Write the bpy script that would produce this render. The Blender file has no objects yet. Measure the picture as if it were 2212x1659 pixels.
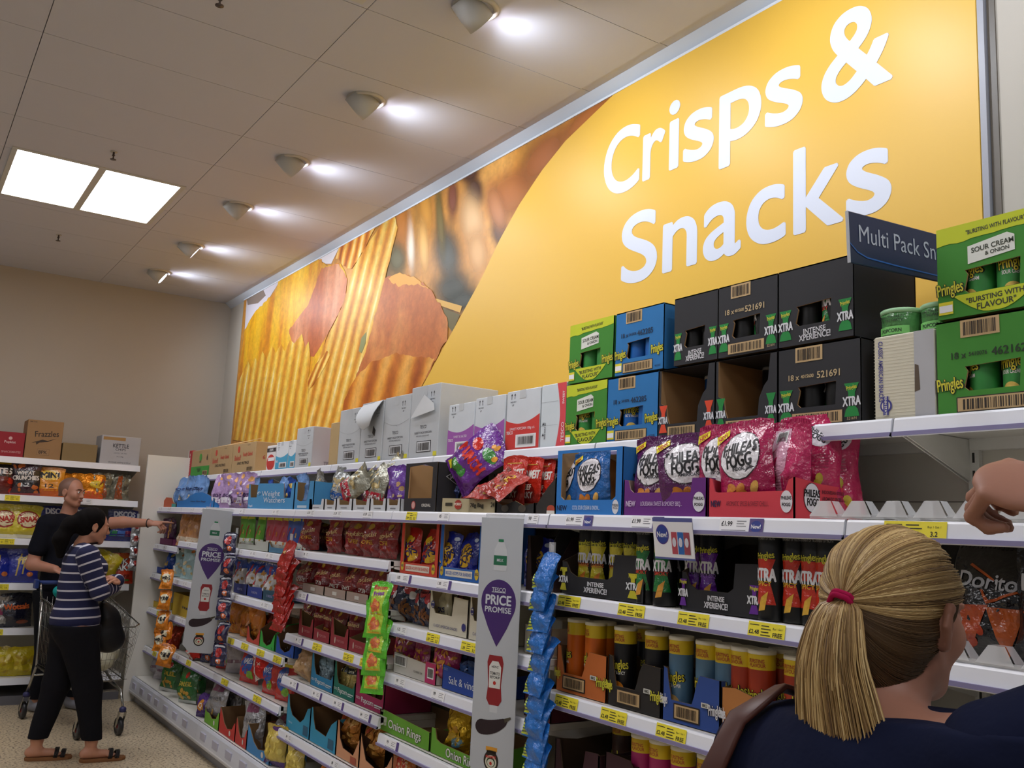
import bpy, math, random
import numpy as np
from mathutils import Vector, Matrix, noise
from mathutils.geometry import tessellate_polygon
PI=math.pi; R=math.radians
SC=bpy.context.scene; COL=SC.collection

# ---------------------------------------------------------------- camera
EYE=Vector((0,0,1.55)); YAW,PITCH,ROLL,FPX=2.55951512,0.156102272,0.0466854893,2018.25
cF=Vector((math.cos(PITCH)*math.cos(YAW),math.cos(PITCH)*math.sin(YAW),math.sin(PITCH)))
_r=Vector((math.sin(YAW),-math.cos(YAW),0)); _u=_r.cross(cF)
cR=math.cos(ROLL)*_r+math.sin(ROLL)*_u; cU=-math.sin(ROLL)*_r+math.cos(ROLL)*_u
cam=bpy.data.objects.new('camera',bpy.data.cameras.new('camera')); COL.objects.link(cam)
cam.matrix_world=Matrix(((cR.x,cU.x,-cF.x,EYE.x),(cR.y,cU.y,-cF.y,EYE.y),(cR.z,cU.z,-cF.z,EYE.z),(0,0,0,1)))
cam.data.sensor_width=36; cam.data.lens=FPX/2212*36; cam.data.clip_start=.05
SC.camera=cam
def ray(px,py): return cF*FPX+cR*(px-1106)-cU*(py-829.5)
def aty(px,py,y): d=ray(px,py); return EYE+d*(y/d.y)
def atx(px,py,x): d=ray(px,py); return EYE+d*(x/d.x)
def atz(px,py,z): d=ray(px,py); return EYE+d*((z-EYE.z)/d.z)

# ---------------------------------------------------------------- light of the shop
SC.view_settings.view_transform='Standard'; SC.view_settings.look='None'; SC.view_settings.gamma=1
SC.view_settings.use_curve_mapping=False; SC.view_settings.exposure=0.1
W=bpy.data.worlds.new('world'); SC.world=W; W.use_nodes=True
W.node_tree.nodes['Background'].inputs[0].default_value=(.96,.97,1,1); W.node_tree.nodes['Background'].inputs[1].default_value=.13
try:
    SC.cycles.max_bounces=6; SC.cycles.diffuse_bounces=3; SC.cycles.glossy_bounces=3; SC.cycles.transmission_bounces=4; SC.cycles.transparent_max_bounces=26
    SC.cycles.sample_clamp_indirect=4; SC.cycles.caustics_reflective=False; SC.cycles.caustics_refractive=False; SC.cycles.use_denoising=True
except Exception: pass
PANEL_EMIT=10.0; SPOT_W=27.0
YW=2.66; ZC=3.67; XF=-9.24

# ---------------------------------------------------------------- helpers
def lin(c): return c/12.92 if c<=.04045 else ((c+.055)/1.055)**2.4
def hexc(h): return tuple(lin(int(h[i:i+2],16)/255) for i in (0,2,4))+(1,)
_M={}
def M(h,kind='print'):
    k=(h,kind)
    if k in _M: return _M[k]
    m=bpy.data.materials.new(kind+'_'+h); m.use_nodes=True; nt=m.node_tree; b=nt.nodes['Principled BSDF']
    b.inputs['Base Color'].default_value=hexc(h); L=nt.links.new
    def N(t,**kw):
        n=nt.nodes.new(t)
        for a,v in kw.items(): setattr(n,a,v)
        return n
    def bump(scale,strength,dist=.002,detail=3,coord='Object'):
        tc=N('ShaderNodeTexCoord'); no=N('ShaderNodeTexNoise'); no.inputs['Scale'].default_value=scale; no.inputs['Detail'].default_value=detail
        bp=N('ShaderNodeBump'); bp.inputs['Strength'].default_value=strength; bp.inputs['Distance'].default_value=dist
        L(tc.outputs[coord],no.inputs['Vector']); L(no.outputs['Fac'],bp.inputs['Height']); L(bp.outputs[0],b.inputs['Normal']); return no
    def vary(scale,amt):
        tc=N('ShaderNodeTexCoord'); no=N('ShaderNodeTexNoise'); no.inputs['Scale'].default_value=scale; no.inputs['Detail'].default_value=4
        hs=N('ShaderNodeHueSaturation'); hs.inputs['Color'].default_value=hexc(h)
        mr=N('ShaderNodeMapRange'); mr.inputs['To Min'].default_value=1-amt; mr.inputs['To Max'].default_value=1+amt
        L(tc.outputs['Object'],no.inputs['Vector']); L(no.outputs['Fac'],mr.inputs['Value']); L(mr.outputs[0],hs.inputs['Value']); L(hs.outputs[0],b.inputs['Base Color'])
    if kind=='film':
        b.inputs['Roughness'].default_value=.2; b.inputs['Specular IOR Level'].default_value=.85; bump(30,.9,.011)
    elif kind=='foil':
        b.inputs['Roughness'].default_value=.25; b.inputs['Metallic'].default_value=.55; bump(34,.95,.012)
    elif kind=='card':
        b.inputs['Roughness'].default_value=.75; vary(9,.07); bump(60,.15,.001)
    elif kind=='paint':
        b.inputs['Roughness'].default_value=.4; vary(3,.03)
    elif kind=='wall':
        b.inputs['Roughness'].default_value=.85; vary(1.2,.03); bump(180,.12,.001)
    elif kind=='chrome':
        b.inputs['Roughness'].default_value=.22; b.inputs['Metallic'].default_value=1
    elif kind=='clear':
        b.inputs['Roughness'].default_value=.12; b.inputs['Alpha'].default_value=.32; b.inputs['Specular IOR Level'].default_value=1
    elif kind=='clear2':
        b.inputs['Roughness'].default_value=.15; b.inputs['Alpha'].default_value=.62; b.inputs['Specular IOR Level'].default_value=1
    elif kind=='cloth':
        b.inputs['Roughness'].default_value=.9; b.inputs['Specular IOR Level'].default_value=.15; bump(25,.35,.01)
    elif kind=='skin':
        b.inputs['Roughness'].default_value=.5; b.inputs['Subsurface Weight'].default_value=.12; b.inputs['Subsurface Radius'].default_value=(.02,.008,.004); vary(14,.08); bump(120,.1,.001)
    elif kind=='tile':
        b.inputs['Roughness'].default_value=.3
    elif kind=='emit':
        b.inputs['Emission Color'].default_value=hexc(h); b.inputs['Emission Strength'].default_value=PANEL_EMIT
    elif kind=='lamp':
        b.inputs['Emission Color'].default_value=hexc(h); b.inputs['Emission Strength'].default_value=25
    elif kind=='vinyl':
        b.inputs['Roughness'].default_value=.42; b.inputs['Specular IOR Level'].default_value=.4
    elif kind=='food':
        b.inputs['Roughness'].default_value=.4; vary(40,.35); bump(60,.6,.004)
    else: b.inputs['Roughness'].default_value=.5
    _M[k]=m; return m
def tag(o,label=None,cat=None,group=None,kind=None):
    if label: o['label']=label
    if cat: o['category']=cat
    if group: o['group']=group
    if kind: o['kind']=kind
    return o
def empty(name,loc=(0,0,0),rz=0,parent=None):
    o=bpy.data.objects.new(name,None); COL.objects.link(o); o.location=loc; o.rotation_euler=(0,0,rz); o.empty_display_size=.05
    if parent: o.parent=parent
    return o
class MB:
    """collects faces, builds ONE mesh"""
    def __init__(s): s.v=[];s.f=[];s.mi=[];s.sm=[];s.mats=[];s.T=None
    def mid(s,m):
        if m not in s.mats: s.mats.append(m)
        return s.mats.index(m)
    def add(s,vs,fs,m,smooth=False):
        o=len(s.v); k=s.mid(m)
        s.v.extend([tuple(s.T@Vector(v)) if s.T is not None else tuple(v) for v in vs])
        for f in fs: s.f.append([i+o for i in f]); s.mi.append(k); s.sm.append(smooth)
        return s
    def box(s,x0,x1,y0,y1,z0,z1,m):
        return s.add([(x0,y0,z0),(x1,y0,z0),(x1,y1,z0),(x0,y1,z0),(x0,y0,z1),(x1,y0,z1),(x1,y1,z1),(x0,y1,z1)],
              [(0,3,2,1),(4,5,6,7),(0,1,5,4),(1,2,6,5),(2,3,7,6),(3,0,4,7)],m)
    def bev(s,x0,x1,y0,y1,z0,z1,m,b=.004):
        # box with chamfered vertical and top edges
        p=[(x0+b,y0),(x1-b,y0),(x1,y0+b),(x1,y1-b),(x1-b,y1),(x0+b,y1),(x0,y1-b),(x0,y0+b)]
        cx,cy=(x0+x1)/2,(y0+y1)/2
        def ins(q,d): return (q[0]+(d if q[0]<cx else -d),q[1]+(d if q[1]<cy else -d))
        rings=[[(*ins(q,b),z0) for q in p],[(*q,z0+b) for q in p],[(*q,z1-b) for q in p],[(*ins(q,b),z1) for q in p]]
        return s.loft(rings,m,cap=True)
    def loft(s,rings,m,cap=False,smooth=False,closed=True):
        n=len(rings[0]); vs=[v for r in rings for v in r]; fs=[]
        for i in range(len(rings)-1):
            for j in range(n if closed else n-1):
                a=i*n+j;b=i*n+(j+1)%n; fs.append((a,b,b+n,a+n))
        if cap: fs.append(tuple(reversed(range(n)))); fs.append(tuple((len(rings)-1)*n+j for j in range(n)))
        return s.add(vs,fs,m,smooth)
    def lathe(s,prof,m,n=20,c=(0,0,0),cap=True,smooth=True):
        return s.loft([[(c[0]+r*math.cos(2*PI*j/n),c[1]+r*math.sin(2*PI*j/n),c[2]+z) for j in range(n)] for r,z in prof],m,cap,smooth)
    def tube(s,pts,r,m,n=8,cap=True,smooth=True):
        pts=[Vector(p) for p in pts]; rs=r if isinstance(r,(list,tuple)) else [r]*len(pts); rings=[];up=None
        for i,p in enumerate(pts):
            t=(pts[min(i+1,len(pts)-1)]-pts[max(i-1,0)]).normalized()
            if up is None: up=Vector((0,0,1)) if abs(t.z)<.9 else Vector((1,0,0))
            a=(up-t*up.dot(t)).normalized(); up=a; b=t.cross(a)
            rings.append([tuple(p+(a*math.cos(2*PI*j/n)+b*math.sin(2*PI*j/n))*rs[i]) for j in range(n)])
        return s.loft(rings,m,cap,smooth)
    def poly(s,S,pts,m,lift=0,holes=(),thick=None):
        """flat polygon in the 2-d coordinates of surface function S"""
        P=[[Vector((a,b,0)) for a,b in pts]]+[[Vector((a,b,0)) for a,b in h] for h in holes]
        allp=[q for r in P for q in r]
        tr=tessellate_polygon(P)
        vs=[S(q.x,q.y,lift) for q in allp]
        fs=[]
        for t in tr:
            a,b,c=[allp[i] for i in t]
            fs.append(tuple(t) if (b-a).cross(c-a).z>0 else tuple(reversed(t)))
        if thick is None and curved(S): return s.fine([(q.x,q.y) for q in allp],fs,S,m,lift)
        s.add(vs,fs,m)
        if thick:
            s.add([S(q.x,q.y,lift-thick) for q in allp],[tuple(reversed(f)) for f in fs],m if not isinstance(thick,tuple) else m)
            o=0
            for r in P:
                n=len(r); s.add([S(q.x,q.y,l) for l in (lift-thick,lift) for q in r],[(j,(j+1)%n,n+(j+1)%n,n+j) for j in range(n)],m)
        return s
    def ell(s,S,cx,cy,rx,ry,m,lift=0,rot=0,n=24,rings=3):
        vs=[S(cx,cy,lift)];fs=[]
        cr,sr=math.cos(rot),math.sin(rot)
        for k in range(1,rings+1):
            for j in range(n):
                a=2*PI*j/n; x=rx*math.cos(a)*k/rings;y=ry*math.sin(a)*k/rings
                vs.append(S(cx+x*cr-y*sr,cy+x*sr+y*cr,lift))
        for j in range(n): fs.append((0,1+j,1+(j+1)%n))
        for k in range(1,rings):
            o=1+(k-1)*n
            for j in range(n): fs.append((o+j,o+n+j,o+n+(j+1)%n,o+(j+1)%n))
        return s.add(vs,fs,m,True)
    def rect(s,S,x0,y0,x1,y1,m,lift=0,nx=1,ny=1):
        vs=[S(x0+(x1-x0)*i/nx,y0+(y1-y0)*j/ny,lift) for j in range(ny+1) for i in range(nx+1)]
        fs=[(j*(nx+1)+i,j*(nx+1)+i+1,(j+1)*(nx+1)+i+1,(j+1)*(nx+1)+i) for j in range(ny) for i in range(nx)]
        return s.add(vs,fs,m,True)
    def text(s,S,t,cx,cy,h,m,lift=0,rot=0,maxw=None,bold=.018,w=None,skew=0):
        big_=h>.016 and bold>.006
        vs,fs,(x0,x1,y0,y1)=glyphs(t,0 if big_ or bold<=.006 else bold)
        k=h/.7; kx=k; W0=(x1-x0)*k
        if w: kx=k*w/W0
        elif maxw and W0>maxw: kx=k*maxw/W0
        cr,sr=math.cos(rot),math.sin(rot); mx=(x0+x1)/2
        out=[]
        for a,b in vs:
            x=(a-mx)*kx; y=(b-.35)*k; x+=y*skew; out.append((cx+x*cr-y*sr,cy+x*sr+y*cr))
        cv=h>.024 and curved(S)
        if big_:     # heavier strokes: the letter shape laid four times, a hair apart
            d_=bold*k*1.1
            for q,(dx,dy) in enumerate(((d_,0),(-d_,0),(0,d_*.8),(0,-d_*.8))):
                o2=[(a+dx*cr-dy*sr,b+dx*sr+dy*cr) for a,b in out]
                if cv: s.fine(o2,fs,S,m,lift+.00006*q,.014)
                else: s.add([S(a,b,lift+.00006*q) for a,b in o2],fs,m)
            return s
        if cv: return s.fine(out,fs,S,m,lift,.014)
        return s.add([S(a,b,lift) for a,b in out],fs,m)
    def fine(s,pts,fs,S,m,lift,mx=.012):
        pts=list(pts); out=[]; st=[tuple(f[:3]) for f in fs]+[(f[0],f[2],f[3]) for f in fs if len(f)==4]; mid={}
        while st:
            t=st.pop(); L=[(pts[t[i]][0]-pts[t[(i+1)%3]][0])**2+(pts[t[i]][1]-pts[t[(i+1)%3]][1])**2 for i in range(3)]; k=L.index(max(L))
            if L[k]<=mx*mx: out.append(t); continue
            a,b,c=t[k],t[(k+1)%3],t[(k+2)%3]; e=(min(a,b),max(a,b))
            if e not in mid: mid[e]=len(pts); pts.append(((pts[a][0]+pts[b][0])/2,(pts[a][1]+pts[b][1])/2))
            q=mid[e]; st+=[(a,q,c),(q,b,c)]
        return s.add([S(a,b,lift) for a,b in pts],out,m)
    def bars(s,S,x0,y0,x1,y1,lift=0,bg='c7a878',fg='2a2018',seed=1):
        if bg: s.rect(S,x0,y0,x1,y1,M(bg,'print'),lift)
        rn=random.Random(seed); x=x0+(x1-x0)*.08; e=x1-(x1-x0)*.08; u=(x1-x0)/60
        while x<e:
            w=u*rn.choice((.5,.8,1.2,1.8)); s.rect(S,x,y0+(y1-y0)*.12,min(x+w,e),y1-(y1-y0)*.12,M(fg,'print'),lift+.0006); x+=w+u*rn.choice((.6,.9,1.5))
        return s
    def mesh(s,name):
        me=bpy.data.meshes.new(name); me.from_pydata(s.v,[],s.f)
        for m in s.mats: me.materials.append(m)
        me.polygons.foreach_set('material_index',s.mi); me.polygons.foreach_set('use_smooth',s.sm); me.update(); return me
    def obj(s,name,parent=None,loc=(0,0,0),rz=0):
        o=bpy.data.objects.new(name,s.mesh(name)); COL.objects.link(o); o.location=loc; o.rotation_euler=(0,0,rz)
        if parent: o.parent=parent
        return o
def curved(S):
    a,b,c=[Vector(S(x,.05,0)) for x in (-.03,0,.03)]
    return (a+c-b*2).length>1e-5
_G={}
def glyphs(t,bold=.018,res=3):
    k=(t,bold,res)
    if k in _G: return _G[k]
    cu=bpy.data.curves.new('g','FONT'); cu.body=t; cu.offset=bold; cu.resolution_u=res; cu.fill_mode='FRONT'
    ob=bpy.data.objects.new('g',cu); COL.objects.link(ob); dg=bpy.context.evaluated_depsgraph_get(); dg.update()
    me=bpy.data.meshes.new_from_object(ob.evaluated_get(dg))
    vs=[(v.co.x,v.co.y) for v in me.vertices]
    fs=[]
    for p in me.polygons:
        f=tuple(p.vertices); a,b,c=[Vector((*vs[i],0)) for i in f[:3]]
        fs.append(f if (b-a).cross(c-a).z>=0 else tuple(reversed(f)))
    bpy.data.objects.remove(ob); bpy.data.curves.remove(cu); bpy.data.meshes.remove(me)
    xs=[v[0] for v in vs] or [0,1]; ys=[v[1] for v in vs] or [0,1]
    _G[k]=(vs,fs,(min(xs),max(xs),min(ys),max(ys))); return _G[k]
def plane(o,ux,uy):
    o=Vector(o);ux=Vector(ux);uy=Vector(uy);n=ux.cross(uy).normalized()
    return lambda a,b,l=0: tuple(o+ux*a+uy*b+n*l)
ORD=['first','second','third','fourth','fifth','sixth','seventh','eighth','ninth','tenth','eleventh','twelfth']
# ================================================================ the room
mW=M('beb6aa','wall'); mCeil=M('cecfda','wall'); mWhite=M('e8e6e0','paint'); mRail=M('eceef4','tile')
def struct(mb,name): return tag(mb.obj(name),kind='structure')
# floor: speckled beige terrazzo
fm=bpy.data.materials.new('terrazzo'); fm.use_nodes=True; nt=fm.node_tree; b=nt.nodes['Principled BSDF']; b.inputs['Roughness'].default_value=.38
tc=nt.nodes.new('ShaderNodeTexCoord'); cr=nt.nodes.new('ShaderNodeValToRGB'); vo=nt.nodes.new('ShaderNodeTexVoronoi'); vo.inputs['Scale'].default_value=46
no=nt.nodes.new('ShaderNodeTexNoise'); no.inputs['Scale'].default_value=60; no.inputs['Detail'].default_value=6
nt.links.new(tc.outputs['Object'],vo.inputs['Vector']); nt.links.new(tc.outputs['Object'],no.inputs['Vector'])
cr.color_ramp.elements[0].position=.36; cr.color_ramp.elements[0].color=hexc('6b5a48'); cr.color_ramp.elements[1].position=.47; cr.color_ramp.elements[1].color=hexc('cdbb9c')
e=cr.color_ramp.elements.new(.8); e.color=hexc('d8caae')
mx=nt.nodes.new('ShaderNodeMix'); mx.data_type='RGBA'; mx.blend_type='MULTIPLY'; mx.inputs[0].default_value=.8
r2=nt.nodes.new('ShaderNodeValToRGB'); r2.color_ramp.elements[0].color=hexc('6d5c4c'); r2.color_ramp.elements[0].position=.05; r2.color_ramp.elements[1].position=.2
nt.links.new(no.outputs['Fac'],cr.inputs[0]); nt.links.new(vo.outputs['Distance'],r2.inputs[0]); nt.links.new(cr.outputs[0],mx.inputs[6]); nt.links.new(r2.outputs[0],mx.inputs[7]); nt.links.new(mx.outputs[2],b.inputs['Base Color'])
struct(MB().box(XF-.1,4,-6,YW+.1,-.1,0,fm),'floor')
# ceiling: tiles with fine joints
mb=MB(); mb.box(XF-.1,4,-6,YW+.1,ZC+.03,ZC+.1,M('a39c94','wall'))
xs=[-2.84-.547*k for k in range(-13,14)]; ys=[2.55,1.42,.335,-.75,-1.84,-2.93,-4.0,-5.1,-6.2]
PAN=[(-7.09+3.73*i,-7.09+3.73*i+1.02,.375+j*-3.25,1.385+j*-3.25) for i in range(3) for j in range(2)]
def cut(x0,x1,y0,y1):
    g=.004
    segs=[(x0,x1,y0,y1)]
    for (a,b_,c,d) in PAN:
        out=[]
        for (p,q,r,s_) in segs:
            if q<=a or p>=b_ or s_<=c or r>=d: out.append((p,q,r,s_)); continue
            if p<a: out.append((p,a,r,s_))
            if q>b_: out.append((b_,q,r,s_))
            pp,qq=max(p,a),min(q,b_)
            if r<c: out.append((pp,qq,r,c))
            if s_>d: out.append((pp,qq,d,s_))
        segs=out
    return segs
for i in range(len(xs)-1):
    for j in range(len(ys)-1):
        x1,x0=xs[i],xs[i+1]; y1,y0=ys[j],ys[j+1]
        x0=max(x0,XF)
        if x1<=x0: continue
        for (p,q,r,s_) in cut(x0+.0018,x1-.0018,y0+.0018,y1-.0018): mb.box(p,q,r,s_,ZC,ZC+.03,mCeil)
for i in range(len(xs)-1): mb.box(max(xs[i+1],XF)+.002,xs[i]-.002,2.553,YW,ZC+.004,ZC+.03,mCeil)
struct(mb,'ceiling')
struct(MB().box(XF-.1,XF,-6,YW+.1,0,ZC,mW),'wall_far')
mb=MB(); mb.box(XF,4,YW,YW+.1,0,ZC,mW); struct(mb,'wall_mural')
# coving between the mural wall and the ceiling tiles
mb=MB(); mb.loft([[(XF,2.60,ZC+.003),(XF,YW,ZC-.045),(XF,YW,ZC+.003)],[(3,2.60,ZC+.003),(3,YW,ZC-.045),(3,YW,ZC+.003)]],M('c9d0da','paint'),cap=True); struct(mb,'trim_1')
# vertical metal joint right of the mural
mb=MB(); mb.box(-1.478,-1.458,YW-.02,YW,1.9,ZC-.05,M('9a9aa2','paint')); mb.box(-1.455,-1.430,YW-.006,YW,1.9,ZC-.05,M('5c5348','paint')); struct(mb,'trim_2')

# ---- ceiling light panels
for k,(x0,x1,y0,y1) in enumerate(PAN):
    t=empty('ceiling_light',((x0+x1)/2,(y0+y1)/2,ZC)); a,b_=(x1-x0)/2,(y1-y0)/2
    mb=MB()
    for (p,q,r,s_) in ((-a,a,-b_,-b_+.03),(-a,a,b_-.03,b_),(-a,-a+.03,-b_+.03,b_-.03),(a-.03,a,-b_+.03,b_-.03),(-a+.03,a-.03,-.022,.022)): mb.box(p,q,r,s_,-.006,.03,M('cfcfc8','paint'))
    mb.obj('frame',t)
    for sg in (-1,1):
        MB().box(-a+.03,a-.03,min(sg*.022,sg*(b_-.03)),max(sg*.022,sg*(b_-.03)),.004,.012,M('fdfbff','emit')).obj('diffuser',t)
    lab=['square twin-panel ceiling light glowing white near the far wall','square twin-panel ceiling light out over the far aisle','twin-panel ceiling light cut off by the top edge of the photo','twin-panel ceiling light over the middle of the aisle','twin-panel ceiling light above the camera','twin-panel ceiling light behind the camera'][k]
    tag(t,lab,'ceiling light','square ceiling light panels')
# ---- adjustable spotlights in the ceiling
SPX=[-8.44,-7.41,-6.21,-5.18,-4.16,-3.10,-2.06,-1.02,.02]
def hood(mb,m):
    mb.T=Matrix.Translation((0,.034,-.058))@Matrix.Rotation(R(54),4,'X')
    mb.lathe([(.0,.13),(.058,.13),(.062,.06),(.060,0),(.056,0),(.056,.012),(.045,.03),(0,.035)],m,28,cap=False)
for k,x in enumerate(SPX):
    t=empty('ceiling_spotlight',(x,1.775,ZC),R([-14,-6,0,4,2,4,0,3,-2][k]))
    MB().lathe([(.098,.0),(.098,-.006),(.09,-.012),(.074,-.008),(.074,.0)],M('c9c4bc','paint'),32,cap=False).obj('trim_ring',t)
    mb=MB(); hood(mb,M('c4c6c6','paint')); mb.obj('hood',t)
    mb=MB(); mb.T=Matrix.Translation((0,.034,-.058))@Matrix.Rotation(R(54),4,'X'); mb.lathe([(.0,.004),(.050,.004),(.055,.008)],M('f4f0ff','lamp'),20,cap=False); mb.obj('lamp_glass',t)
    tag(t,['white adjustable ceiling spotlight nearest the far wall, its lens showing bright','second white ceiling spotlight from the far wall, a sliver of bright lens showing','third white ceiling spotlight from the far wall','fourth white ceiling spotlight from the far wall','fifth white ceiling spotlight from the far wall','large white ceiling spotlight near the top edge of the photo','white ceiling spotlight in front of the big yellow lettering','white ceiling spotlight near the right end of the mural','white ceiling spotlight right of the mural end'][k],'spotlight','ceiling spotlights aimed at the mural')
    ld=bpy.data.lights.new('spot_lamp','SPOT'); ld.energy=SPOT_W; ld.spot_size=R(150); ld.spot_blend=1.0; ld.shadow_soft_size=.035; ld.color=(.84,.91,1.0)
    lo=bpy.data.objects.new('spot_lamp',ld); COL.objects.link(lo); lo.parent=t; lo.location=(0,.042,-.064); lo.rotation_euler=(R(54),0,0)
# ---- sprinklers
for px,py in ((245,338),(126,515),(475,3)):
    p=atz(px,py,ZC-.03); t=empty('ceiling_sprinkler',(p.x,p.y,ZC))
    MB().lathe([(.02,0),(.02,-.004)],M('c9c4bc','paint'),14).obj('rosette',t)
    mb=MB(); mb.lathe([(.006,0),(.006,-.02),(.01,-.024),(.004,-.03),(.004,-.045),(.018,-.048),(.018,-.05)],M('4a3d38','paint'),12); mb.obj('nozzle',t)
    tag(t,{245:'small dark sprinkler head beside the near edge of the light panel',126:'small dark sprinkler head between the light panel and the far wall',475:'small dark sprinkler head at the top edge of the photo'}[px],'sprinkler')

# ================================================================ the mural
def wallS(x,z,l=0): return (x,YW-.012-l,z)
def wp(px,py):
    p=aty(px,py,YW-.012); return (p.x,p.z)
MX0,MX1,MZ0,MZ1=-8.78,-1.482,1.6,ZC-.05
def yel():
    return M('e3a41e','vinyl')
def chipmat(name,cols,scale,ang,dist=1.5,blend=None,wave=True,prof='SIN',detail=2,nscale=2.2,stretch=1):
    m=bpy.data.materials.new(name); m.use_nodes=True; nt=m.node_tree; b=nt.nodes['Principled BSDF']; b.inputs['Roughness'].default_value=.42; b.inputs['Specular IOR Level'].default_value=.4
    tc=nt.nodes.new('ShaderNodeTexCoord'); mp=nt.nodes.new('ShaderNodeMapping'); mp.inputs['Rotation'].default_value=(0,ang,0); mp.inputs['Scale'].default_value=(1,1,1.0/stretch)
    nt.links.new(tc.outputs['Object'],mp.inputs['Vector'])
    cr=nt.nodes.new('ShaderNodeValToRGB'); el=cr.color_ramp.elements
    while len(el)>1: el.remove(el[-1])
    for i,(p,c) in enumerate(cols):
        if i==0: el[0].position=p; el[0].color=hexc(c)
        else: q=el.new(p); q.color=hexc(c)
    no=nt.nodes.new('ShaderNodeTexNoise'); no.inputs['Scale'].default_value=nscale; no.inputs['Detail'].default_value=detail+2; nt.links.new(mp.outputs[0],no.inputs['Vector'])
    if wave:
        wv=nt.nodes.new('ShaderNodeTexWave'); wv.wave_profile=prof; wv.bands_direction='X'; wv.inputs['Scale'].default_value=scale; wv.inputs['Distortion'].default_value=dist; wv.inputs['Detail'].default_value=4; wv.inputs['Detail Scale'].default_value=2.2
        nt.links.new(mp.outputs[0],wv.inputs['Vector']); 
        mx=nt.nodes.new('ShaderNodeMix'); mx.data_type='FLOAT'; mx.inputs[0].default_value=.45
        nt.links.new(wv.outputs['Fac'],mx.inputs[2]); nt.links.new(no.outputs['Fac'],mx.inputs[3]); nt.links.new(mx.outputs[0],cr.inputs[0])
    else: nt.links.new(no.outputs['Fac'],cr.inputs[0])
    n2=nt.nodes.new('ShaderNodeTexNoise'); n2.inputs['Scale'].default_value=14; n2.inputs['Detail'].default_value=8; n2.inputs['Roughness'].default_value=.7; nt.links.new(tc.outputs['Object'],n2.inputs['Vector'])
    mr=nt.nodes.new('ShaderNodeMapRange'); mr.inputs['From Min'].default_value=.3; mr.inputs['From Max'].default_value=.7; mr.inputs['To Min'].default_value=.74; mr.inputs['To Max'].default_value=1.2; nt.links.new(n2.outputs['Fac'],mr.inputs['Value'])
    hs=nt.nodes.new('ShaderNodeHueSaturation'); nt.links.new(mr.outputs[0],hs.inputs['Value']); nt.links.new(cr.outputs[0],hs.inputs['Color']); nt.links.new(hs.outputs[0],b.inputs['Base Color']); return m
mural=empty('wall_mural_panel',(0,0,0))
tag(mural,'huge wall mural of golden ridged crisps and a yellow field with white lettering','mural')
mb=MB(); mb.box(MX0,MX1,YW-.012,YW-.001,MZ0,MZ1,M('e4b444','vinyl')); mb.obj('yellow_board',mural)
mb=MB(); mb.box(MX0,MX1,YW-.02,YW-.001,MZ1,MZ1+.012,M('d8dce2','paint')); mb.obj('edge_strip',mural)
def Z2(x,y): return (500+x*.41591,160+y*.41591)   # from the enlarged view to photo pixels
def blob(pts,mat,lift,conv=Z2,jag=0,seed=0):
    P=[wp(*conv(*p)) for p in pts]
    if jag:
        rn=random.Random(seed); Q=[]
        for i in range(len(P)):
            a=Vector(P[i]);b=Vector(P[(i+1)%len(P)]); n=max(1,int((b-a).length/.035)); 
            for k in range(n):
                q=a.lerp(b,k/n); Q.append((q.x+rn.uniform(-jag,jag),q.y+rn.uniform(-jag,jag)))
        P=Q
    P=[(min(max(x,MX0),MX1),min(max(z,MZ0),MZ1)) for x,z in P]
    return P
art=MB()
# photograph field, bounded by the arc on the right
arc=[(2110,0),(1990,110),(1880,215),(1740,350),(1620,500),(1500,680),(1400,860),(1300,1070),(1190,1270),(1080,1470),(960,1690),(820,1950)]
field=[(20,2300)]+[(20,1900),(30,1600),(62,1150),(84,1130)]
F=[(MX0,MZ0),(MX0,MZ1)]+[(wp(*Z2(*arc[0]))[0]+.12,MZ1)]+[wp(*Z2(*p)) for p in arc]
F=F[:3]+[p for p in F[3:] if p[1]<MZ1]+[(F[-1][0]-.35,MZ0)]
art.poly(wallS,F[::-1],chipmat('crisps_blur',[(.25,'4a4230'),(.4,'8a6428'),(.5,'c98a3a'),(.62,'e0a454'),(.75,'f2cf96')],1,R(-12),wave=False,nscale=1.5,detail=1,stretch=5),.001)
def add(pts,mat,lift,jag=0,seed=0):
    P=blob(pts,mat,lift,jag=jag,seed=seed)
    art.poly(wallS,P[::-1],mat,lift)
soft=lambda h:M(h,'vinyl')
# out-of-focus patches of the printed photograph
_soft=[]
def softb(cx,cy,rx,ry,rot,h): _soft.append((cx,cy,rx,ry,rot,h))
for q in [(1150,1120,120,110,.3,'3c4236'),(1120,930,75,170,.15,'44483c'),(1200,1180,120,60,.3,'3a4034'),(1265,600,50,90,.2,'4c2a24'),(1240,520,60,40,.6,'5a3424'),(1250,760,70,170,.12,'f2c48a'),(1280,930,60,130,.1,'eeb878'),(930,880,22,150,.05,'fff2da'),(880,760,50,170,.05,'c87c2c'),(1010,700,40,150,.1,'d8983a'),(1000,900,30,160,.05,'f0b860'),(1085,760,24,200,.08,'7c6a34'),(1450,620,160,120,.9,'b87038'),(1620,430,200,90,.9,'a8602c'),(1850,230,220,60,.75,'b4682c'),(1400,830,50,90,.3,'5c4030'),(1150,640,30,120,0,'8c4c34'),(1380,700,50,150,.25,'c8824c'),(860,960,50,80,0,'6a6440')]: softb(*q)
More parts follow.
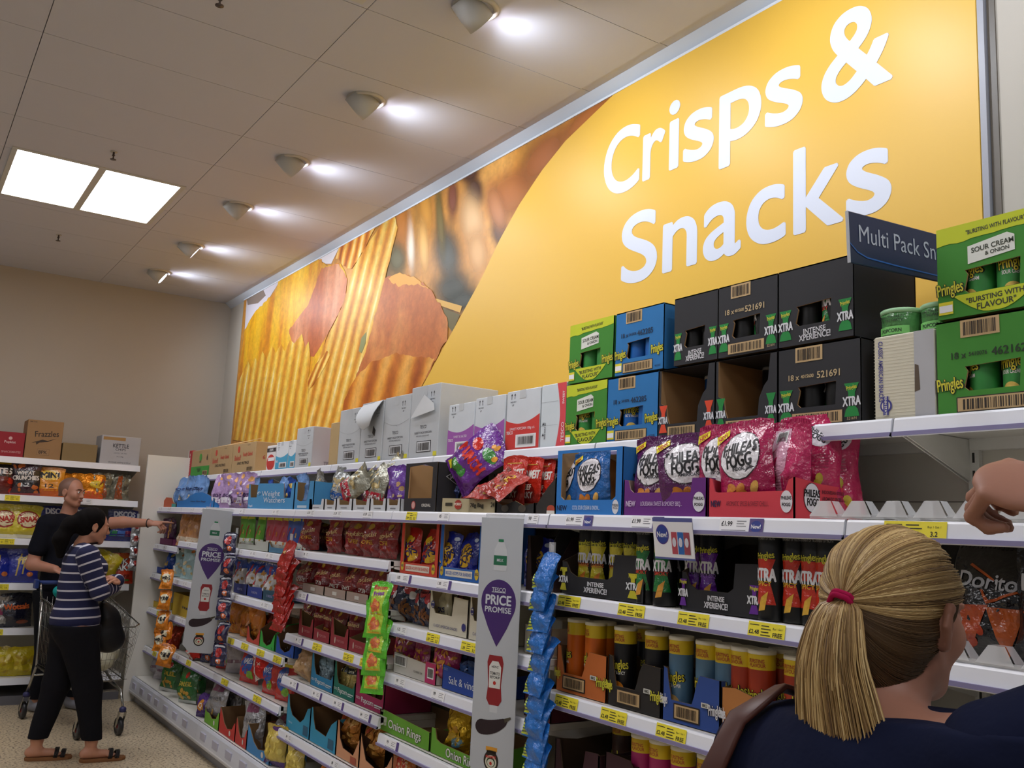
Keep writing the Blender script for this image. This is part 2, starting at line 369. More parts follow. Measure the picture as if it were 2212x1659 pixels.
def build_soft():
    vs=[];fs=[];al=[];mi=[];mats=[]
    for n_,(cx,cy,rx,ry,rot,h) in enumerate(_soft):
        m=bpy.data.materials.get('blur_'+h)
        if not m:
            m=bpy.data.materials.new('blur_'+h); m.use_nodes=True; nt=m.node_tree; b=nt.nodes['Principled BSDF']; b.inputs['Base Color'].default_value=hexc(h); b.inputs['Roughness'].default_value=.42
            at=nt.nodes.new('ShaderNodeAttribute'); at.attribute_name='soft'; mr=nt.nodes.new('ShaderNodeMapRange'); mr.interpolation_type='SMOOTHERSTEP'; mr.inputs['To Max'].default_value=.9
            nt.links.new(at.outputs['Fac'],mr.inputs['Value']); nt.links.new(mr.outputs[0],b.inputs['Alpha'])
        if m not in mats: mats.append(m)
        c=Vector(wp(*Z2(cx,cy))); ax=Vector(wp(*Z2(cx+math.cos(rot)*rx*1.5,cy-math.sin(rot)*rx*1.5)))-c; ay=Vector(wp(*Z2(cx+math.sin(rot)*ry*1.5,cy+math.cos(rot)*ry*1.5)))-c
        o=len(vs); vs.append(wallS(c.x,c.y,.0016+n_*.00008)); al.append(1); N_=28
        for j in range(N_):
            q=c+ax*math.cos(2*PI*j/N_)+ay*math.sin(2*PI*j/N_); f=1.0
            if q.y>MZ1: f=max(0,(MZ1-c.y)/(q.y-c.y)) if c.y<MZ1 else 0
            q=c+(q-c)*f; vs.append(wallS(q.x,q.y,.0016+n_*.00008)); al.append(1-f)
        for j in range(N_): fs.append((o,o+1+(j+1)%N_,o+1+j)); mi.append(mats.index(m))
    me=bpy.data.meshes.new('printed_blur'); me.from_pydata(vs,[],fs)
    for m in mats: me.materials.append(m)
    me.polygons.foreach_set('material_index',mi); a_=me.attributes.new('soft','FLOAT','POINT'); a_.data.foreach_set('value',al)
    o=bpy.data.objects.new('printed_blur',me); COL.objects.link(o); o.parent=mural
build_soft()
add([(455,955),(470,860),(600,800),(560,900),(520,985),(490,985)],soft('e6dfe2'),.003)
add([(84,1135),(250,1020),(250,1080),(200,1160),(120,1260),(70,1330)],soft('d9d2da'),.003)
add([(84,1135),(170,1095),(180,1150),(140,1190),(86,1200)],soft('8c7b70'),.0032)
add([(1060,1165),(1200,1205),(1190,1240),(1080,1200)],soft('d8a850'),.0034); add([(1100,1215),(1190,1250),(1150,1340),(1120,1300)],soft('6c6038'),.0033)
big=chipmat('crisp_left',[(.25,'b8620e'),(.42,'d98c18'),(.55,'e8b01c'),(.68,'eebc38'),(.8,'f4d078')],1,R(38),wave=False,nscale=5,detail=5,stretch=6)
add([(15,1760),(40,1560),(70,1330),(120,1240),(230,1130),(250,1060),(370,985),(455,950),(500,1000),(560,980),(600,1040),(590,1150),(520,1300),(450,1500),(420,1760)],big,.004,.012,1)
pink=chipmat('crisp_rose',[(.25,'b05426'),(.45,'c46c38'),(.6,'d4885a'),(.8,'e8b48c')],1,R(35),wave=False,nscale=4,detail=4,stretch=5)
add([(470,1010),(560,985),(605,1060),(590,1180),(520,1320),(430,1470),(330,1440),(300,1330),(400,1200)],pink,.0045,.006,2)
back=chipmat('crisp_back',[(.2,'a85410'),(.45,'d88422'),(.7,'f0b650'),(.9,'ffe6a8')],2.2,R(-20),dist=1.5)
add([(545,960),(560,900),(640,830),(760,770),(700,900),(620,1020)],back,.0048,.01,3)
tall=chipmat('crisp_tall',[(.15,'c0741c'),(.35,'d8942c'),(.5,'e2a940'),(.75,'ecc25c'),(.9,'faeab0')],2.0,R(-24),dist=.5,prof='SIN',nscale=3)
add([(855,735),(865,800),(830,950),(800,1060),(760,1220),(720,1400),(640,1960),(380,1960),(400,1600),(480,1420),(580,1200),(640,1000),(700,900),(790,770)],tall,.005,.006,4)
rose2=chipmat('crisp_front_rose',[(.25,'a04e20'),(.42,'b86630'),(.58,'c4743a'),(.75,'d28c4a'),(.95,'ecbc78')],.5,R(60),wave=False,nscale=4,detail=6,stretch=2.2)
add([(800,1065),(880,1038),(960,1060),(1030,1120),(1090,1190),(1130,1290),(1120,1380),(1060,1500),(960,1690),(600,1700),(700,1450),(740,1290)],rose2,.0055,.012,5)
add([(810,1062),(880,1036),(960,1060),(1030,1120),(1000,1110),(940,1090),(870,1100)],soft('e0a040'),.0058,.012,6)
low=chipmat('crisp_low',[(.15,'a04a10'),(.4,'c87420'),(.6,'dd9434'),(.8,'e6a850')],1.0,R(-24),dist=.8,nscale=3)
add([(590,1690),(640,1590),(720,1500),(860,1450),(960,1470),(1060,1480),(960,1700),(820,1960),(560,1960)],low,.006,.008,7)
front=chipmat('crisp_front',[(.12,'c87c1c'),(.35,'dd9c2c'),(.55,'e8b43c'),(.75,'efc650'),(.9,'fbeeb8')],1.75,R(-13),dist=.35,nscale=3)
fr=[(10,1900),(40,1600),(75,1520),(90,1490),(105,1530),(125,1470),(140,1500),(165,1440),(185,1480),(215,1410),(235,1450),(260,1400),(280,1440),(310,1380),(330,1400),(370,1350),(385,1420),(405,1390),(415,1480),(405,1560),(400,1760),(390,1960)]
add(fr,front,.0065)
small=chipmat('crisp_small',[(.2,'b05c10'),(.5,'dd9a2e'),(.85,'f8d878')],3.5,R(-45),dist=.5)
add([(400,1590),(440,1510),(500,1440),(520,1460),(480,1540),(430,1610),(405,1640)],small,.0068,.008,9)
add([(665,1440),(680,1370),(705,1340),(700,1400),(680,1450)],soft('8c8c58'),.007)
art.obj('printed_crisps',mural)
ya=[wp(*Z2(*p)) for p in arc]; ya=[p for p in ya if p[1]<MZ1]
tx=wp(*Z2(*arc[0]))[0]+.12
MB().poly(wallS,[(tx,MZ1)]+ya+[(ya[-1][0]-.35,MZ0),(MX1,MZ0),(MX1,MZ1)],M('e4b444','vinyl'),.0075).obj('yellow_field',mural)
# big white lettering
L=MB(); wl=M('dadeea','vinyl')
def big_letter(ch,x0,x1,z0,z1,bold=.026):
    vs,fs,(a,b_,c,d)=glyphs(ch,0,12); dx_=bold*.32; x0+=dx_;x1-=dx_;z0+=dx_*.9;z1-=dx_*.9
    for q in range(10):
        ox,oz=(dx_*math.cos(q*PI/5),dx_*.9*math.sin(q*PI/5))
        L.add([wallS(x0+(x-a)/(b_-a)*(x1-x0)+ox,z0+(z-c)/(d-c)*(z1-z0)+oz,.0085+.00005*q) for x,z in vs],fs,wl)
for ch,x0,x1,z0,z1 in [('C',-3.305,-3.05,3.105,3.425),('r',-3.03,-2.885,3.117,3.338),('i',-2.862,-2.795,3.115,3.43),('s',-2.772,-2.594,3.11,3.335),('p',-2.565,-2.343,3.03,3.345),('s',-2.325,-2.145,3.11,3.335),('&',-2.062,-1.772,3.105,3.44),
    ('S',-3.16,-2.92,2.658,2.985),('n',-2.887,-2.68,2.663,2.885),('a',-2.647,-2.443,2.655,2.893),('c',-2.416,-2.224,2.66,2.887),('k',-2.19,-1.972,2.662,2.99),('s',-1.962,-1.785,2.66,2.89)]: big_letter(ch,x0,x1,z0,z1)
L.obj('white_lettering',mural)
# ================================================================ shelving along the mural wall
mSh=M('e9e6dd','paint'); mBk=M('d9d3c4','paint'); mLip=M('eceef2','paint'); mPur=M('8a84ac','print')
def ticket(mb,S,cx,w,kind,price,seed=0):
    """a price ticket on the rail; S in rail coordinates (x along, y up from the rail bottom)"""
    h=.042; x0,x1=cx-w/2,cx+w/2
    if kind=='y':
        mb.rect(S,x0,-.004,x1,h,M('f2e23a','print'),.0012); d=M('2a2a20','print')
        mb.text(S,price,x0+w*.17,.016,.011,d,.0018,maxw=w*.28)
        for k in range(4): mb.rect(S,x0+w*.36,.008+k*.008,x0+w*(.62-.05*(k%2)),.0105+k*.008,d,.0018)
        mb.rect(S,x0+w*.04,.033,x0+w*.3,.035,d,.0018); mb.text(S,'FREE' if 'F' in kind or price.startswith('£2') else '3.2',x0+w*.81,.013,.011,d,.0018,maxw=w*.3)
        mb.text(S,'Buy 1 Get 1',x0+w*.81,.029,.005,d,.0018,maxw=w*.32,bold=0)
    else:
        mb.rect(S,x0,-.003,x1,h-.001,M('f4f4f6','print'),.0012); d=M('26262c','print')
        mb.text(S,price,x0+w*.25,.026,.013,d,.0018,maxw=w*.4)
        for k in range(3): mb.rect(S,x0+w*.58,.018+k*.007,x0+w*(.9-.07*(k%2)),.020+k*.007,M('8a8a92','print'),.0018)
        mb.rect(S,x0+w*.08,.006,x0+w*.9,.008,M('8a8a92','print'),.0018)
        if kind=='n':
            mb.rect(S,x1,-.003,x1+.05,h-.001,M('5d4f86','print'),.0012); mb.ell(S,x1+.025,.019,.02,.016,M('31418f','print'),.0018); mb.text(S,'New!',x1+.025,.019,.011,M('f4f4f6','print'),.0024,maxw=.034)
        if kind=='l':
            mb.rect(S,x1,-.003,x1+.022,h-.001,M('5a4788','print'),.0012)
def shelf(unit,x0,x1,yf,z,yb=2.55,rail=True,tks=(),brk=True,thick=.022,lab=None):
    mb=MB(); mb.box(x0+.002,x1-.002,yf,yb,z-thick,z,mSh); mb.box(x0+.002,x1-.002,yf,yf+.015,z-.03,z,mSh)
    mb.box(x0+.01,x1-.01,yb-.03,yb,z-.055,z-thick,mSh)
    s=mb.obj('shelf',unit)
    if rail:
        # price rail: slightly tilted channel
        mb=MB(); a=x0+.004;b_=x1-.004
        prof=[(yf+.002,z+.003),(yf-.006,z+.002),(yf-.010,z-.004),(yf-.016,z-.040),(yf-.022,z-.046),(yf-.018,z-.050),(yf+.002,z-.046)]
        mb.loft([[(a,y,zz) for y,zz in prof],[(b_,y,zz) for y,zz in prof]],mRail,cap=True)
        mb.box(a,b_,yf-.0225,yf-.010,z-.0475,z-.0365,mPur)
        mb.obj('price_rail',s)
    if tks:
        o=Vector((0,yf-.0168,z-.041)); up=Vector((0,.0062,.0365)).normalized()
        S=plane(o,(1,0,0),up)
        for t in tks:
            mb=MB(); ticket(mb,S,*t); mb.obj('price_ticket',s)
    if brk:
        for xx in (x0+.004,x1-.008):
            mb=MB(); mb.loft([[(xx,yf+.02,z-.024),(xx,yf+.02,z-.034),(xx,yb,z-.15),(xx,yb,z-.024)],[(xx+.004,yf+.02,z-.024),(xx+.004,yf+.02,z-.034),(xx+.004,yb,z-.15),(xx+.004,yb,z-.024)]],mSh,cap=True); mb.obj('bracket',s)
    return s
def upright(unit,x,z0,z1,y):
    mb=MB(); mb.box(x-.016,x+.016,y-.018,y,z0,z1,mSh)
    z=z0+.1
    while z<z1-.05: mb.box(x-.0035,x+.0035,y-.0186,y-.017,z,z+.028,M('2c2822','print')); z+=.05
    mb.obj('upright',unit)
def tk(px,py,y,w=.085,kind='w',price='99'):
    return (aty(px,py,y).x,w,kind,price)
YS=2.0; YT=2.2
BAYS=[ # x0,x1, label, shelves [(z, tickets)]
 (-.24+.75,-.24,'x',[]),
]
J=[.52,-.24,-1.49,-2.74,-3.99,-5.24,-6.49,-7.74,-8.5]
LV=[[1.31,1.0,.69,.38],[1.31,1.0,.69,.38],[1.34,1.01,.69,.38],[1.335,1.11,.89,.62,.37],[1.385,1.16,.92,.685,.405],[1.35,1.057,.78,.515],[1.35,1.057,.78,.515],[1.30,1.056,.77,.45]]
UL=['white shelving bay at the right edge of the photo','white shelving bay behind the blonde woman, its second shelf empty','white shelving bay with the black and orange crisp tubes','white shelving bay behind the nearer price banner','white shelving bay of dark red snack bags left of the green clip strip','white shelving bay between the price banners','white shelving bay behind the farther price banner','narrow white shelving bay beside the white end panel']
def T(j,z):
    y=YS-.016; o=[]
    if j==1:
        if z>1.5: o=[(-.36,.17,'y','£1.98'),(-1.3,.16,'y','£1.98')]
    if j==2:
        if z>1.5: o=[tk(1240,1122,y,.10,'n','£1.99'),tk(1385,1127,y,.10,'n','£1.99'),tk(1585,1135,y,.11,'n','£1.99')]
        elif z>1.2: o=[tk(q,r,y,.125,'y','£2.48') for q,r in ((1228,1300),(1362,1325),(1496,1345),(1654,1375))]
        elif z>.9: o=[tk(q,r,y,.125,'y','£2.48') for q,r in ((1222,1515),(1324,1545),(1448,1582),(1600,1620))]
    if j==3:
        if z>1.5: o=[tk(888,1112,y,.10,'y','2 for'),tk(957,1112,y,.10,'w','85'),tk(1150,1118,y,.07,'w','99')]
        elif z>1.3: o=[tk(868,1246,y,.13,'l','1.85'),tk(955,1258,y,.10,'l','1.85')]
        elif z>1.0: o=[tk(866,1362,y,.10,'w','1.35'),tk(934,1378,y,.11,'y','1.59'),tk(1012,1395,y,.12,'y','1.59')]
        elif z>.8: o=[tk(862,1483,y,.10,'w','99'),tk(944,1512,y,.11,'w','99')]
        elif z>.5: o=[tk(843,1597,y,.11,'l','99')]
    if j==4:
        if z>1.5: o=[tk(q,1112,y,.11,'w','£1.59') for q in (670,728,793)]
        elif z>1.1 and z<1.3: o=[tk(652,1288,y,.12,'l','1.25')]
        elif z>1.3: o=[tk(660,1194,y,.08,'w','99')]
        elif z>.8: o=[tk(643,1386,y,.1,'l','99'),tk(684,1396,y,.12,'y','1.59'),tk(752,1412,y,.12,'y','1.59'),tk(787,1422,y,.1,'y','1.59')]
        elif z>.6: o=[tk(632,1474,y,.11,'l','84'),tk(682,1493,y,.11,'l','84'),tk(728,1514,y,.11,'l','84'),tk(785,1545,y,.11,'l','84')]
        else: o=[tk(622,1592,y,.1,'w','84'),tk(722,1640,y,.1,'w','84')]
    if j==5:
        if z>1.5: o=[tk(523,1104,y,.13,'w','£1'),tk(595,1108,y,.13,'w','£1')]
        elif z>1.3: o=[tk(518,1192,y,.12,'w','£1'),tk(545,1195,y,.12,'w','£1'),tk(581,1200,y,.14,'w','£1')]
        elif z>1: o=[tk(509,1289,y,.12,'w','£1'),tk(570,1305,y,.14,'w','£1')]
        elif z>.7: o=[tk(q,r,y,.13,'y','£1') for q,r in ((498,1383),(528,1393),(562,1407),(598,1422))]
        else: o=[tk(q,r,y,.14,'y','£1') for q,r in ((484,1478),(554,1515))]
    if j in (6,7):
        x=(J[j]+J[j+1])/2; o=[(x,.12,'y' if z<1.2 else 'w','£1'),(x-.3,.12,'w','£1')]
    return o
for j in range(8):
    x1,x0=J[j],J[j+1]
    u=empty('shelving_bay',((x0+x1)/2,2.3,0)); tag(u,UL[j],'shelving','gondola shelving along the mural wall'); u.location=(0,0,0)
    MB().box(x0+.001,x1-.001,2.555,2.575,.05,1.87,mBk).obj('back_panel',u)
    mb=MB(); 
    for zz in (.6,1.0,1.42,1.69): mb.box(x0+.02,x1-.02,2.5535,2.5555,zz,zz+.003,M('6c665a','print'))
    mb.obj('panel_joint',u)
    upright(u,x0+.018,.15,1.86,2.553)
    # plinth and base deck
    mb=MB(); mb.box(x0+.001,x1-.001,1.95,2.55,.0,.07,M('8a8a90','paint')); mb.obj('plinth',u)
    s=shelf(u,x0,x1,1.93,.20,2.55,rail=False,brk=False,thick=.03)
    mb=MB(); prof=[(1.932,.205),(1.924,.203),(1.915,.19),(1.905,.13),(1.90,.09),(1.905,.075),(1.93,.07)]
    mb.loft([[(x0+.002,y,z) for y,z in prof],[(x1-.002,y,z) for y,z in prof]],M('d0d3dc','paint'),cap=True)
    mb.box(x0+.002,x1-.002,1.9035,1.911,.108,.114,M('9a9cae','print')); mb.box(x0+.002,x1-.002,1.9005,1.9065,.095,.1,M('f0f0f4','paint'))
    q=x0+.1
    while q<x1-.1:
        mb.box(q,q+.11,1.9015,1.912,.122,.168,M('b9b9c9','print')); q+=.27
    mb.obj('price_rail',s)
    shelf(u,x0,x1,YS,1.615,tks=T(j,1.615))
    shelf(u,x0,x1,YT,1.89,2.56,rail=True,tks=([(-2.85,.1,'w','')] if False else ()))
    for z in LV[j]: shelf(u,x0,x1,YS,z,tks=T(j,z))
# clear plastic risers with trapezoid teeth on the emptied shelves
def riser(px0,x1,y,z,labs):
    t=empty('shelf_divider_strip',(0,0,0)); mb=MB(); x=px0
    mb.box(px0,x1,y,y+.002,z+.001,z+.012,M('eef2f6','clear'))
    while x<x1-.05:
        S=lambda a,b,l=0,x=x: (x+a,y-.002-l,z+b)
        mb.poly(S,[(0,.006),(.085,.006),(.066,.045),(.030,.045)],M('fafcff','clear2'),0)
        T0=[(x,y+.003,z+.01),(x+.085,y+.003,z+.01),(x+.066,y+.003,z+.045),(x+.03,y+.003,z+.045)]
        T1=[(x+.02,y+.05,z+.002),(x+.085,y+.05,z+.002),(x+.066,y+.03,z+.045),(x+.03,y+.03,z+.045)]
        mb.loft([T0,T1],M('fafcff','clear2'),cap=False)
        x+=.098
    mb.obj('clear_teeth',t); tag(t,labs,'shelf divider'); return t
riser(-1.60,.1,1.992,1.618,'clear plastic toothed strip along the empty shelf above the blonde woman')
riser(-1.30,.1,1.992,1.0+.0,'clear plastic toothed strip on the shelf under the black tortilla bags')
# white end panel in the corner
t=MB(); t.box(-8.53,-8.505,1.86,2.55,0,2.06,mSh); e_=t.obj('end_panel'); tag(e_,'tall white end panel standing in the corner where the two shelf runs meet','panel')
# ================================================================ boxes on the top shelf
def carton(name,w,d,h,mat,draw=None,side=None,label='',cat='box',loc=(0,0,0),rz=0,group=None,window=None,inside='b08a5c',open_top=False,flap=None,th=.005,tear=None):
    """closed carton; front face looks to -y; draw(mb,S) prints on the front"""
    mb=MB(); x0,x1=-w/2,w/2
    if window is None and not open_top:
        mb.bev(x0,x1,0,d,0,h,mat,.003)
        mb.box(-.0015+0,.0015,.006,d-.006,h-.001,h+.0005,M('6b5a40','print'))
    else:
        S=lambda a,b,l=0:(a,-l,b)
        holes=[window] if window else ()
        mb.poly(S,[(x0,0),(x1,0),(x1,h),(x0,h)],mat,0,holes=holes)
        mb.poly(lambda a,b,l=0:(a,th,b),[(x1,0),(x0,0),(x0,h),(x1,h)],M(inside,'card'),0,holes=[tuple(reversed(window))] if window else ())
        if window:
            n=len(window); mb.add([(a,y,b) for y in (0,th) for a,b in window],[(j,(j+1)%n,n+(j+1)%n,n+j) for j in range(n)],M(inside,'card'))
        mb.box(x0,x0+th,th,d,0,h,mat); mb.box(x1-th,x1,th,d,0,h,mat); mb.box(x0,x1,d-th,d,0,h,mat)
        mb.box(x0+th,x0+th+.001,th,d-th,0,h,M(inside,'card')); mb.box(x1-th-.001,x1-th,th,d-th,0,h,M(inside,'card')); mb.box(x0+th,x1-th,d-th-.001,d-th,0,h,M(inside,'card'))
        mb.box(x0+th,x1-th,th,d-th,0,.004,M(inside,'card'))
        if not open_top: mb.box(x0,x1,0,d,h-.004,h,mat)
    F=lambda a,b,l=0:(a,-.0008-l,b)
    if draw: draw(mb,F,w,h)
    if side: side(mb,lambda a,b,l=0:(x1+.0008+l,a,b),d,h)
    o=mb.obj(name,None,loc,rz)
    if flap: 
        fb=MB(); flap(fb,w,d,h,mat); fb.obj('flap',o)
    tag(o,label,cat,group); return o
def fit(l0,l1,top,bot,y):
    """front face from photo corner positions on the plane y"""
    a=aty(l0[0],l0[1],y); b=aty(l1[0],l1[1],y); return a.x,b.x
def pr(h,k='print'): return M(h,k)
ZT=1.8905; YB=2.215
def place(pxl,pxr,py,z0,h,y=YB,gap=.003):
    a=aty(pxl,py,y).x; b=aty(pxr,py,y).x
    return (a+b)/2,b-a-gap
# --- far end: small printed boxes
def d_up(mb,F,x,y,s=1,c='33333a'):
    for k in (-1,1): 
        mb.rect(F,x+k*.012*s-.0015,y,x+k*.012*s+.0015,y+.018*s,pr(c)); mb.poly(F,[(x+k*.012*s-.006*s,y+.016*s),(x+k*.012*s+.006*s,y+.016*s),(x+k*.012*s,y+.026*s)],pr(c))
    mb.text(F,'THIS WAY',x,y-.012*s,.007*s,pr(c),bold=.01,maxw=.05*s); mb.text(F,'UP',x,y-.026*s,.008*s,pr(c),bold=.01)
x,w=place(404,411,1016,ZT,0)
def dr(mb,F,w,h): mb.rect(F,-w/2,0,-w*.25,h,pr('e8e2dc')); mb.text(F,'MULTIPACK',w*.1,h*.5,.03,pr('f0e0d8'),.0005,rot=PI/2,maxw=h*.8)
carton('carton',w,.3,.235,M('b8323a','card'),dr,label='narrow red and white carton at the far left end of the top shelf',loc=(x,YB,ZT))
def kraft(txt,col,green=False):
    def dr(mb,F,w,h):
        if green: mb.rect(F,-w/2,0.002,w/2,h*.38,pr('3f9c3a','card'),0); mb.text(F,'VEGETABLE',-.03,h*.28,.018,pr('205020'),.0006,maxw=w*.6); mb.text(F,'CRISPS',-.03,h*.2,.018,pr('205020'),.0006); mb.ell(F,0,h*.72,.04,.032,pr('4aa63e')); mb.text(F,'NEW',0,h*.55,.018,pr('5a5a40'),.0006); mb.text(F,'6',w*.36,h*.7,.05,pr('303028'),.0006)
        else:
            mb.ell(F,-w*.22,h*.8,.028,.026,pr('c8483a')); mb.text(F,'Baked!',-w*.25,h*.52,.04,pr('c8483a'),maxw=w*.36); mb.text(F,'Ready Salted',w*.18,h*.62,.03,pr('c8483a'),maxw=w*.4); mb.text(F,'6 PACK MULTIPACK',0,h*.33,.022,pr('3a3228'),maxw=w*.7)
            mb.text(F,'Ready Salted',w*.2,h*.92,.009,pr('3a3228'),bold=.0)
        mb.bars(F,w*.16,.01,w*.42,.045,0.0008,bg='b99a6c')
    return dr
for k,(a,b_,py,h,g,lab) in enumerate([(412,451,1018,.225,True,'brown cardboard carton with a green printed label on the top shelf'),(452,498,1018,.225,False,'brown six pack carton with a raised open flap'),(499.5,549,1014,.225,False,'brown six pack carton at the right of its pair, lid closed')]):
    x,w=place(a,b_,py,ZT,0)
    fl=None
    if k==1:
        def fl(fb,w,d,h,mat): fb.add([(-w/2,.0,h),(w/2,0,h),(w/2+.04,.22,h+.07),(-w/2+.0,.22,h+.06),(-w/2,.0,h+.004),(w/2,0,h+.004),(w/2+.04,.22,h+.074),(-w/2,.22,h+.064)],[(0,3,2,1),(4,5,6,7),(0,1,5,4),(2,3,7,6),(1,2,6,5),(3,0,4,7)],M('c9a878','card'))
    carton('carton',w,.32,h,M('b89a6e','card'),kraft('',0,g),side=(lambda mb,S,d,h:mb.text(S,'6 PACK',d*.4,h*.5,.03,pr('a8483a'))) if k==2 else None,label=lab,loc=(x,YB,ZT),flap=fl,group='cardboard cartons on the top shelf')
x,w=place(574,593,1012,ZT,0)
def dr(mb,F,w,h): mb.rect(F,-w/2,h*.74,w/2,h*.9,pr('3a3438')); mb.text(F,'CRISPS',0,h*.82,.018,pr('f0f0f0'),.0006,maxw=w*.8); mb.ell(F,0,h*.32,w*.46,h*.32,pr('cc3a34')); mb.rect(F,-w*.3,h*.38,w*.4,h*.52,pr('f0f0f0'),.0006)
carton('carton',w,.3,.175,M('e8e4e2','card'),dr,label='small white carton with a large red round print and black band',loc=(x,YB,ZT))
def wave_dr(col,txt='',bar=True,up=True,sub='POPCORN'):
    def dr(mb,F,w,h):
        n=14; top=[(-w/2+w*i/n,h*(.44+.10*abs(2*(i/n-.42))**1.8)) for i in range(n+1)]
        mb.poly(F,[(-w/2,.001),(w/2,.001)]+top[::-1],pr(col,'card'),0)
        mb.text(F,txt,0,h*.36,.011,pr('f4eef2'),.0006,maxw=w*.8,bold=.005)
        if bar: mb.rect(F,-w*.18,.012,w*.42,h*.26,pr('f0f0f0'),.0006); mb.bars(F,-w*.14,h*.075,w*.38,h*.24,.001,bg='d8d8d8',seed=3)
        if up: d_up(mb,F,w*.0 if w<.1 else -w*.3,h*.86)
        if w>.13: mb.text(F,'TESCO',-w*.37,h*.3,.013,pr('f4eef2'),.0006,maxw=w*.2)
        mb.rect(F,-w*.1,h*.86,w*.08,h*.999,pr('c8ccce'),.0003)
    return dr
for k,(a,b_) in enumerate([(594,620),(621,636)]):
    x,w=place(a,b_,1009,ZT,0); carton('carton',w,.3,.19,M('e2e6ea','card'),wave_dr('4aa6cc'),label=['pale carton with a light blue wave print, left of a matching narrower one','narrow pale carton with a light blue wave print against the taller grey carton'][k],loc=(x,YB,ZT))
def tesco(mb,F,w,h,torn=0):
    d_up(mb,F,w*.25,h*.83,1.1)
    mb.text(F,'TESCO',-w*.02,h*.43,.016,pr('4a4a52'),bold=.01,maxw=w*.3); mb.text(F,'VARIETY PACK POPCORN',-w*.02,h*.35,.011,pr('4a4a52'),bold=.008,maxw=w*.6); mb.text(F,'POPCORN SHARING PACK',-w*.02,h*.305,.008,pr('4a4a52'),bold=.003,maxw=w*.62)
    mb.rect(F,-w*.22,h*.08,w*.28,h*.235,pr('2a2a2e')); mb.bars(F,-w*.2,h*.09,w*.26,h*.225,.0006,bg='d8dadc',seed=5)
    mb.rect(F,w*.36,.008,w*.48,.03,pr('e6dc3a')); mb.rect(F,-w*.1,h*.86,w*.06,h*.998,pr('c2c6c9'),.0003)
    if torn==0: 
        pts=[(w*(i/10-.5),h*(.62-.08*math.sin(PI*i/10))) for i in range(11)]
        for i in range(10): 
            (a,b_),(c,d)=pts[i],pts[i+1]; mb.add([F(a,b_,.0004),F(c,d,.0004),F(c,d+.0012,.0004),F(a,b_+.0012,.0004)],[(0,1,2,3)],pr('8a8e92'))
mGrey=M('c3c7ca','card')
x,w=place(636.5,671.5,1004,ZT,0)
carton('carton',w,.33,.262,mGrey,tesco,side=lambda mb,S,d,h:(mb.text(S,'TESCO',d*.4,.03,.022,pr('6a6a72')),mb.text(S,'VARIETY',d*.6,h*.85,.02,pr('6a6a72'))),label='tall pale grey carton standing between brown cartons and a red box end',loc=(x,YB,ZT),group='pale grey popcorn cartons')
x,w=place(697,708,996,ZT,0); carton('carton',w,.3,.24,M('b83038','card'),None,label='thin red carton wedged between grey and brown cartons',loc=(x,YB+.05,ZT))
x,w=place(709,728,997,ZT,0); carton('carton',w,.2,.26,M('c0a474','card'),None,label='plain brown carton just left of the row of tall grey cartons',loc=(x,YB,ZT))
carton('carton',.2,.1,.33,M('b8966a','card'),None,label='taller plain brown carton behind, against the mural',loc=(x-.0,YB+.21,ZT))
hs=[.325,.34,.345,.37]
def fl2(fb,w,d,h,mat):
    # torn front flap curling outwards
    rows=[]
    for i in range(9):
        f=i/8; wd=w*.48*math.sqrt(max(0,1-(f*.92)**2.2)); y=-.004-.05*math.sin(f*PI*.7); z=h*.97-h*.42*f
        rows.append([(-wd+.01,y,z),(0,y-.006,z-.012*f),(wd,y,z+.01)])
    fb.loft(rows,M('d6dadd','card'),closed=False,smooth=True); fb.loft([[(a,b+.003,c) for a,b,c in r] for r in rows],M('b9bcbe','card'),closed=False,smooth=True)
def fl3(fb,w,d,h,mat):
    fb.poly(lambda a,b,l=0:(a,-.012-.03*max(0,(b-h*.55)/h),b),[(-w*.42,h*.56),(w*.42,h*.63),(w*.40,h*.72),(w*.08,h*.86),(-w*.2,h*.7)],M('e6eaee','card'),0)
for k,(a,b_) in enumerate([(728.5,775),(775.5,822.5),(824,880),(881,943.5)]):
    x,w=place(a,b_,990,ZT,0)
    carton('carton',w,.34,hs[k],mGrey,(lambda mb,F,w,h,k=k: (tesco(mb,F,w,h,1 if k in(1,3) else 0), mb.poly(F,[(w*.05,h*.48),(w*.16,h*.42),(w*.2,h*.52),(w*.08,h*.6)] ,pr('1c1815'),.001) if k==1 else None)),label=['first of four tall grey cartons from the left, next to a plain brown one','second tall grey carton, its front torn and hanging out as a round flap','third tall grey carton, uncut front, between two torn ones','tallest grey carton at the right end, torn white paper across its front'][k],loc=(x,YB,ZT),flap={1:fl2,3:fl3}.get(k),group='pale grey popcorn cartons')
for k,(a,b_,c,h,t) in enumerate([(965,1021,'a45cb0',.245,'SWEET & SALTED'),(1022,1087,'a45cb0',.255,'SWEET & SALTED POPCORN'),(1090,1163,'d23a34',.26,'SWEET POPCORN 100g x 6')]):
    x,w=place(a,b_,975,ZT,0); carton('carton',w,.34,h,M('d4dadf','card'),wave_dr(c,t),label=['white carton with a purple wave print, the left one of two','white carton with a purple wave print next to the red one','white carton with a bright red wave print and barcode'][k],loc=(x,YB,ZT),group='wave printed popcorn cartons')
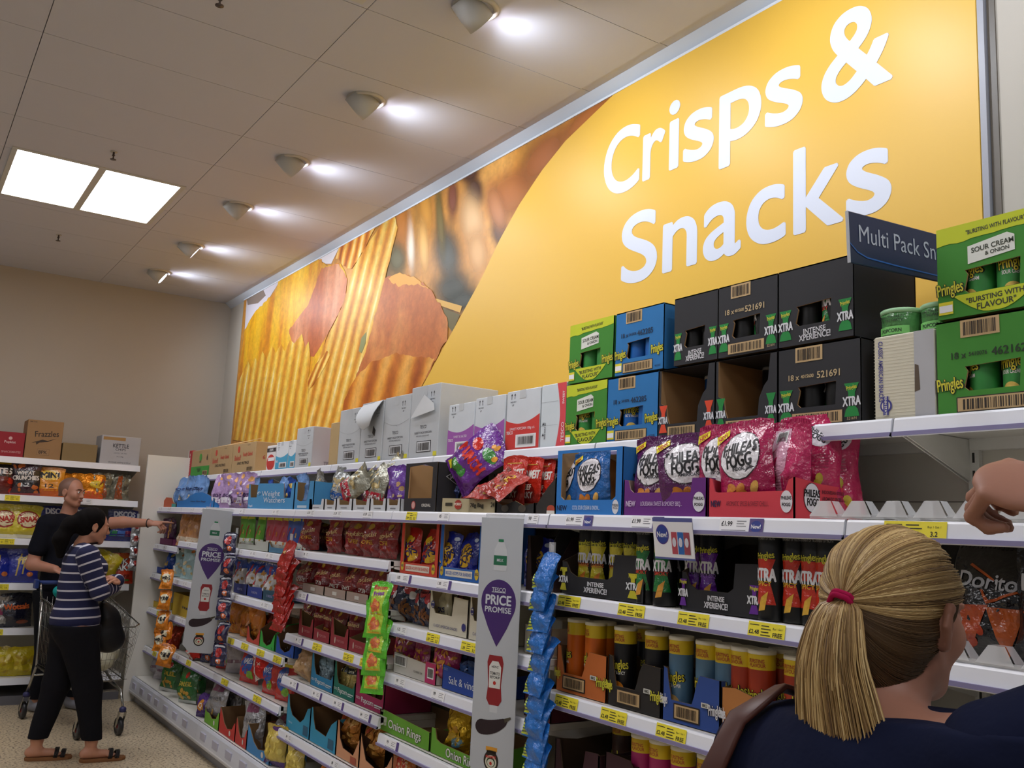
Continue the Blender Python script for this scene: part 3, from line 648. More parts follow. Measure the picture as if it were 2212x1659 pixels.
def dr(mb,F,w,h):
    n=12; mb.poly(F,[(w/2,.001),(w/2,h-.001)]+[(w*(.22-.14*abs(2*i/n-1)**1.6+.06),h-.001-(h-.002)*i/n) for i in range(n+1)],pr('dd4a52','card'),0)
    mb.text(F,'TESCO',w*.4,.06,.018,pr('f4e4e4'),.0006,rot=PI/2); mb.text(F,'SWEET',w*.4,.2,.012,pr('f4e4e4'),.0006,rot=PI/2); mb.text(F,'THIS WAY UP',-w*.3,.07,.009,pr('33333a'),.0006,rot=PI/2,maxw=.07)
    for k in (0,1): mb.poly(F,[(-w*.42,.05+k*.045),(-w*.42+.016,.05+k*.045),(-w*.42+.008,.062+k*.045)],pr('33333a'),.0006)
    for z in (.35,.72): mb.rect(F,-w/2,h*z,w*.2,h*z+.001,pr('9aa0a4'),.0006)
x,w=place(1165,1220,966,ZT,0); carton('carton',w,.34,.262,M('d4dde2','card'),dr,label='white and red carton lying on its side beside the green tube boxes',loc=(x,YB,ZT))

# --- tube multipack boxes, stacked two high
def tube_mesh(r,h,body,lidc,draw=None,topband=None,n=22):
    mb=MB(); mb.lathe([(r*.97,0),(r,.003),(r,h-.004),(r*.985,h-.002)],body,n)
    if topband: mb.lathe([(r*1.002,h*.80),(r*1.002,h-.004)],topband,n,cap=False)
    S=lambda a,b,l=0:((r*1.004+l)*math.sin(a/r),-(r*1.004+l)*math.cos(a/r),b)
    if draw: draw(mb,S,r,h)
    me=mb.mesh('crisp_tube')
    lb=MB(); lb.lathe([(r*1.0,h-.006),(r*1.045,h-.006),(r*1.045,h+.002),(r*1.01,h+.006),(r*.9,h+.006),(r*.88,h+.003),(0,h+.003)],(M('dfe4e8','clear') if lidc=='clear' else M(lidc,'paint')),n,cap=False)
    return me,lb.mesh('lid')
_TB={}
def t_draw(name,fg,txt2,col2,chip=None,xx=False,band2=None):
    def dr(mb,S,r,h):
        if xx:
            c=pr(col2,'film')
            mb.poly(S,[(-r*.85,h*.70),(r*.85,h*.70),(r*.5,h*.55),(r*.5,h*.48),(-r*.5,h*.48),(-r*.5,h*.55)],c,.0004)
            mb.poly(S,[(-r*.5,h*.42),(r*.5,h*.42),(r*.9,h*.18),(-r*.9,h*.18)],c,.0004)
            mb.text(S,'Pringles',0,h*.74,.018,pr('d8d23a'),.001,maxw=r*1.5,rot=.12)
            mb.text(S,'XTRA',0,h*.52,.034,pr('ececf0'),.0014,w=r*1.75,bold=.03)
            mb.text(S,txt2,0,h*.42,.012,pr(fg),.0014,maxw=r*1.3)
            mb.text(S,'THE MOMENT OF TRUTH',0,h*.93,.006,pr('b0b0b0'),.001,maxw=r*1.6,bold=0)
            if chip: mb.poly(S,[(-r*.5,h*.1),(r*.1,h*.12),(r*.35,h*.33),(-r*.2,h*.26)],M(chip,'food'),.0016)
        else:
            mb.poly(S,[(-r*1.5,h*.86),(-r*.5,h*.80),(r*.2,h*.82),(r*1.5,h*.79),(r*1.5,h*.84),(-r*1.5,h*.9)][::1],pr('f0efe6'),.0006) if False else None
            mb.text(S,'BURSTING',-r*.1,h*.90,.010,pr('b8442e'),.001,maxw=r*1.2); mb.text(S,'FLAVOUR',-r*.0,h*.85,.010,pr('b8442e'),.001,maxw=r*1.2)
            mb.text(S,'Pringles',0,h*.52,.030,pr('1a1a1a'),.001,w=r*1.95,bold=.055,rot=.1); mb.text(S,'Pringles',0,h*.52,.030,pr('e6d83a'),.0018,w=r*1.85,bold=.01,rot=.1)
            mb.text(S,txt2,0,h*.41,.010,pr('f0f0ec'),.001,maxw=r*1.4)
            if chip: mb.ell(S,0,h*.2,r*.6,h*.1,M(chip,'food'),.001,rot=.5); mb.ell(S,r*.3,h*.12,r*.5,h*.06,M(chip,'food'),.0014,rot=-.4)
    return dr
def tubekind(k):
    if k in _TB: return _TB[k]
    r,h=.0375,.235
    K={'green':('3f9a4a','f0f0ea',None,t_draw('','', 'SOUR CREAM','',chip='e8c860')),
       'xgreen':('101214','clear',None,t_draw('','c8402a','SMOKY','1f7a3a',chip='e0a040',xx=True)),
       'xyellow':('101214','clear',None,t_draw('','d87030','CHEESE','d8c832',chip='e88a30',xx=True)),
       'xpurple':('101214','clear',None,t_draw('','a070d0','SPICY BBQ','6a2a9a',chip='e0a040',xx=True)),
       'xred':('101214','clear',None,t_draw('','e8b030','SPICY','c8321e',chip='e0b040',xx=True)),
       'blue':('1f6ac0','f0f0ea',None,t_draw('','','SALT & VINEGAR','',chip='e8c860')),
       'orange':('dd6a12','f0ead0','e8c828',t_draw('','','PAPRIKA','',chip='c8401a')),
       'black':('17161a','f4f0e0','e8c828',t_draw('','','HOT & SPICY','',chip='e88a20')),
       'slate':('5a7f9c','f4f0e0','e8c828',t_draw('','','SALT & PEPPER','',chip='d8b070')),
       'rust':('b03a1c','f4f0e0','e8c828',t_draw('','','NEW ROAST','',chip='d8903a')),
       'magenta':('b02a6a','f4f0e0','e8c828',t_draw('','','PRAWN','',chip='e0b070')),
       'brown':('4a3026','f4f0e0','e8c828',t_draw('','','TEXAS BBQ','',chip='e0a050'))}[k]
    body,lid,band,dr=K
    _TB[k]=tube_mesh(r,h,M(body,'paint'),lid,dr,M(band,'paint') if band else None); return _TB[k]
def tube(k,loc,rz=0,label='',group=None,scale=1):
    me,lm=tubekind(k); o=bpy.data.objects.new('crisp_tube',me); COL.objects.link(o); o.location=loc; o.rotation_euler=(0,0,rz); o.scale=(scale,)*3
    l=bpy.data.objects.new('lid',lm); COL.objects.link(l); l.parent=o
    return tag(o,label,'tube',group)
def boxdraw(kind,win):
    def dr(mb,F,w,h):
        x0,x1,y0,y1=win
        if kind in('greenF','blueB','greenB'): edge=True
        if kind=='greenF':
            n=16; rn=random.Random(2); mb.poly(F,[(-w/2,h*.999),(-w/2,h*.80)]+[(-w/2+w*i/n,h*(.80+.06*i/n)+rn.uniform(-.002,.002)) for i in range(1,n+1)]+[(w/2,h*.999)],pr('c8d22a','card'),0)
            mb.text(F,'"BURSTING WITH FLAVOUR"',w*.02,h*.905,.011,pr('2c3420'),.0006,maxw=w*.5,rot=.03)
            mb.poly(F,[(-w*.22,h*.55),(w*.18,h*.60),(w*.18,h*.76),(w*.12,h*.80),(-w*.22,h*.74)],pr('e4e6dc'),.0004)
            mb.text(F,'SOUR CREAM',-.002,h*.70,.013,pr('2c3420'),.001,maxw=w*.36,rot=.06); mb.text(F,'& ONION',.01,h*.635,.010,pr('2c3420'),.001,maxw=w*.3,rot=.06)
            pts=[(w*(-.36+.72*i/14),h*(.235-.23*math.sin(PI*i/14))) for i in range(15)]
            mb.poly(F,[(a,max(b,.004)) for a,b in pts],pr('c8d22a','card'),.0004)
            mb.text(F,'"BURSTING WITH',0,h*.17,.013,pr('2c3420'),.001,maxw=w*.5,rot=.04); mb.text(F,'FLAVOUR"',.004,h*.09,.015,pr('2c3420'),.001,maxw=w*.4,rot=.04)
            mb.rect(F,-w*.49,.012,-w*.36,.045,pr('e8dc30'),.001); mb.rect(F,-w*.485,.018,-w*.365,.036,pr('f4f4f4'),.0014)
        if kind in('blueB','greenB','blackB'):
            c={'blueB':'17304e','greenB':'1c3014','blackB':'c8b084'}[kind]
            mb.bars(F,-w*.28,h*.80,w*.06,h*.985,.0004,seed=7); t={'blueB':('5410076','462285'),'greenB':('5410076','462162'),'blackB':('4015600','521691')}[kind]
            mb.text(F,'18 x',-w*.30,h*.62,.017,pr(c),.0006); mb.text(F,t[0],-w*.13,h*.62,.010,pr(c),.0006,maxw=w*.16); mb.text(F,t[1],w*.13,h*.62,.020,pr(c),.0006,maxw=w*.32)
            mb.rect(F,-w*.33,h*.02,w*.30,h*.18,pr('2a2018'),.0004); mb.bars(F,-w*.32,h*.03,w*.29,h*.17,.0008,seed=11)
            mb.text(F,t[1],w*.40,h*.06,.008,pr(c),.0006,maxw=w*.12,bold=.0)
            if kind=='blueB': mb.rect(F,-w*.49,.012,-w*.35,.045,pr('e8dc30'),.001); mb.rect(F,-w*.485,.018,-w*.355,.036,pr('f4f4f4'),.0014)
        if kind in('greenF','blueB','greenB'):
            for s in (-1,1):
                cx=s*w*.5
                mb.text(F,'Pringles',s*w*.385,h*.33,.032,pr('22281c'),.0006,w=w*.24,bold=.06,rot=.08); mb.text(F,'Pringles',s*w*.385,h*.33,.032,pr('d8d23a'),.0012,w=w*.23,bold=.012,rot=.08)
        if kind in('blackF','blackB'):
            for s in (-1,1):
                X=s*w*.40; g=pr('1f8a3e','card'); u=w*.085
                mb.poly(F,[(X-u,h*.47),(X+u,h*.47),(X+u*.45,h*.36),(X+u*.45,h*.31),(X-u*.45,h*.31),(X-u*.45,h*.36)],g,.0004)
                mb.poly(F,[(X-u,h*.08),(X+u,h*.08),(X+u*.8,h*.16),(X+u*.45,h*.2),(X-u*.45,h*.2),(X-u*.8,h*.16)],g,.0004)
                mb.text(F,'XTRA',X,h*.26,.026,pr('e4e6ea'),.001,w=w*.2,bold=.03,rot=.03); mb.text(F,'Pringles',X,h*.42,.012,pr('d8d23a'),.001,maxw=w*.12,rot=.15)
            if kind=='blackF': mb.text(F,'INTENSE',0,h*.16,.016,pr('dcdce0'),.0006,maxw=w*.3,rot=.03); mb.text(F,'XPERIENCE!',0,h*.085,.019,pr('dcdce0'),.0006,maxw=w*.42,rot=.03)
    return dr
def side_x(mb,S,d,h):
    mb.text(S,'18 x',.1,h*.8,.02,pr('c8b084')); mb.text(S,'521691',.16,h*.66,.024,pr('c8b084'))
BW=.265
def tbox(pxl,pxr,py,z,h,kind,label,tubes,win=None,wd=None,depth=.30,open_front=False):
    x,w=place(pxl,pxr,py,z,0)
    if wd: x=x-w/2+wd/2; w=wd
    mat=M({'g':'3f8a2c','b':'2474b4','k':'26262a'}[kind[0]],'card'); d=boxdraw
    kd={'g':'greenF','gb':'greenB','b':'blueB','k':'blackF','kb':'blackB','ko':'open'}[kind]
    if kd=='open':
        win=[(-w*.46,h*.985),(-w*.46,h*.5),(-w*.36,h*.46),(-w*.34,h*.3),(-w*.3,h*.2),(w*.2,h*.2),(w*.22,h*.42),(w*.3,h*.58),(w*.36,h*.64),(w*.4,h*.985)][::-1]
        win=[(a,b) for a,b in win]
        def dr(mb,F,w,h):
            mb.rect(F,-w*.33,h*.02,w*.18,h*.17,pr('2a2018'),.0004); mb.bars(F,-w*.32,h*.03,w*.17,h*.16,.0008,seed=11)
            for s in (-1,1):
                X=s*w*.41; g=pr('e04a28' if s>0 and 'orange' in label or s<0 and 'orange' in label else '1f8a3e','card'); u=w*.075
                mb.poly(F,[(X-u,h*.47),(X+u,h*.47),(X+u*.45,h*.36),(X+u*.45,h*.31),(X-u*.45,h*.31),(X-u*.45,h*.36)],g,.0004)
                mb.poly(F,[(X-u,h*.08),(X+u,h*.08),(X+u*.45,h*.2),(X-u*.45,h*.2)],g,.0004); mb.text(F,'XTRA',X,h*.26,.024,pr('e4e6ea'),.001,w=w*.17,bold=.03)
    else:
        if win is None: win=(-.26,.22,.24,.52)
        a,b_,c,e=win; win=(a*w,b_*w,c*h,e*h); dr=d(kd,win)
        wa,wb,wc,we=win
        win=[(wa,wc+.01),(wa+.012,wc),(wb-.004,wc),(wb,we),(wa+.003,we-.006),(wa+.01,wc+.05)]
    o=carton('tube_box',w,depth,h,mat,dr,side=side_x if kind=='kb' else None,label=label,loc=(x,YB,z),window=win,group='tube boxes stacked on the top shelf')
    # round lid cut-outs along the top edge
    return x,w
Z2_=ZT+.249
TB=[(1220,1309,956,ZT,.243,'g','green tube box on the lower layer, leftmost of the stack',['green']),
 (1310,1420,950,ZT,.243,'b','blue tube box on the lower layer, between the green and the open black box',['blue']),
 (1421.5,1543,941,ZT,.243,'ko','open empty-looking black box with orange print on the lower layer',['blue']),
 (1545,1679,931,ZT,.243,'ko','open black box with green print on the lower layer, dark inside',['xred']),
 (1681.5,1861,918,ZT,.243,'kb','black barcode-side tube box at the right end of the lower layer',['xgreen']),
 (1228,1323,819,Z2_,.238,'g','green tube box on the upper layer, leftmost of the stack',['green']),
 (1328,1432,800,Z2_,.238,'b','blue tube box on the upper layer',['blue']),
 (1455,1550,780,Z2_,.238,'k','black tube box on the upper layer directly right of the blue one',['xgreen']),
 (1551,1680,760,Z2_,.238,'kb','black tube box on the upper layer with a barcode printed at its top',['xgreen']),
 (1681.5,1845,735,Z2_,.238,'k','large black tube box at the right end of the upper layer',['xgreen']),
 (2026,2290,895,ZT,.243,'gb','big green tube box at the right edge, lower one of two',['green']),
 (2026,2290,680,Z2_,.243,'g','big green tube box at the right edge, upper one of two',['green'])]
for i,(a,b_,py,z,h,kd,lab,tb) in enumerate(TB):
    x,w=tbox(a,b_,py,z,h,kd,lab,tb)
    pos={'ko':[(-.04,.2)]}.get(kd,[(-.05,.05),(.035,.05)] if w<.3 else [(-.06,.05),(.02,.05)])
    for j,(dx,dy) in enumerate(pos):
        tube(tb[0],(x+dx+(0 if kd!='ko' else -.02),YB+dy,z+.0045),R(10+47*j+30*i),'%s tube inside the %s'%(['left','right'][j],['lower green box left of the blue ones','lower blue box','open black box with orange print','open black box with green print','lower black barcode box at the right','upper green box left of the blue one','upper blue box','upper black box beside the blue one','upper black box with a barcode on top','upper black box at the right end','lower big green box at the photo edge','upper big green box at the photo edge'][i]),'crisp tubes inside the top shelf boxes',scale=.97)
# lids peeping over the box edges are the tubes inside: cream box with the upright stack right of the black boxes
x,w=place(1889,2023,908,ZT,0)
def dr(mb,F,w,h):
    n=26
    for i in range(n): mb.rect(F,-w*.5,h*i/n+.001,w*.18,h*i/n+.0022,pr('cfc8b0'),.0003)
    mb.rect(F,w*.18,.001,w*.5,h*.999,pr('b4b4b6','card'),.0002); mb.poly(F,[(w*.18,h*.3),(w*.27,h*.32),(w*.25,h*.6),(w*.19,h*.62)],pr('5a4a38'),.0006)
    mb.text(F,'CLASSIC AMERICAN SNACKS',-w*.38,h*.58,.013,pr('3a3a8a'),.0008,rot=-PI/2,maxw=h*.72); mb.ell(F,-w*.3,h*.17,.018,.018,pr('3a3a8a'),.0008); mb.ell(F,-w*.3,h*.17,.013,.013,pr('e0dac4'),.0012); mb.rect(F,-w*.3-.008,h*.06,-w*.3+.008,h*.28,pr('3a3a8a'),.0016); mb.text(F,'PENN STATE',-w*.3,h*.17,.007,pr('e8e4d4'),.002,rot=-PI/2)
carton('carton',w,.22,.232,M('dcd6c0','card'),dr,label='upright cream corrugated carton of snacks between the black and green boxes',loc=(x,YB,ZT))
xc=x
# dark display box behind it with tubes showing
o=carton('tube_box',.30,.10,.23,M('232327','card'),lambda mb,F,w,h:mb.text(F,'XTRA',.08,h*.3,.03,pr('4a7a5a')),label='shadowed black display box behind the cream carton under the blue sign',loc=(xc-.02,YB+.24,ZT+.30)) if False else None
def tub(x,y,z,lab):
    t=empty('snack_tub',(x,y,z)); mb=MB(); mb.lathe([(.046,0),(.052,.004),(.055,.06),(.054,.066)],M('5c9a5a','film'),26); S=lambda a,b,l=0:((.056+l)*math.sin(a/.056),-(.056+l)*math.cos(a/.056),b)
    mb.text(S,'BRING THE PARTY',0,.052,.007,pr('203020'),.001,maxw=.075); mb.text(S,'TO THE PARTY!',0,.042,.007,pr('203020'),.001,maxw=.07); mb.rect(S,-.05,.004,.05,.026,pr('7ac86a'),.0006,12,1); mb.text(S,'POPCORN',0,.014,.010,pr('203020'),.0014,maxw=.06)
    mb.obj('tub_body',t); MB().lathe([(.057,.064),(.058,.074),(.054,.077),(0,.077)],M('a8d8a8','paint'),26).obj('lid',t); tag(t,lab,'tub','shrink-wrapped green tubs'); return t
tub(xc-.05,YB+.075,ZT+.236,'left green round tub on top of the cream carton'); tub(xc+.062,YB+.09,ZT+.236,'right green round tub on top of the cream carton')
# blue hanging sign
sg=empty('aisle_sign',(-1.49,2.01,2.28)); sg.rotation_euler=(R(3.4),0,0)
mb=MB(); mb.bev(0,.008,0,.56,0,.139,M('16264e','paint'),.002); mb.box(-.0003,.0083,-.0015,.001,0,.139,M('c8ccd4','paint'))
S=lambda a,b,l=0:(.0088+l,a,b)
mb.text(S,'Multi Pack Snacks',.27,.085,.047,pr('c4cad8'),.0004,w=.46,bold=.004)
pts=[(0,.05),(.03,.03),(.07,.02),(.2,.016),(.56,.012)]
for (a,b_),(c,d) in zip(pts,pts[1:]): mb.add([S(a,b_,.0006),S(c,d,.0006),S(c,d+.004,.0006),S(a,b_+.004,.0006)],[(0,1,2,3)],pr('2a64b4'))
mb.obj('sign_board',sg); MB().box(.001,.007,.45,.56,-.14,0,M('b8bcc4','paint')).obj('bracket',sg)
tag(sg,'dark blue shelf sign with white lettering sticking out from the wall','sign')
# ================================================================ bags, trays and tubes on the shelves
def XAT(px,y,z):
    k=px-1106; z-=EYE.z
    return -(y*(cR.y*FPX-k*cF.y)+z*(cR.z*FPX-k*cF.z))/(cR.x*FPX-k*cF.x)
def YAT(px,x,z):
    k=px-1106; z-=EYE.z
    return -(x*(cR.x*FPX-k*cF.x)+z*(cR.z*FPX-k*cF.z))/(cR.y*FPX-k*cF.y)
def sst(a,b,x): t=min(max((x-a)/(b-a),0),1); return t*t*(3-2*t)
def pouch_surface(w,h,d,seed,crump=1.0,slump=0.0):
    ox=seed*7.31
    def S(a,b,l=0,back=False):
        u=max(-1,min(1,2*a/w)); v=max(0,min(1,b/h))
        p=sst(.02,.22,v)*(1-sst(.55,.95,v)*.97); p*=(1-.12*v)
        t=d/2*p*max(0,1-abs(u)**2.4)**.6
        nz=noise.noise((u*2.1+ox,v*3.3,seed)); n2=noise.noise((u*5+ox,v*8,seed+3.3))
        edge=sst(.0,.12,1-abs(u))
        t+=(nz*.012+n2*.0065)*crump*edge*(.35+p)
        pinch=1-.07*p
        x=a*pinch+ (noise.noise((v*3,seed,1.7))*.010*crump)
        y0=slump*(v-.35)**2*h*1.2+math.sin(u*3+seed)*.006*crump*sst(.7,1,v)+math.sin(u*2.2+seed*2)*.008*(1-sst(0,.2,v))*.5
        z=b-abs(u)**3*.012*sst(.8,1,v)-.008*crump*noise.noise((u*3,seed,5))*sst(.8,1,v)
        return (x,(y0-t-l) if not back else (y0+max(t,0.0008)),z)
    return S
def ops(mb,S,w,h,L,k='film'):
    lf=.0012
    for i,o in enumerate(L):
        t=o[0]; l=lf+.00035*i
        if t=='e': mb.ell(S,o[1]*w,o[2]*h,o[3]*w,o[4]*h,pr(o[5],k),l,n=20,rings=4)
        elif t=='r': mb.rect(S,o[1]*w,o[2]*h,o[3]*w,o[4]*h,pr(o[5],k),l,max(1,int(abs(o[3]-o[1])*12)),max(1,int(abs(o[4]-o[2])*14)))
        elif t=='t': mb.text(S,o[1],o[2]*w,o[3]*h,o[4],pr(o[5]),l,rot=(o[7] if len(o)>7 else 0),w=(o[6]*w if len(o)>6 and o[6] else None),bold=(o[8] if len(o)>8 else .03))
        elif t=='p': mb.poly(S,[(a*w,b*h) for a,b in o[1]],pr(o[2],k),l)
        elif t=='c':
            rn=random.Random(o[5]*3+7)
            for q in range(o[5]):
                mb.ell(S,rn.uniform(o[1],o[3])*w,rn.uniform(o[2],o[4])*h,rn.uniform(.5,1)*o[7],rn.uniform(.35,.7)*o[7],M(rn.choice(o[6]),'food'),l+.0004*rn.random()+.0001*q,rot=rn.uniform(0,3),n=10,rings=2)
        elif t=='b': mb.bars(S,o[1]*w,o[2]*h,o[3]*w,o[4]*h,l,bg=(o[5] if len(o)>5 else 'e8e8e8'),seed=4)
CH=['e0a040','c87a28','eebb60']
PH=lambda c,sub:[('r',-.5,.0,.5,.16,c),('c',-.35,.05,.35,.28,9,CH,.022),('e',0,.60,.37,.27,'3a3038'),('e',0,.60,.355,.258,'e8e4e8'),('t','PHILEAS',0,.685,.036,'141418',.62,.04,.03),('t','FOGG',0,.545,.040,'141418',.46,.04,.03),('t',sub,.06,.45,.010,'3a3a40',.36),('p',[(-.49,.76),(-.25,.86),(-.25,.93),(-.49,.87)],'f0dc28'),('t','NEW',-.37,.85,.014,'b82818',.18,.5)]
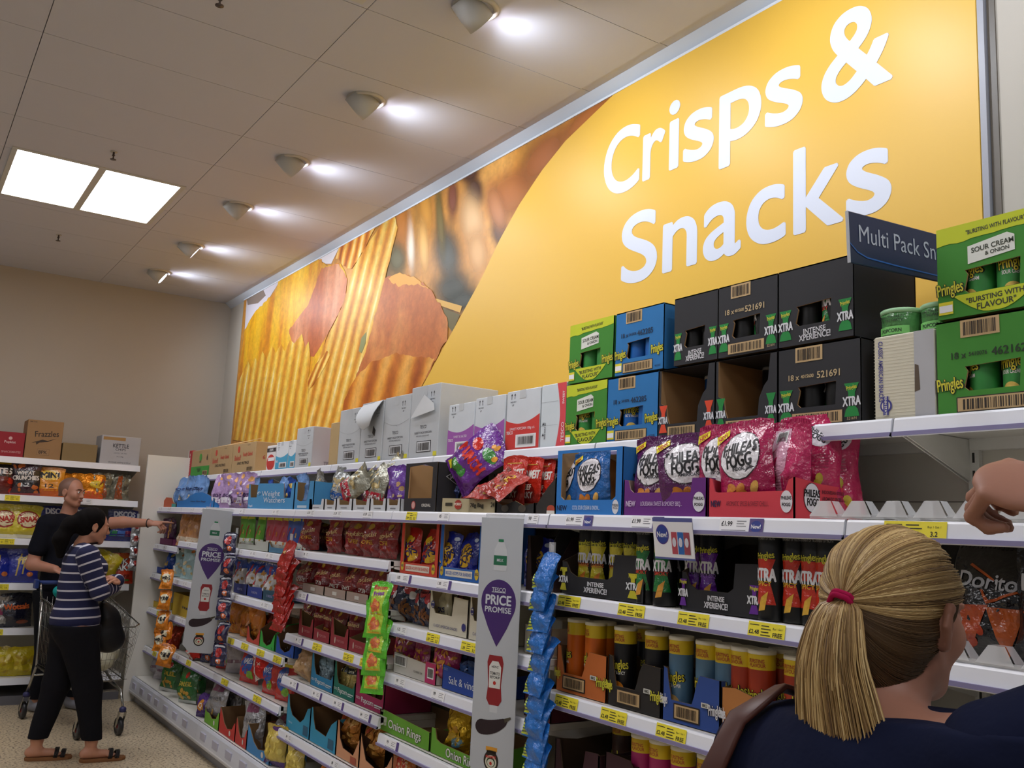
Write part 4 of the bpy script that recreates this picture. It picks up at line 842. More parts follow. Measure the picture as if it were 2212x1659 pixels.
KIND={ # w,h,d,base,mat,ops,crump
 'ph_blue':(.19,.24,.07,'2468b4','film',PH('1c4f9a','MEXICAN'),.45),
 'ph_purple':(.20,.255,.075,'5a1e58','film',PH('4a1648','AMERICAN'),.5),
 'ph_pink':(.20,.275,.075,'b01e56','film',PH('98204a','INDONESIAN'),.5),
 'ph_back':(.19,.28,.07,'c02860','film',[('r',-.3,.1,.1,.9,'d8a0b8'),('r',-.3,.1,.1,.12,'804050'),('r',-.28,.5,.08,.505,'703848'),('b',-.25,.75,.05,.88)]+[('r',-.27,.15+.03*i,.06,.158+.03*i,'8a5468') for i in range(11)],1),
 'ph_side':(.17,.285,.07,'c02058','film',[('e',.15,.78,.22,.12,'e4dce4'),('t','PHILEAS',.15,.81,.016,'141418',.36,-.5),('t','FOGG',.13,.76,.017,'141418',.28,-.5),('c',-.1,.15,.3,.4,4,['d8c040','c8b038'],.02)]+[('r',-.05,.45+.03*i,.3,.456+.03*i,'902848') for i in range(5)],1.2),
 'red_toffee':(.17,.20,.08,'8e1c1e','film',[('c',-.3,.1,.3,.5,6,['9a2c18','7a1a14'],.02),('e',0,.80,.14,.08,'c8a028'),('t','Popkist',0,.58,.026,'e0c088',.75,.12),('t','TOFFEE',0,.38,.020,'d8a030',.55)],1.4),
 'red_sweet':(.17,.19,.08,'8a1a20','film',[('e',0,.82,.10,.07,'d8b040'),('t','popkist',0,.60,.024,'e8c890',.7,.15),('r',-.4,.46,.4,.49,'b8484a'),('t','SWEET',0,.30,.020,'f0e8e0',.6),('r',-.3,.18,.3,.2,'c86a60')],1.2),
 'red_small':(.12,.16,.05,'7c181c','film',[('e',0,.8,.08,.07,'d8b040'),('t','Salted',0,.62,.018,'e0c088',.7),('t','70p',.0,.3,.012,'d8a040',.3)],.6),
 'hoops_red':(.15,.20,.06,'b8221e','film',[('e',-.1,.72,.2,.1,'e8c020'),('e',.2,.4,.24,.16,'e0b020'),('t','BIG',0,.62,.026,'2a1a60',.5,.5),('t','HOOPS',0,.38,.032,'2a1a60',.85,.5),('c',-.4,.1,.4,.9,4,['e8b428'],.016)],1),
 'hoops_blue':(.15,.19,.06,'1c2c9a','film',[('e',0,.5,.34,.26,'e0b020'),('t','BIG',-.05,.6,.026,'1a1450',.5,.5),('t','HOOPS',0,.40,.032,'1a1450',.85,.5),('e',.3,.85,.12,.05,'c8d4f0')],1),
 'pretzel':(.20,.21,.07,'24284a','film',[('c',-.45,.04,.45,.42,26,['8a5020','6e3c18','a86a30'],.018),('e',-.3,.62,.16,.12,'c02c34'),('e',.02,.8,.17,.14,'c83840'),('e',.32,.66,.17,.14,'c02c34'),('e',-.4,.88,.08,.07,'e8e4e8'),('e',-.12,.52,.09,.08,'e8e4e8'),('e',.42,.5,.08,.08,'e8e4e8'),('t','Salted',.02,.8,.018,'501820',.26)],.7),
 'cream':(.14,.20,.06,'ddd2a8','film',[('c',-.3,.05,.3,.25,5,['b87838','c88a48'],.016),('p',[(-.5,.45),(.1,.6),(.1,.75),(-.5,.62)],'2c2c6a'),('t','SNACKS',0,.38,.020,'2a2a5a',.7),('r',-.5,.85,.5,.95,'3a3a7a')],1.2),
 'cream_red':(.13,.20,.05,'7a2c28','film',[('c',-.4,.05,.4,.5,8,['8a4c28','a05a38'],.016),('t','PENN',0,.7,.02,'e8dcc0',.6)],1.2),
 'pink_disc':(.17,.22,.07,'b03468','film',[('c',-.42,.08,.42,.62,26,['dd9438','c8802c'],.015),('r',-.3,.8,.2,.88,'5c3040')],1),
 'navy':(.15,.15,.06,'1c2850','foil',[('e',0,.5,.3,.2,'4a6aa8')],1.4),
 'yellow_foil':(.16,.20,.08,'c8a01c','foil',[('e',.15,.28,.26,.1,'5a8a9a'),('c',-.4,.3,.4,.7,8,['d8b02c','b8861c'],.02)],1.6),
 'porky_red':(.17,.24,.05,'a82c20','film',[('t','CHILLI',0,.6,.03,'e8c040',.6),('c',-.4,.2,.4,.8,8,['7a3020','9a4a28'],.02)],1),
 'jerky':(.17,.22,.03,'c42c1c','film',[('t','WILD WEST',0,.66,.034,'e8e2d8',.88,0,.04),('r',-.3,.84,.3,.86,'d8a048'),('e',0,.32,.33,.2,'8a2018'),('t','BEEF',0,.42,.022,'e8dcc8',.4),('t','JERKY',0,.27,.026,'e8e2d8',.56)],.25),
 'monster':(.21,.27,.07,'6a2a8e','film',[('p',[(-.3,.1),(.2,.2),(.1,.32),(-.35,.25)],'3a8a30'),('t','MUNCH',0,.5,.045,'d8301c',.8,.1,.05),('e',.2,.75,.2,.08,'3a8a38'),('e',-.2,.68,.16,.08,'c82a20'),('c',-.4,.78,.4,.92,4,['e8a030'],.018),('p',[(-.45,.06),(-.25,.04),(-.2,.14),(-.42,.16)],'e8d828')],1.4),
 'silverblue':(.16,.25,.06,'b0b4b4','foil',[('r',-.5,0,.5,.38,'1e56a8'),('c',-.2,.42,.4,.85,8,['c8b07c','d8c494'],.018),('t','Jacks',0,.24,.03,'e8f0f8',.6)],1.6),
 'silverred':(.17,.25,.06,'b4b4a4','foil',[('r',-.5,0,.5,.32,'b82038'),('c',-.4,.42,.4,.85,10,['c0aa74','d0bc88'],.018),('t','Full On',0,.2,.03,'f0e4e8',.7)],1.4),
 'purple_clear':(.15,.24,.06,'6a3c9c','film',[('c',-.4,.15,.4,.6,12,['d8b890','c8a070'],.018),('t','Ty',0,.8,.03,'f0f0f8',.3)],1.3),
 'lilac':(.15,.22,.06,'a88ab8','film',[('c',-.35,.55,.35,.9,5,['d8a060','c88840'],.024),('t','pops',0,.38,.03,'4a3060',.6),('r',-.4,.15,.4,.3,'e8e4f0')],1.4),
 'peach':(.14,.24,.05,'cc9468','film',[('c',-.35,.4,.35,.9,6,['d8a060','c88840'],.024),('r',-.5,.12,.5,.3,'e8d8c0')],1.2),
 'pinkbag':(.13,.20,.05,'cc5070','film',[('c',-.35,.1,.35,.4,4,['d8a060','c88840'],.02),('r',-.4,.5,.4,.6,'e88aa0')],1.4),
 'skyblue':(.15,.21,.06,'6a94cc','film',[('c',-.35,.1,.35,.4,4,['c8c0a0','d0c8b0'],.02),('t','pops',0,.6,.024,'304880',.6)],1.5),
 'paleblue':(.15,.23,.05,'a8c8cc','film',[('c',-.35,.1,.35,.5,7,['d8c8a0','c8b888'],.02),('c',-.4,.75,.4,.9,4,['c8783c'],.02)],1.3),
 'violet':(.14,.20,.05,'4a1a44','film',[('p',[(.0,.2),(.15,.2),(.2,.9),(.08,.9)],'c88838'),('t','bar',-.2,.6,.02,'c8a060',.3)],1.1),
 'royal':(.12,.20,.05,'2050b0','film',[('c',-.3,.3,.3,.6,3,['c8a858'],.02),('e',.1,.75,.2,.08,'e0c060')],1.1),
 'white_blue':(.14,.19,.06,'e0e0e4','film',[('p',[(-.5,.65),(.5,.7),(.5,1),(-.5,1)],'2c50b0'),('p',[(-.45,.3),(-.3,.3),(-.05,.9),(-.2,.9)],'b8282c'),('c',.0,.25,.35,.7,6,['d8a050','c88c3c'],.016)],1.2),
 'orange_bag':(.14,.22,.06,'d07a1c','film',[('c',-.4,.1,.4,.9,10,['e09a38','c86a18'],.018),('t','balls',0,.3,.02,'7a2c10',.6)],1.4),
 'redtie':(.17,.21,.06,'c42a22','film',[('e',0,.55,.28,.3,'2c58b4'),('t','WAZZ',0,.62,.03,'e8e8f0',.5,.1,.04),('e',.2,.25,.16,.12,'7ab02c'),('r',-.3,.84,.3,.92,'e8d840')],1.1),
 'red_white':(.19,.13,.07,'d0302a','foil',[('r',-.5,0,.5,.4,'e0dcd8'),('t','X',0,.6,.02,'f0e8e0')],1),
 'silver_velvet':(.17,.24,.08,'b8b8bc','foil',[('r',-.3,.72,.3,.9,'8a4a6a'),('t','velvet',0,.58,.03,'5a5a60',.65,0,.0),('c',-.2,.1,.2,.3,4,['d0a860'],.02)],1.2),
 'greenleaf':(.18,.25,.07,'2c6a30','film',[('c',-.3,.12,.3,.34,7,['d0a848','c89838'],.022),('e',0,.72,.12,.08,'c83028'),('t','SOLEIL',0,.5,.028,'c8b040',.65),('r',-.5,0,.5,.08,'c8ccc8')],1),
 'purple_ropes':(.10,.14,.05,'4a2a78','film',[('e',0,.5,.3,.25,'d8902c'),('t','Q',0,.5,.03,'f0e8e0')],1.2),
 'whitegrey':(.18,.22,.07,'b4aeb4','film',[('r',-.4,.3,.4,.4,'8a6a7a')],1),
 'teal_pop':(.15,.20,.07,'b8a860','film',[('r',-.5,.55,.5,.70,'1c2a34'),('t','corn',0,.62,.016,'e8e8d8',.5),('c',-.4,.1,.4,.5,14,['e0cc80','d0b868'],.014),('t','m',0,.85,.03,'3a3418',.3)],1.2),
 'clear_sky':(.15,.21,.06,'8aa4b0','foil',[('p',[(-.5,.1),(.4,.0),(.4,.4),(-.3,.5)],'b8d0dc')],1.5),
 'brown_bag':(.19,.18,.08,'b89468','film',[('c',-.4,.1,.4,.9,9,['c8a880','a88460'],.03)],1.6),
 'chip_clear':(.19,.23,.08,'b87834','foil',[('c',-.45,.05,.45,.85,34,['d89a40','c07828','e0b060','c85020'],.020)],1.8),
 'gold_purple':(.17,.20,.08,'c8b050','film',[('r',-.5,0,.5,.14,'4a2070'),('c',-.4,.2,.4,.75,16,['dcc868','c8b048'],.018),('e',0,.9,.2,.06,'5a2c7c')],1.3),
 'orange_deep':(.19,.22,.08,'c8701c','film',[('t','Puffs',0,.62,.04,'e8c8a0',.7,.2,.04),('e',0,.62,.3,.16,'c03c2c'),('c',-.4,.1,.4,.4,8,['dc8c2c','b8601c'],.02)],1.3),
 'mini':(.105,.15,.045,'e88a1c','film',[('e',0,.55,.34,.24,'e8e0c0'),('t','MINI',0,.55,.030,'1c1a20',.62,.1,.05),('r',-.5,.9,.5,.97,'c86a10')],1),
 'redstrip':(.15,.20,.05,'a8221c','film',[('e',0,.6,.2,.15,'8a1814'),('t','Rib',0,.6,.02,'d8b040',.3)],1),
 'greenstrip':(.13,.19,.035,'5cc02c','film',[('p',[(-.32,.12),(.32,.12),(.38,.85),(-.30,.85)],'b8d840'),('c',-.2,.2,.2,.5,7,['e06a30','e8a838'],.014),('e',0,.36,.22,.14,'d87048'),('t','Bacon',0,.84,.022,'b82c2c',.6,.0,.04),('t','Fries',.02,.68,.022,'8a3ca0',.5,.15,.04),('r',-.25,.13,.25,.17,'e8c030')],.6),
 'bluestrip':(.19,.22,.06,'2272c8','film',[('p',[(-.5,.02),(-.5,.5),(-.18,.05)],'c8dc40')]+[('p',[(-.48,.07+.08*i),(-.22+.02*i,.10+.06*i),(-.24,.12+.06*i),(-.48,.10+.08*i)],'1c4a58') for i in range(5)],.8),
 'darkstrip':(.12,.16,.045,'1c1c48','film',[('e',0,.6,.26,.22,'b02420'),('e',.1,.2,.2,.12,'d8703c'),('t','9',.1,.2,.02,'f0f0f4'),('r',-.4,.86,.4,.94,'d0d4e0')],1.1),
 'whitestrip':(.10,.13,.04,'c4c8cc','foil',[('e',0,.5,.24,.2,'a8342c')],1.3),
 'wheat':(.24,.30,.08,'3a1c28','film',[('r',-.5,.25,.5,.72,'18161a'),('c',-.4,.05,.4,.3,5,['c86a2c','d8843c'],.03),('t','WHEAT',0,.64,.032,'e0d8d0',.6,0,.04),('t','CRUNCHIES',0,.50,.036,'e0d8d0',.9,0,.05),('t','12',0,.3,.032,'e0e0e0',.3),('c',-.4,.8,.4,.95,3,['c86a2c'],.03),('r',-.5,.0,.5,.06,'8a3030')],.55),
 'bites':(.24,.30,.08,'6a1a14','film',[('r',-.5,.5,.5,.85,'18161a'),('t','BITES',0,.66,.05,'e0d8d0',.8,0,.05),('c',-.45,.05,.45,.5,5,['c83018','d85028'],.035),('r',-.5,.86,.5,1,'d8b028')],.55),
 'mini12':(.24,.26,.08,'e89820','film',[('e',0,.72,.36,.18,'f0c850'),('t','MINI',0,.72,.05,'1c1a20',.62,0,.06),('t','12',0,.36,.032,'3a2818',.3),('r',-.5,0,.5,.25,'d8681c')],.55),
 'orange_yell':(.24,.22,.07,'e8901c','foil',[('e',.2,.6,.25,.15,'e8c830'),('r',-.5,0,.5,.3,'d8581c')],1.5),
 'clear_brown':(.18,.24,.07,'8a8878','foil',[('p',[(-.2,.05),(.2,.05),(.1,.95),(-.1,.9)],'a04c20')],1.8),
 'snackajax':(.26,.28,.09,'d8c83a','film',[('e',.05,.55,.36,.26,'a02c24'),('e',.05,.55,.32,.22,'e8d8b0'),('t','SNAX',.05,.56,.045,'b82c20',.55,.15,.05),('r',-.5,0,.5,.1,'e8e4c8')],.55),
 'discos':(.26,.29,.08,'1a2470','film',[('t','DISCOS',.05,.84,.05,'e0e4f0',.7,0,.05),('r',-.4,.15,-.15,.32,'2a7a4a'),('r',-.13,.15,.12,.32,'3a6ab8'),('r',.14,.15,.4,.32,'7a2848')],.55),
 'twirl':(.26,.28,.09,'1c2c98','film',[('p',[(-.2,.2),(-.15,.2),(-.05,.85),(-.1,.85)],'c8b060'),('p',[(0,.25),(.05,.25),(.1,.8),(.06,.8)],'c8b060'),('e',.25,.25,.1,.07,'c87038'),('t','ff',-.05,.65,.06,'d8c070',.25)],.55),
 'niknak':(.25,.28,.08,'c83c20','film',[('e',0,.9,.3,.1,'e86a28'),('t','NIK',0,.72,.05,'1a1618',.55,.05,.10),('t','NAKS',.0,.52,.055,'1a1618',.82,.05,.10),('t','NIK',0,.72,.05,'e8e4e0',.53,.05,.03),('t','NAKS',.0,.52,.055,'e8e4e0',.8,.05,.03),('r',-.35,.2,.35,.3,'8a2818'),('r',-.3,.08,.35,.14,'5a8a30')],.55),
 'yellow_far':(.24,.24,.08,'c8b41c','film',[('c',-.4,.1,.4,.7,9,['d8c438','b89c18'],.03)],1.2),
 'dark_far':(.25,.28,.08,'1a1a2c','film',[('t','Wotsals',0,.6,.045,'c85a1c',.8,.05,.05),('e',.2,.15,.2,.06,'8a3a18')],.55),
 'greycan_far':(.2,.25,.07,'a8a4a0','foil',[('r',-.4,.4,.4,.6,'8a3c58')],1.2),
 'doritos':(.205,.28,.08,'121214','film',[('c',-.35,.05,.35,.45,3,['b83c14'],.02),('p',[(-.42,.42),(.0,.46),(-.2,.05)],'b84a1a'),('p',[(-.02,.44),(.42,.46),(.2,.02)],'c05a20'),('t','Doritos',0,.66,.038,'c8c8cc',.82,.0,.02),('p',[(-.30,.78),(.02,.66),(.02,.68),(-.28,.80)],'c85a1c'),('p',[(-.12,.58),(-.09,.58),(.0,.50),(.36,.62),(.36,.60),(-.02,.465)],'c85a1c')],.9),
 'redcrisp_clear':(.17,.2,.07,'a83820','foil',[('c',-.4,.1,.4,.8,12,['b84828','983018'],.02)],1.6),
}
KIND['skinny_green']=(.105,.215,.035,'6ab03a','paint',[('r',-.5,0,.5,.3,'e8ece4'),('p',[(-.4,.3),(-.25,.3),(.05,.7),(-.1,.7)],'c02838'),('c',.0,.25,.3,.6,4,['e0b860'],.012),('r',-.4,.88,.4,.97,'e0dc40')],.25)
KIND['skinny_red']=(.105,.215,.035,'b85060','paint',[('r',-.5,0,.5,.3,'e8ece4'),('p',[(-.4,.3),(-.25,.3),(.05,.7),(-.1,.7)],'c02838'),('c',.0,.25,.3,.6,4,['e08a40'],.012),('r',-.4,.88,.4,.97,'e0dc40')],.25)
KIND['skinny_blue']=(.105,.215,.035,'3c5cb0','paint',[('r',-.5,0,.5,.3,'e8ece4'),('p',[(-.4,.3),(-.25,.3),(.05,.7),(-.1,.7)],'c02838'),('c',.0,.25,.3,.6,4,['e0b860'],.012),('r',-.4,.88,.4,.97,'e0dc40')],.25)
_PM={}
def pouch_mesh(kind,var=0):
    if (kind,var) in _PM: return _PM[(kind,var)]
    w,h,d,base,mk,L,cr_=KIND[kind]; sd=(sum(map(ord,kind))%37)+var*11.3
    S=pouch_surface(w,h,d,sd,cr_,slump=[0,.25,-.12][var%3]*min(1,cr_)); mb=MB(); nx,ny=14,20; m=M(base,mk)
    for back in (False,True):
        vs=[S((i/nx-.5)*w,j/ny*h,0,back) for j in range(ny+1) for i in range(nx+1)]
        fs=[(j*(nx+1)+i,j*(nx+1)+i+1,(j+1)*(nx+1)+i+1,(j+1)*(nx+1)+i) for j in range(ny) for i in range(nx)]
        if back: fs=[f[::-1] for f in fs]
        mb.add(vs,fs,m,True)
    # crimped seams
    for z0,z1 in ((0,.035),(.955,1)):
        n=20
        for i in range(n):
            a0=(i/n-.5)*w*.98;a1=((i+.5)/n-.5)*w*.98
            mb.add([S(a0,z0*h,.0012),S(a1,z0*h,.0012),S(a1,z1*h,.0012),S(a0,z1*h,.0012)],[(0,1,2,3)],m)
    ops(mb,S,w,h,L,'film' if mk!='paint' else 'print')
    _PM[(kind,var)]=mb.mesh('crisp_bag'); return _PM[(kind,var)]
_nb=[0]
def bag(kind,loc,rz=0,tilt=0,roll=0,scale=1,label='',group=None,name='crisp_bag',cat='bag',var=None,lay=0):
    _nb[0]+=1; me=pouch_mesh(kind,_nb[0]%3 if var is None else var)
    o=bpy.data.objects.new(name,me); COL.objects.link(o)
    o.matrix_world=Matrix.Translation(loc)@Matrix.Rotation(rz,4,'Z')@Matrix.Rotation(lay,4,'X')@Matrix.Rotation(roll,4,'Y')@Matrix.Rotation(tilt,4,'X')@Matrix.Diagonal((scale,scale,scale,1))
    if abs(roll)>.2 or abs(tilt)>.3:
        Mx=o.matrix_world; step=max(1,len(me.vertices)//400); zm=min((Mx@v.co).z for v in list(me.vertices)[::step])
        o.matrix_world=Matrix.Translation((0,0,loc[2]-zm))@Mx
    return tag(o,label,cat,group)
RN=random.Random(5)
def headroom(x,y,z):
    if x<-8.55 or y<1.9: return 9
    j=next((q for q in range(8) if J[q+1]<=x<J[q]),None)
    if j is None: return 9
    up=[v for v in LV[j]+[1.615]+([1.89] if y>2.16 else []) if v>z+.05]
    return (min(up)-z-.040) if up else 9
def row(kind,pxs,y,z,desc,where,scale=1.0,rz=0,tilt=-.05,jr=.12,roll=0,names='crisp_bag'):
    n=len(pxs); g=desc+' '+where
    for i,p in enumerate(pxs):
        if n==1: lab=desc.replace('bags','bag')+' '+where
        elif n==2: lab=['left','right'][i]+' of the two '+g
        else: lab=(ORD[i]+' from the left of the '+g) if i<n-1 else 'rightmost of the '+g
        kk=kind[i%len(kind)] if isinstance(kind,(list,tuple)) else kind
        kw=KIND[kk][0]
        sc_=min(scale*1.1,headroom(XAT(p,y,z+.08),y,z)/KIND[kk][1])
        bag(kk,(XAT(p,y,z+.08),y+RN.uniform(-.004,.004),z+.002),rz+(R(6)+R(26)*min(1,max(0,(-XAT(p,y,z)-4)/3.5)) if jr>.04 else R(10))+RN.uniform(-jr,jr),tilt+RN.uniform(-.04,.02),roll+RN.uniform(-.08,.08)*(jr>0),sc_,lab,g if n>1 else None,names)
def tray(px0,px1,y,z,d,prof,col,label,text=(),side_h=None,inside='8c7048',kind='card',back_h=None,texts2=(),side=None,group=None,x01=None,name='display_tray'):
    """shelf-ready tray: prof = front outline top edge as (x fraction, height m) from left to right"""
    x0,x1=x01 if x01 else (XAT(px0,y,z+.04),XAT(px1,y,z+.04)); x0+=.0015; x1-=.0015
    cx=(x0+x1)/2; w=x1-x0; t=.004; mb=MB(); m=M(col,kind); mi=M(inside,'card')
    F=[(-w/2,0),(w/2,0)]+[((a-.5)*w,b) for a,b in prof[::-1]]
    mb.poly(lambda a,b,l=0:(a,-l,b),F,m,0)
    mb.poly(lambda a,b,l=0:(a,t+l,b),F[::-1],mi,0)
    n=len(F); mb.add([(a,yy,b) for yy in (0,t) for a,b in F],[(j,(j+1)%n,n+(j+1)%n,n+j) for j in range(n)],mi)
    hl,hr=prof[0][1],prof[-1][1]; bh=back_h or max(hl,hr); sh=side_h or bh
    for sx,hh in ((-1,hl),(1,hr)):
        P=[(0,0),(d,0),(d,bh),(d*.35,sh),(0,hh)]
        X0=sx*w/2; X1=X0-sx*t
        mb.add([(X0,a,b) for a,b in P],[tuple(range(5)) if sx>0 else tuple(range(4,-1,-1))],m); mb.add([(X1,a,b) for a,b in P],[tuple(range(4,-1,-1)) if sx>0 else tuple(range(5))],mi)
        mb.add([(x,a,b) for x in (X0,X1) for a,b in P],[(j,(j+1)%5,5+(j+1)%5,5+j) for j in range(5)],mi)
    mb.box(-w/2+t,w/2-t,d-t,d,0,bh,mi); mb.box(-w/2+t,w/2-t,t,d-t,0,.003,mi)
    Fs=lambda a,b,l=0:(a,-.0006-l,b)
    ops(mb,Fs,w,.1,list(text),'print')
    if side: 
        Sd=lambda a,b,l=0:(w/2+.0006+l,a,b); ops(mb,Sd,d,.1,side,'print')
    o=mb.obj(name,None,(cx,y,z+.001)); return tag(o,label,'tray',group)
TR=lambda f,p,w=.14:[(0,p),(w,p),(w+.04,f),(1-w-.04,f),(1-w,p),(1,p)]
def U(f,p,w=.12,q=None):
    q=p if q is None else q
    return [(0,p),(w,p),(w+.03,p*.7+f*.3),(w+.09,f),(1-w-.09,f),(1-w-.03,q*.7+f*.3),(1-w,q),(1,q)]
ZD=1.616   # top deck
# ---------------- top deck, right to left
x0,x1=XAT(1202,2.03,ZD+.1),XAT(1344,2.03,ZD+.1)
def dr(mb,F,w,h):
    mb.text(F,'NEW',-w*.40,h*.11,.018,pr('14203c'),.0006,maxw=w*.17); mb.text(F,'COOL SOUR CREAM & ONION...',-w*.02,h*.115,.014,pr('c8dcf4'),.0006,maxw=w*.42)
    mb.ell(F,w*.42,h*.13,.017,.024,pr('e8e8ee'),.0006); mb.text(F,'PHILEAS',w*.42,h*.155,.008,pr('141418'),.001,maxw=.03); mb.text(F,'FOGG',w*.42,h*.115,.008,pr('141418'),.001,maxw=.024)
w=x1-x0; h=.232
carton('display_box',w-.004,.28,h,M('2a7ac8','card'),dr,side=lambda mb,S,d,h:mb.text(S,'NEW',.1,h*.62,.055,pr('14203c'),rot=.6),label='bright blue display box holding two blue bags on the top deck',cat='display box',loc=((x0+x1)/2,2.03,ZD),
   window=[(-w*.42,h*.95),(-w*.42,h*.28),(-w*.37,h*.23),(w*.36,h*.23),(w*.41,h*.28),(w*.41,h*.95)],open_top=True)
bag('ph_blue',(XAT(1233,2.10,ZD+.1),2.10,ZD+.006),R(-12),0,.02,.92,'blue bag leaning at the left inside the blue display box',var=1)
bag('ph_blue',(XAT(1284,2.075,ZD+.1),2.075,ZD+.006),R(4),0,-.06,.95,'blue bag with a big white disc at the front of the blue display box',var=0)
nt_=lambda c,t,lo,tc:[('t','NEW',-.40,.40,.018,lo,.12,0,.03),('t',t,-.02,.40,.014,tc,.50,0,.0),('e',.42,.46,.065,.30,'e8e4ea'),('t','PHILEAS',.42,.56,.009,'141418',.11),('t','FOGG',.42,.38,.009,'141418',.09)]
tray(1346,1527,2.03,ZD,.27,[(0,.118),(.06,.116),(.09,.085),(.13,.075),(.82,.075),(.84,.118),(1,.118)],'6a2680','purple tray with orange-brown snack bags on the top deck',nt_('', 'LOUISIANA SWEET & SMOKEY BBQ...','d8c0e0','e0cce8'),side_h=.118,inside='a89080')
bag('ph_purple',(XAT(1412,2.075,ZD+.1),2.078,ZD+.012),R(3),-.06,.01,1,'purple bag with a white disc at the left of the purple tray',var=0)
bag('ph_purple',(XAT(1480,2.17,ZD+.1),2.16,ZD+.012),R(14),0,.05,1,'purple bag half hidden in the middle of the purple tray',var=2)
bag('ph_purple',(XAT(1500,2.10,ZD+.1),2.085,ZD+.02),R(35),-.02,-.1,.97,'purple bag twisted sideways at the right of the purple tray',var=1)
x0=XAT(1529,2.02,ZD+.03); x1=XAT(1717,2.02,ZD+.03)
tray(0,0,2.02,ZD,.29,[(0,.115),(.05,.112),(.08,.075),(.12,.072),(.90,.075),(.94,.105),(1,.112)],'d8404e','coral red tray of pink bags at the right end of the full top deck',nt_('','AROMATIC SPICES & SWEET CHILLI...','40204c','7a2030'),side_h=.10,back_h=.09,inside='c84858',
  side=[('e',.24,.60,.115,.40,'3a3038'),('e',.24,.60,.11,.385,'e8e4ea'),('t','PHILEAS',.24,.72,.020,'141418',.22),('t','FOGG',.25,.48,.020,'141418',.16),('t','INDONESIAN STYLE CRACKERS',.62,.78,.009,'5a1828',.48),('t','AROMATIC SPICES & SWEET CHILLI...',.66,.60,.010,'5a1828',.56),('e',.9,.28,.05,.14,'2c2c58')],x01=(x0,x1))
bag('ph_pink',(XAT(1560,2.10,ZD+.12),2.10,ZD+.012),R(6),0,.04,1.0,'pink bag at the far left of the coral red tray',var=0)
bag('ph_pink',(XAT(1622,2.07,ZD+.12),2.065,ZD+.02),R(8),-.02,-.12,.98,'pink bag tilted in front of its neighbour in the coral red tray',var=1)
bag('ph_pink',(XAT(1650,2.17,ZD+.12),2.17,ZD+.012),R(-6),0,.1,.98,'pink bag mostly hidden behind the tilted one in the coral red tray',var=2)
bag('ph_back',(XAT(1712,2.13,ZD+.12),2.12,ZD+.014),R(-8),0,-.03,.97,'pink bag turned to show its printed back label',var=0)
bag('ph_side',(XAT(1765,2.19,ZD+.12),2.17,ZD+.02),R(34),0,-.03,1.0,'pink bag seen edge-on right of the one showing its back label',var=1)
bag('ph_side',(XAT(1812,2.26,ZD+.12),2.24,ZD+.014),R(30),0,-.08,.98,'pink bag leaning at the far right end of the coral red tray',var=0)
# new-product card hanging from the rail
mb=MB(); S=plane((0,0,0),(1,0,0),(0,-.14,.99)); mb.rect(S,-.085,-.062,.085,.062,M('c8ccd8','print'),0); mb.rect(lambda a,b,l=0:(a,.0015+b*-.14,b*.99),.085,-.062,-.085,.062,M('c8ccd8','print'),0)
mb.rect(S,-.085,.050,.085,.062,pr('5a62a0'),.0005); mb.rect(S,-.085,-.062,.085,-.056,pr('5a62a0'),.0005); mb.rect(S,-.085,-.056,.085,.050,pr('f0f0f4'),.0006)
mb.ell(S,-.045,.012,.028,.030,pr('5a3c90'),.001); mb.ell(S,-.045,.012,.025,.027,pr('2c4498'),.0014); mb.text(S,'New!',-.045,.012,.016,pr('f0f0f4'),.002,maxw=.044)
for k,(x,c) in enumerate(((.005,'b84a58'),(.032,'2c6ab8'),(.058,'a04858'))): mb.rect(S,x-.012,-.045+.0*k,x+.012,.02,pr(c),.001+.0004*k); mb.ell(S,x,-.01,.008,.014,pr('d8d8e4'),.002+.0004*k)
tag(mb.obj('promotion_card',None,(XAT(1458,1.975,1.55),1.968,1.55)),'square white new-product card hanging below the top deck rail','card')
# jerky packs, wedge trays
tray(1157,1200,2.03,ZD,.26,[(0,.03),(.6,.10),(1,.135)],'2a2522','open brown-sided black tray of red jerky packs, its side raised',[('e',.3,.2,.2,.14,'b8462c'),('r',.1,.02,.5,.14,'e0dcd4')],side_h=.14,back_h=.15,inside='8a6c4a')
for i,p in enumerate((1120,1150,1172,1190)):
    bag('jerky',(XAT(p,2.15+.02*i,ZD+.1),2.12+.03*i,ZD+.022),R(2),-.05,0,1.0-.03*i,['front flat red jerky pack with a beef print','second flat red jerky pack behind the front one','third flat red jerky pack, mostly hidden','rearmost flat red jerky pack beside the blue box'][i],'flat red jerky packs',var=0)
tray(1072,1155,2.03,ZD,.10,[(0,.045),(.2,.03),(.5,.05),(.75,.03),(1,.042)],'1f1d1c','low torn black tray in front of the red jerky packs',[('e',.2,.2,.1,.14,'4a4238'),('e',-.25,.2,.1,.14,'4a4238')])
tray(954,1071,2.03,ZD,.26,[(0,.062),(1,.055)],'b8ab88','low beige tray for seventy gram bags under the purple bag',[('r',-.42,.28,-.28,.42,'3a3428'),('e',-.17,.34,.07,.20,'a83428'),('t','PORKY',-.17,.36,.011,'f0e8d8',.14),('t','70g Bag',.18,.32,.016,'2c2820',.24),('t','24',.46,.34,.018,'2c2820',.06)]+[('r',-.5+.025*i,.0,-.488+.025*i,.55,'a89c78') for i in range(0)])
bag('monster',(XAT(985,2.10,ZD+.06),2.08,ZD+.066),R(8),-.2,.88,1.08,'shiny purple snack bag lying slantwise over the beige tray',var=1)
bag('porky_red',(XAT(1018,2.04,ZD+.07),2.05,ZD+.055),R(0),-.1,1.42,.85,'red and brown bag lying flat on top of the beige tray',var=0,lay=R(-62))
bag('porky_red',(XAT(1062,2.06,ZD+.09),2.07,ZD+.05),R(0),-.1,1.85,.95,'red and brown bag leaning head down over the black torn tray',var=2,lay=R(-48))
